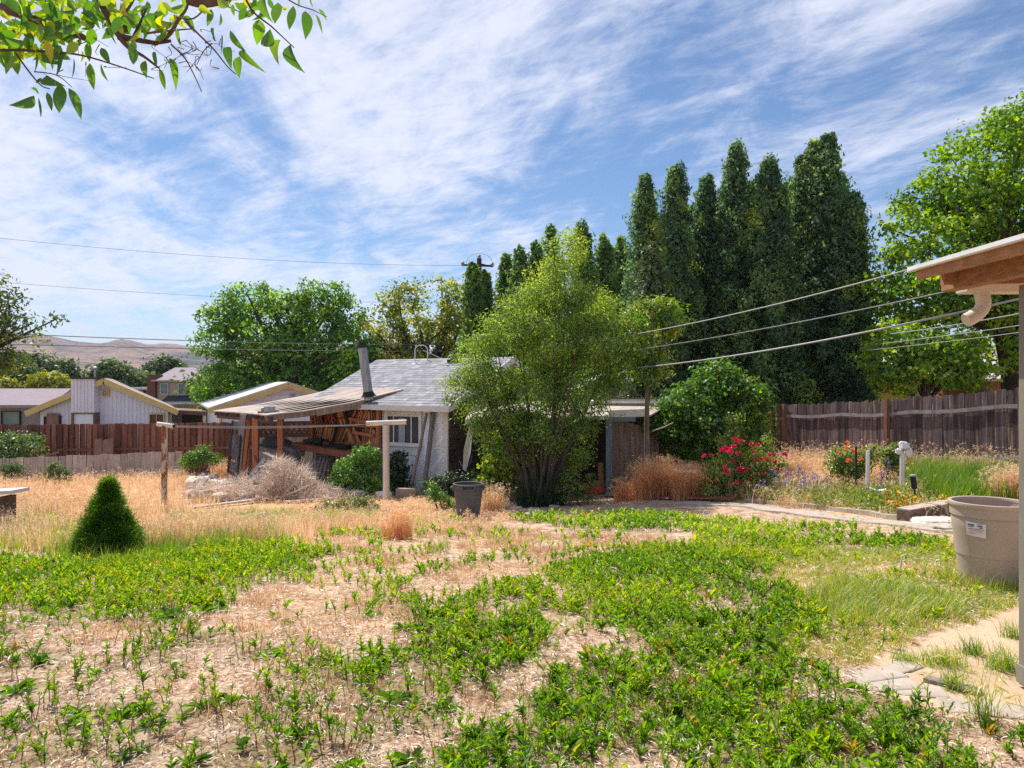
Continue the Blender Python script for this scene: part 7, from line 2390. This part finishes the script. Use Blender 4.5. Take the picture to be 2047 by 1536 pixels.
# brush pile of tumbleweed twigs
rng = np.random.default_rng(800)
bp_ = PG(545, 1000)
br = thing('brush_pile', tuple(bp_), 'tangled pile of pale dead twigs in the middle of the rubble', 'brush pile')
cl = Cloud()
for (px, py, rx, ry, n) in ((575, 956, 50, 22, 1400), (520, 975, 70, 24, 1400), (600, 985, 70, 20, 1100), (660, 1008, 70, 12, 600), (560, 935, 26, 16, 500), (440, 985, 70, 20, 900), (640, 996, 60, 16, 500)):
    p = P(px, py, bp_.y + .2); a_, b_ = rx / F * bp_.y, ry / F * bp_.y
    u = rng.normal(size=(n, 3)); u /= np.linalg.norm(u, axis=1, keepdims=True)
    r_ = rng.random(n) ** .4
    pos = np.array(p) + u * r_[:, None] * np.array([a_, a_ * .8, b_])
    gz_a = G(pos[:, 0], pos[:, 1]) + .02
    pos[:, 2] = np.maximum(pos[:, 2], gz_a)
    dr = rng.normal(size=(n, 3)) + u * .6 + np.array([0, 0, .25])
    leaves_at(cl, pos, dr, .32, .012, rng.random(n), rng)
cl.build('twigs', LM['tumble'], br)
mb = MB(6)
for a, b_ in (((505, 945), (540, 1000)), ((515, 985), (470, 960)), ((600, 940), (560, 1000)), ((560, 995), (640, 960)), ((480, 1000), (600, 990)), ((530, 930), (560, 965))):
    mb.tube([P(a[0], a[1], bp_.y - .5), P((a[0] + b_[0]) / 2 + 4, (a[1] + b_[1]) / 2, bp_.y - .55), P(b_[0], b_[1], bp_.y - .5)], [.022, .018, .010], 5)
mb.build('sticks', M['wood_pale'], br)

# two white bent stems standing in the lawn
for k, (px, py, pts, lab) in enumerate(((1798, 1146, ((1798, 1146), (1801, 1128), (1803, 1112), (1812, 1108)), 'bent white dry stem standing alone in the right lawn'),)):
    p = PG(px, py); m_ = MB(k); m_.tube([P(a, b_, p.y) for a, b_ in pts], [.010, .009, .008, .004], 5)
    tag(m_.build('bent_straw', M['wood_pale'], loc=tuple(p)), lab, 'stem')

# ================================================================== OVERHANGING BRANCH (upper left)
ZS = 700 / 2047.0
rng = np.random.default_rng(950)
ovb = thing('overhanging_branch', (-1.6, 2.4, 2.75), 'leafy tree branch hanging into the upper left corner', 'branch')
mb = MB(9)


def Z(x, y, d): return P(x * ZS, y * ZS, d)


def limb(pts, r0, r1, d0, d1):
    n = len(pts); q = [Z(a, b_, d0 + (d1 - d0) * i / (n - 1)) for i, (a, b_) in enumerate(pts)]
    fine_ = []
    for i in range(n - 1):
        for k in range(4):
            u = k / 4
            p0, p1, p2, p3 = q[max(i - 1, 0)], q[i], q[i + 1], q[min(i + 2, n - 1)]
            fine_.append(.5 * ((2 * p1) + (p2 - p0) * u + (2 * p0 - 5 * p1 + 4 * p2 - p3) * u * u + (3 * p1 - p0 - 3 * p2 + p3) * u ** 3))
    fine_.append(q[-1])
    mb.tube(fine_, [r0 + (r1 - r0) * i / (len(fine_) - 1) for i in range(len(fine_))], 7)
    return q


limb([(-420, -40), (-120, 0), (0, 45), (150, 95), (320, 160), (490, 220)], .020, .009, 2.5, 2.35)
limb([(560, -60), (590, 20), (650, 130), (700, 220), (760, 285), (840, 330), (930, 400)], .013, .003, 2.4, 2.35)
limb([(690, 215), (780, 230), (900, 250), (1000, 240)], .011, .005, 2.38, 2.4)
limb([(940, 245), (1000, 190), (1040, 120), (1090, 50), (1110, -40)], .008, .003, 2.4, 2.45)
limb([(780, 215), (830, 110), (860, 40)], .005, .003, 2.4, 2.45)
limb([(740, 190), (725, 100), (770, 20), (800, -40)], .006, .003, 2.4, 2.45)
limb([(860, 195), (1000, 180), (1120, 170)], .004, .002, 2.4, 2.4)
limb([(-40, 295), (120, 295), (300, 305), (480, 325), (700, 390), (900, 460)], .005, .0015, 2.3, 2.35)
limb([(1000, 260), (1080, 340), (1130, 430), (1180, 540)], .003, .0012, 2.4, 2.4)
limb([(1090, 130), (1170, 210), (1250, 290), (1330, 390), (1380, 435)], .0035, .0015, 2.4, 2.4)
limb([(1240, 255), (1190, 300), (1150, 380)], .002, .001, 2.4, 2.4)
limb([(1420, -40), (1480, 70), (1580, 150), (1650, 215), (1720, 280)], .0035, .0015, 2.35, 2.35)
limb([(1100, 0), (1180, 20), (1280, 5), (1330, -30)], .016, .014, 2.4, 2.4)
limb([(1640, -30), (1740, 30), (1830, 60), (1910, 100)], .0025, .001, 2.3, 2.3)
limb([(1030, 100), (1130, 110), (1230, 30), (1330, 40), (1460, 100)], .003, .0015, 2.4, 2.4)
limb([(90, 310), (170, 420), (240, 500), (290, 520)], .003, .0015, 2.3, 2.3)
limb([(200, 420), (330, 440), (420, 510)], .002, .001, 2.3, 2.3)
for k in range(46):                                             # fine bare twigs
    x0, y0 = rng.uniform(900, 1300), rng.uniform(120, 400)
    if rng.random() < .4: x0, y0 = rng.uniform(0, 750), rng.uniform(60, 420)
    limb([(x0, y0), (x0 + rng.normal(0, 30), y0 + rng.uniform(-20, 50)), (x0 + rng.normal(20, 60), y0 + rng.uniform(0, 90))], .0015, .0006, 2.4, 2.4)
mb.build('twigs', M['twig'], ovb, smooth='all')
LEAVES = [(345, 490, 350, 665, .85), (200, 560, 80, 636, .8), (275, 540, 305, 648, .5), (225, 570, 242, 690, .45), (400, 515, 485, 695, .5), (430, 340, 430, 468, .5), (335, 310, 345, 455, .6), (525, 370, 545, 525, .5), (590, 370, 622, 478, .5),
          (210, 310, 215, 432, .7), (515, 245, 520, 362, .7), (590, 280, 640, 370, .6), (640, 150, 675, 272, .5), (780, 260, 780, 390, .55), (850, 355, 845, 452, .75), (910, 305, 905, 395, .7), (930, 400, 970, 530, .4), (990, 340, 1040, 512, .4),
          (1250, 165, 1245, 245, .7), (1295, 205, 1295, 335, .75), (1335, 275, 1340, 380, .75), (1400, 330, 1388, 450, .7), (1345, 180, 1420, 300, .4), (1420, 290, 1500, 400, .35), (1515, 115, 1505, 258, .85), (1580, 170, 1540, 305, .75), (1640, 235, 1582, 368, .75), (1700, 260, 1728, 420, .7),
          (1552, -10, 1548, 110, .8), (1625, 15, 1605, 140, .8), (1715, 35, 1690, 178, .7), (1785, 65, 1795, 222, .65), (1845, 85, 1892, 202, .5), (1745, -20, 1748, 48, .7), (1815, -20, 1822, 46, .6), (1440, 50, 1395, 120, .9), (1480, -20, 1482, 62, .7), (1362, 25, 1365, 95, .7),
          (1235, 55, 1215, 150, .6), (1290, 80, 1288, 152, .7), (1040, 165, 1050, 272, .35), (1200, 45, 1160, 60, .5), (1860, 55, 1915, 115, .4), (180, 515, 235, 545, .6), (245, 455, 205, 490, .5), (275, 440, 310, 495, .6), (50, 320, 40, 430, .6), (5, 310, 20, 400, .5)]
cl = Cloud()
pos, dr, ln, wd_, ti = [], [], [], [], []
for (x0, y0, x1, y1, w) in LEAVES:
    d = rng.uniform(2.28, 2.42)
    a, b_ = Z(x0, y0, d), Z(x1, y1, d + rng.normal(0, .02))
    v = b_ - a
    pos.append(a); dr.append(v); ln.append(v.length); wd_.append(v.length * w * .62); ti.append(rng.choice([.12, .22, .5, .6, .38]))
    if w < .45: ti[-1] = rng.uniform(.3, .55)
n = 330
reg = [(0, -40, 480, 330), (200, -60, 700, 200), (600, -60, 1080, 140), (0, 120, 330, 330), (700, 100, 960, 260), (1150, -60, 1500, 60), (1480, -60, 1760, 60)]
wts = np.array([.34, .22, .20, .12, .06, .03, .03])
for k in rng.choice(len(reg), n, p=wts):
    x0, y0 = rng.uniform(reg[k][0], reg[k][2]), rng.uniform(reg[k][1], reg[k][3])
    d = rng.uniform(2.25, 2.75)
    a = Z(x0, y0, d)
    v = Vector((rng.normal(0, .030), rng.normal(0, .030), -abs(rng.normal(.048, .02))))
    if rng.random() < .3: v = Vector((rng.normal(0, .05), rng.normal(0, .03), rng.normal(0, .02)))
    pos.append(a); dr.append(v); ln.append(rng.uniform(.040, .066)); wd_.append(ln[-1] * rng.uniform(.40, .54)); ti.append(rng.uniform(.12, .93) if rng.random() < .93 else .98)
pos, dr, ln, wd_, ti = map(np.array, (pos, dr, ln, wd_, ti))
n = len(pos)
Rm = frames(dr, rng.normal(math.pi / 2, .55, n))
_st = [(.0, 0), (.06, .13), (.16, .33), (.30, .47), (.44, .50), (.58, .45), (.72, .34), (.84, .20), (.93, .08), (1.0, 0)]
OV = np.array([(u, 0, -.10 * u * u) for u, w in _st] + [(u, w, .16 * w - .10 * u * u) for u, w in _st[1:-1]] + [(u, -w, .16 * w - .10 * u * u) for u, w in _st[1:-1]], float)
_m = len(_st)
OQ = np.array([(i, i + 1, _m + i, _m + i - 1) for i in range(1, _m - 2)] + [(i, _m + 8 + i - 1, _m + 8 + i, i + 1) for i in range(1, _m - 2)])
OT = np.array([(0, 1, _m), (0, _m + 8, 1), (_m - 2, _m - 1, _m + 7), (_m - 2, _m + 15, _m - 1)])
cl.add(OV, OQ, OT, Rm, np.stack([ln, wd_, ln * rng.uniform(-1.5, 4.5, n)], 1), pos, ti, ti)
cl.build('leaves', LM['branch'], ovb, smooth=True)

# ------------------------------------------------------------------ air
hzb = MB(1); hzb.box((0, 1450, 75), (9400, 3400, 190))
hz_m = bpy.data.materials.new('haze'); hz_m.use_nodes = True
hn = hz_m.node_tree
for n_ in list(hn.nodes):
    if n_.type != 'OUTPUT_MATERIAL': hn.nodes.remove(n_)
hp_ = hn.nodes.new('ShaderNodeVolumePrincipled')
hp_.inputs['Density'].default_value = .00016
hp_.inputs['Color'].default_value = (.62, .70, .95, 1)
hp_.inputs['Anisotropy'].default_value = 0.0
hn.links.new(hp_.outputs[0], next(n_ for n_ in hn.nodes if n_.type == 'OUTPUT_MATERIAL').inputs['Volume'])
tag(hzb.build('haze', hz_m, loc=(0, 1450, 75)), 'pale bluish haze in the air toward the hills', 'haze', kind='stuff')
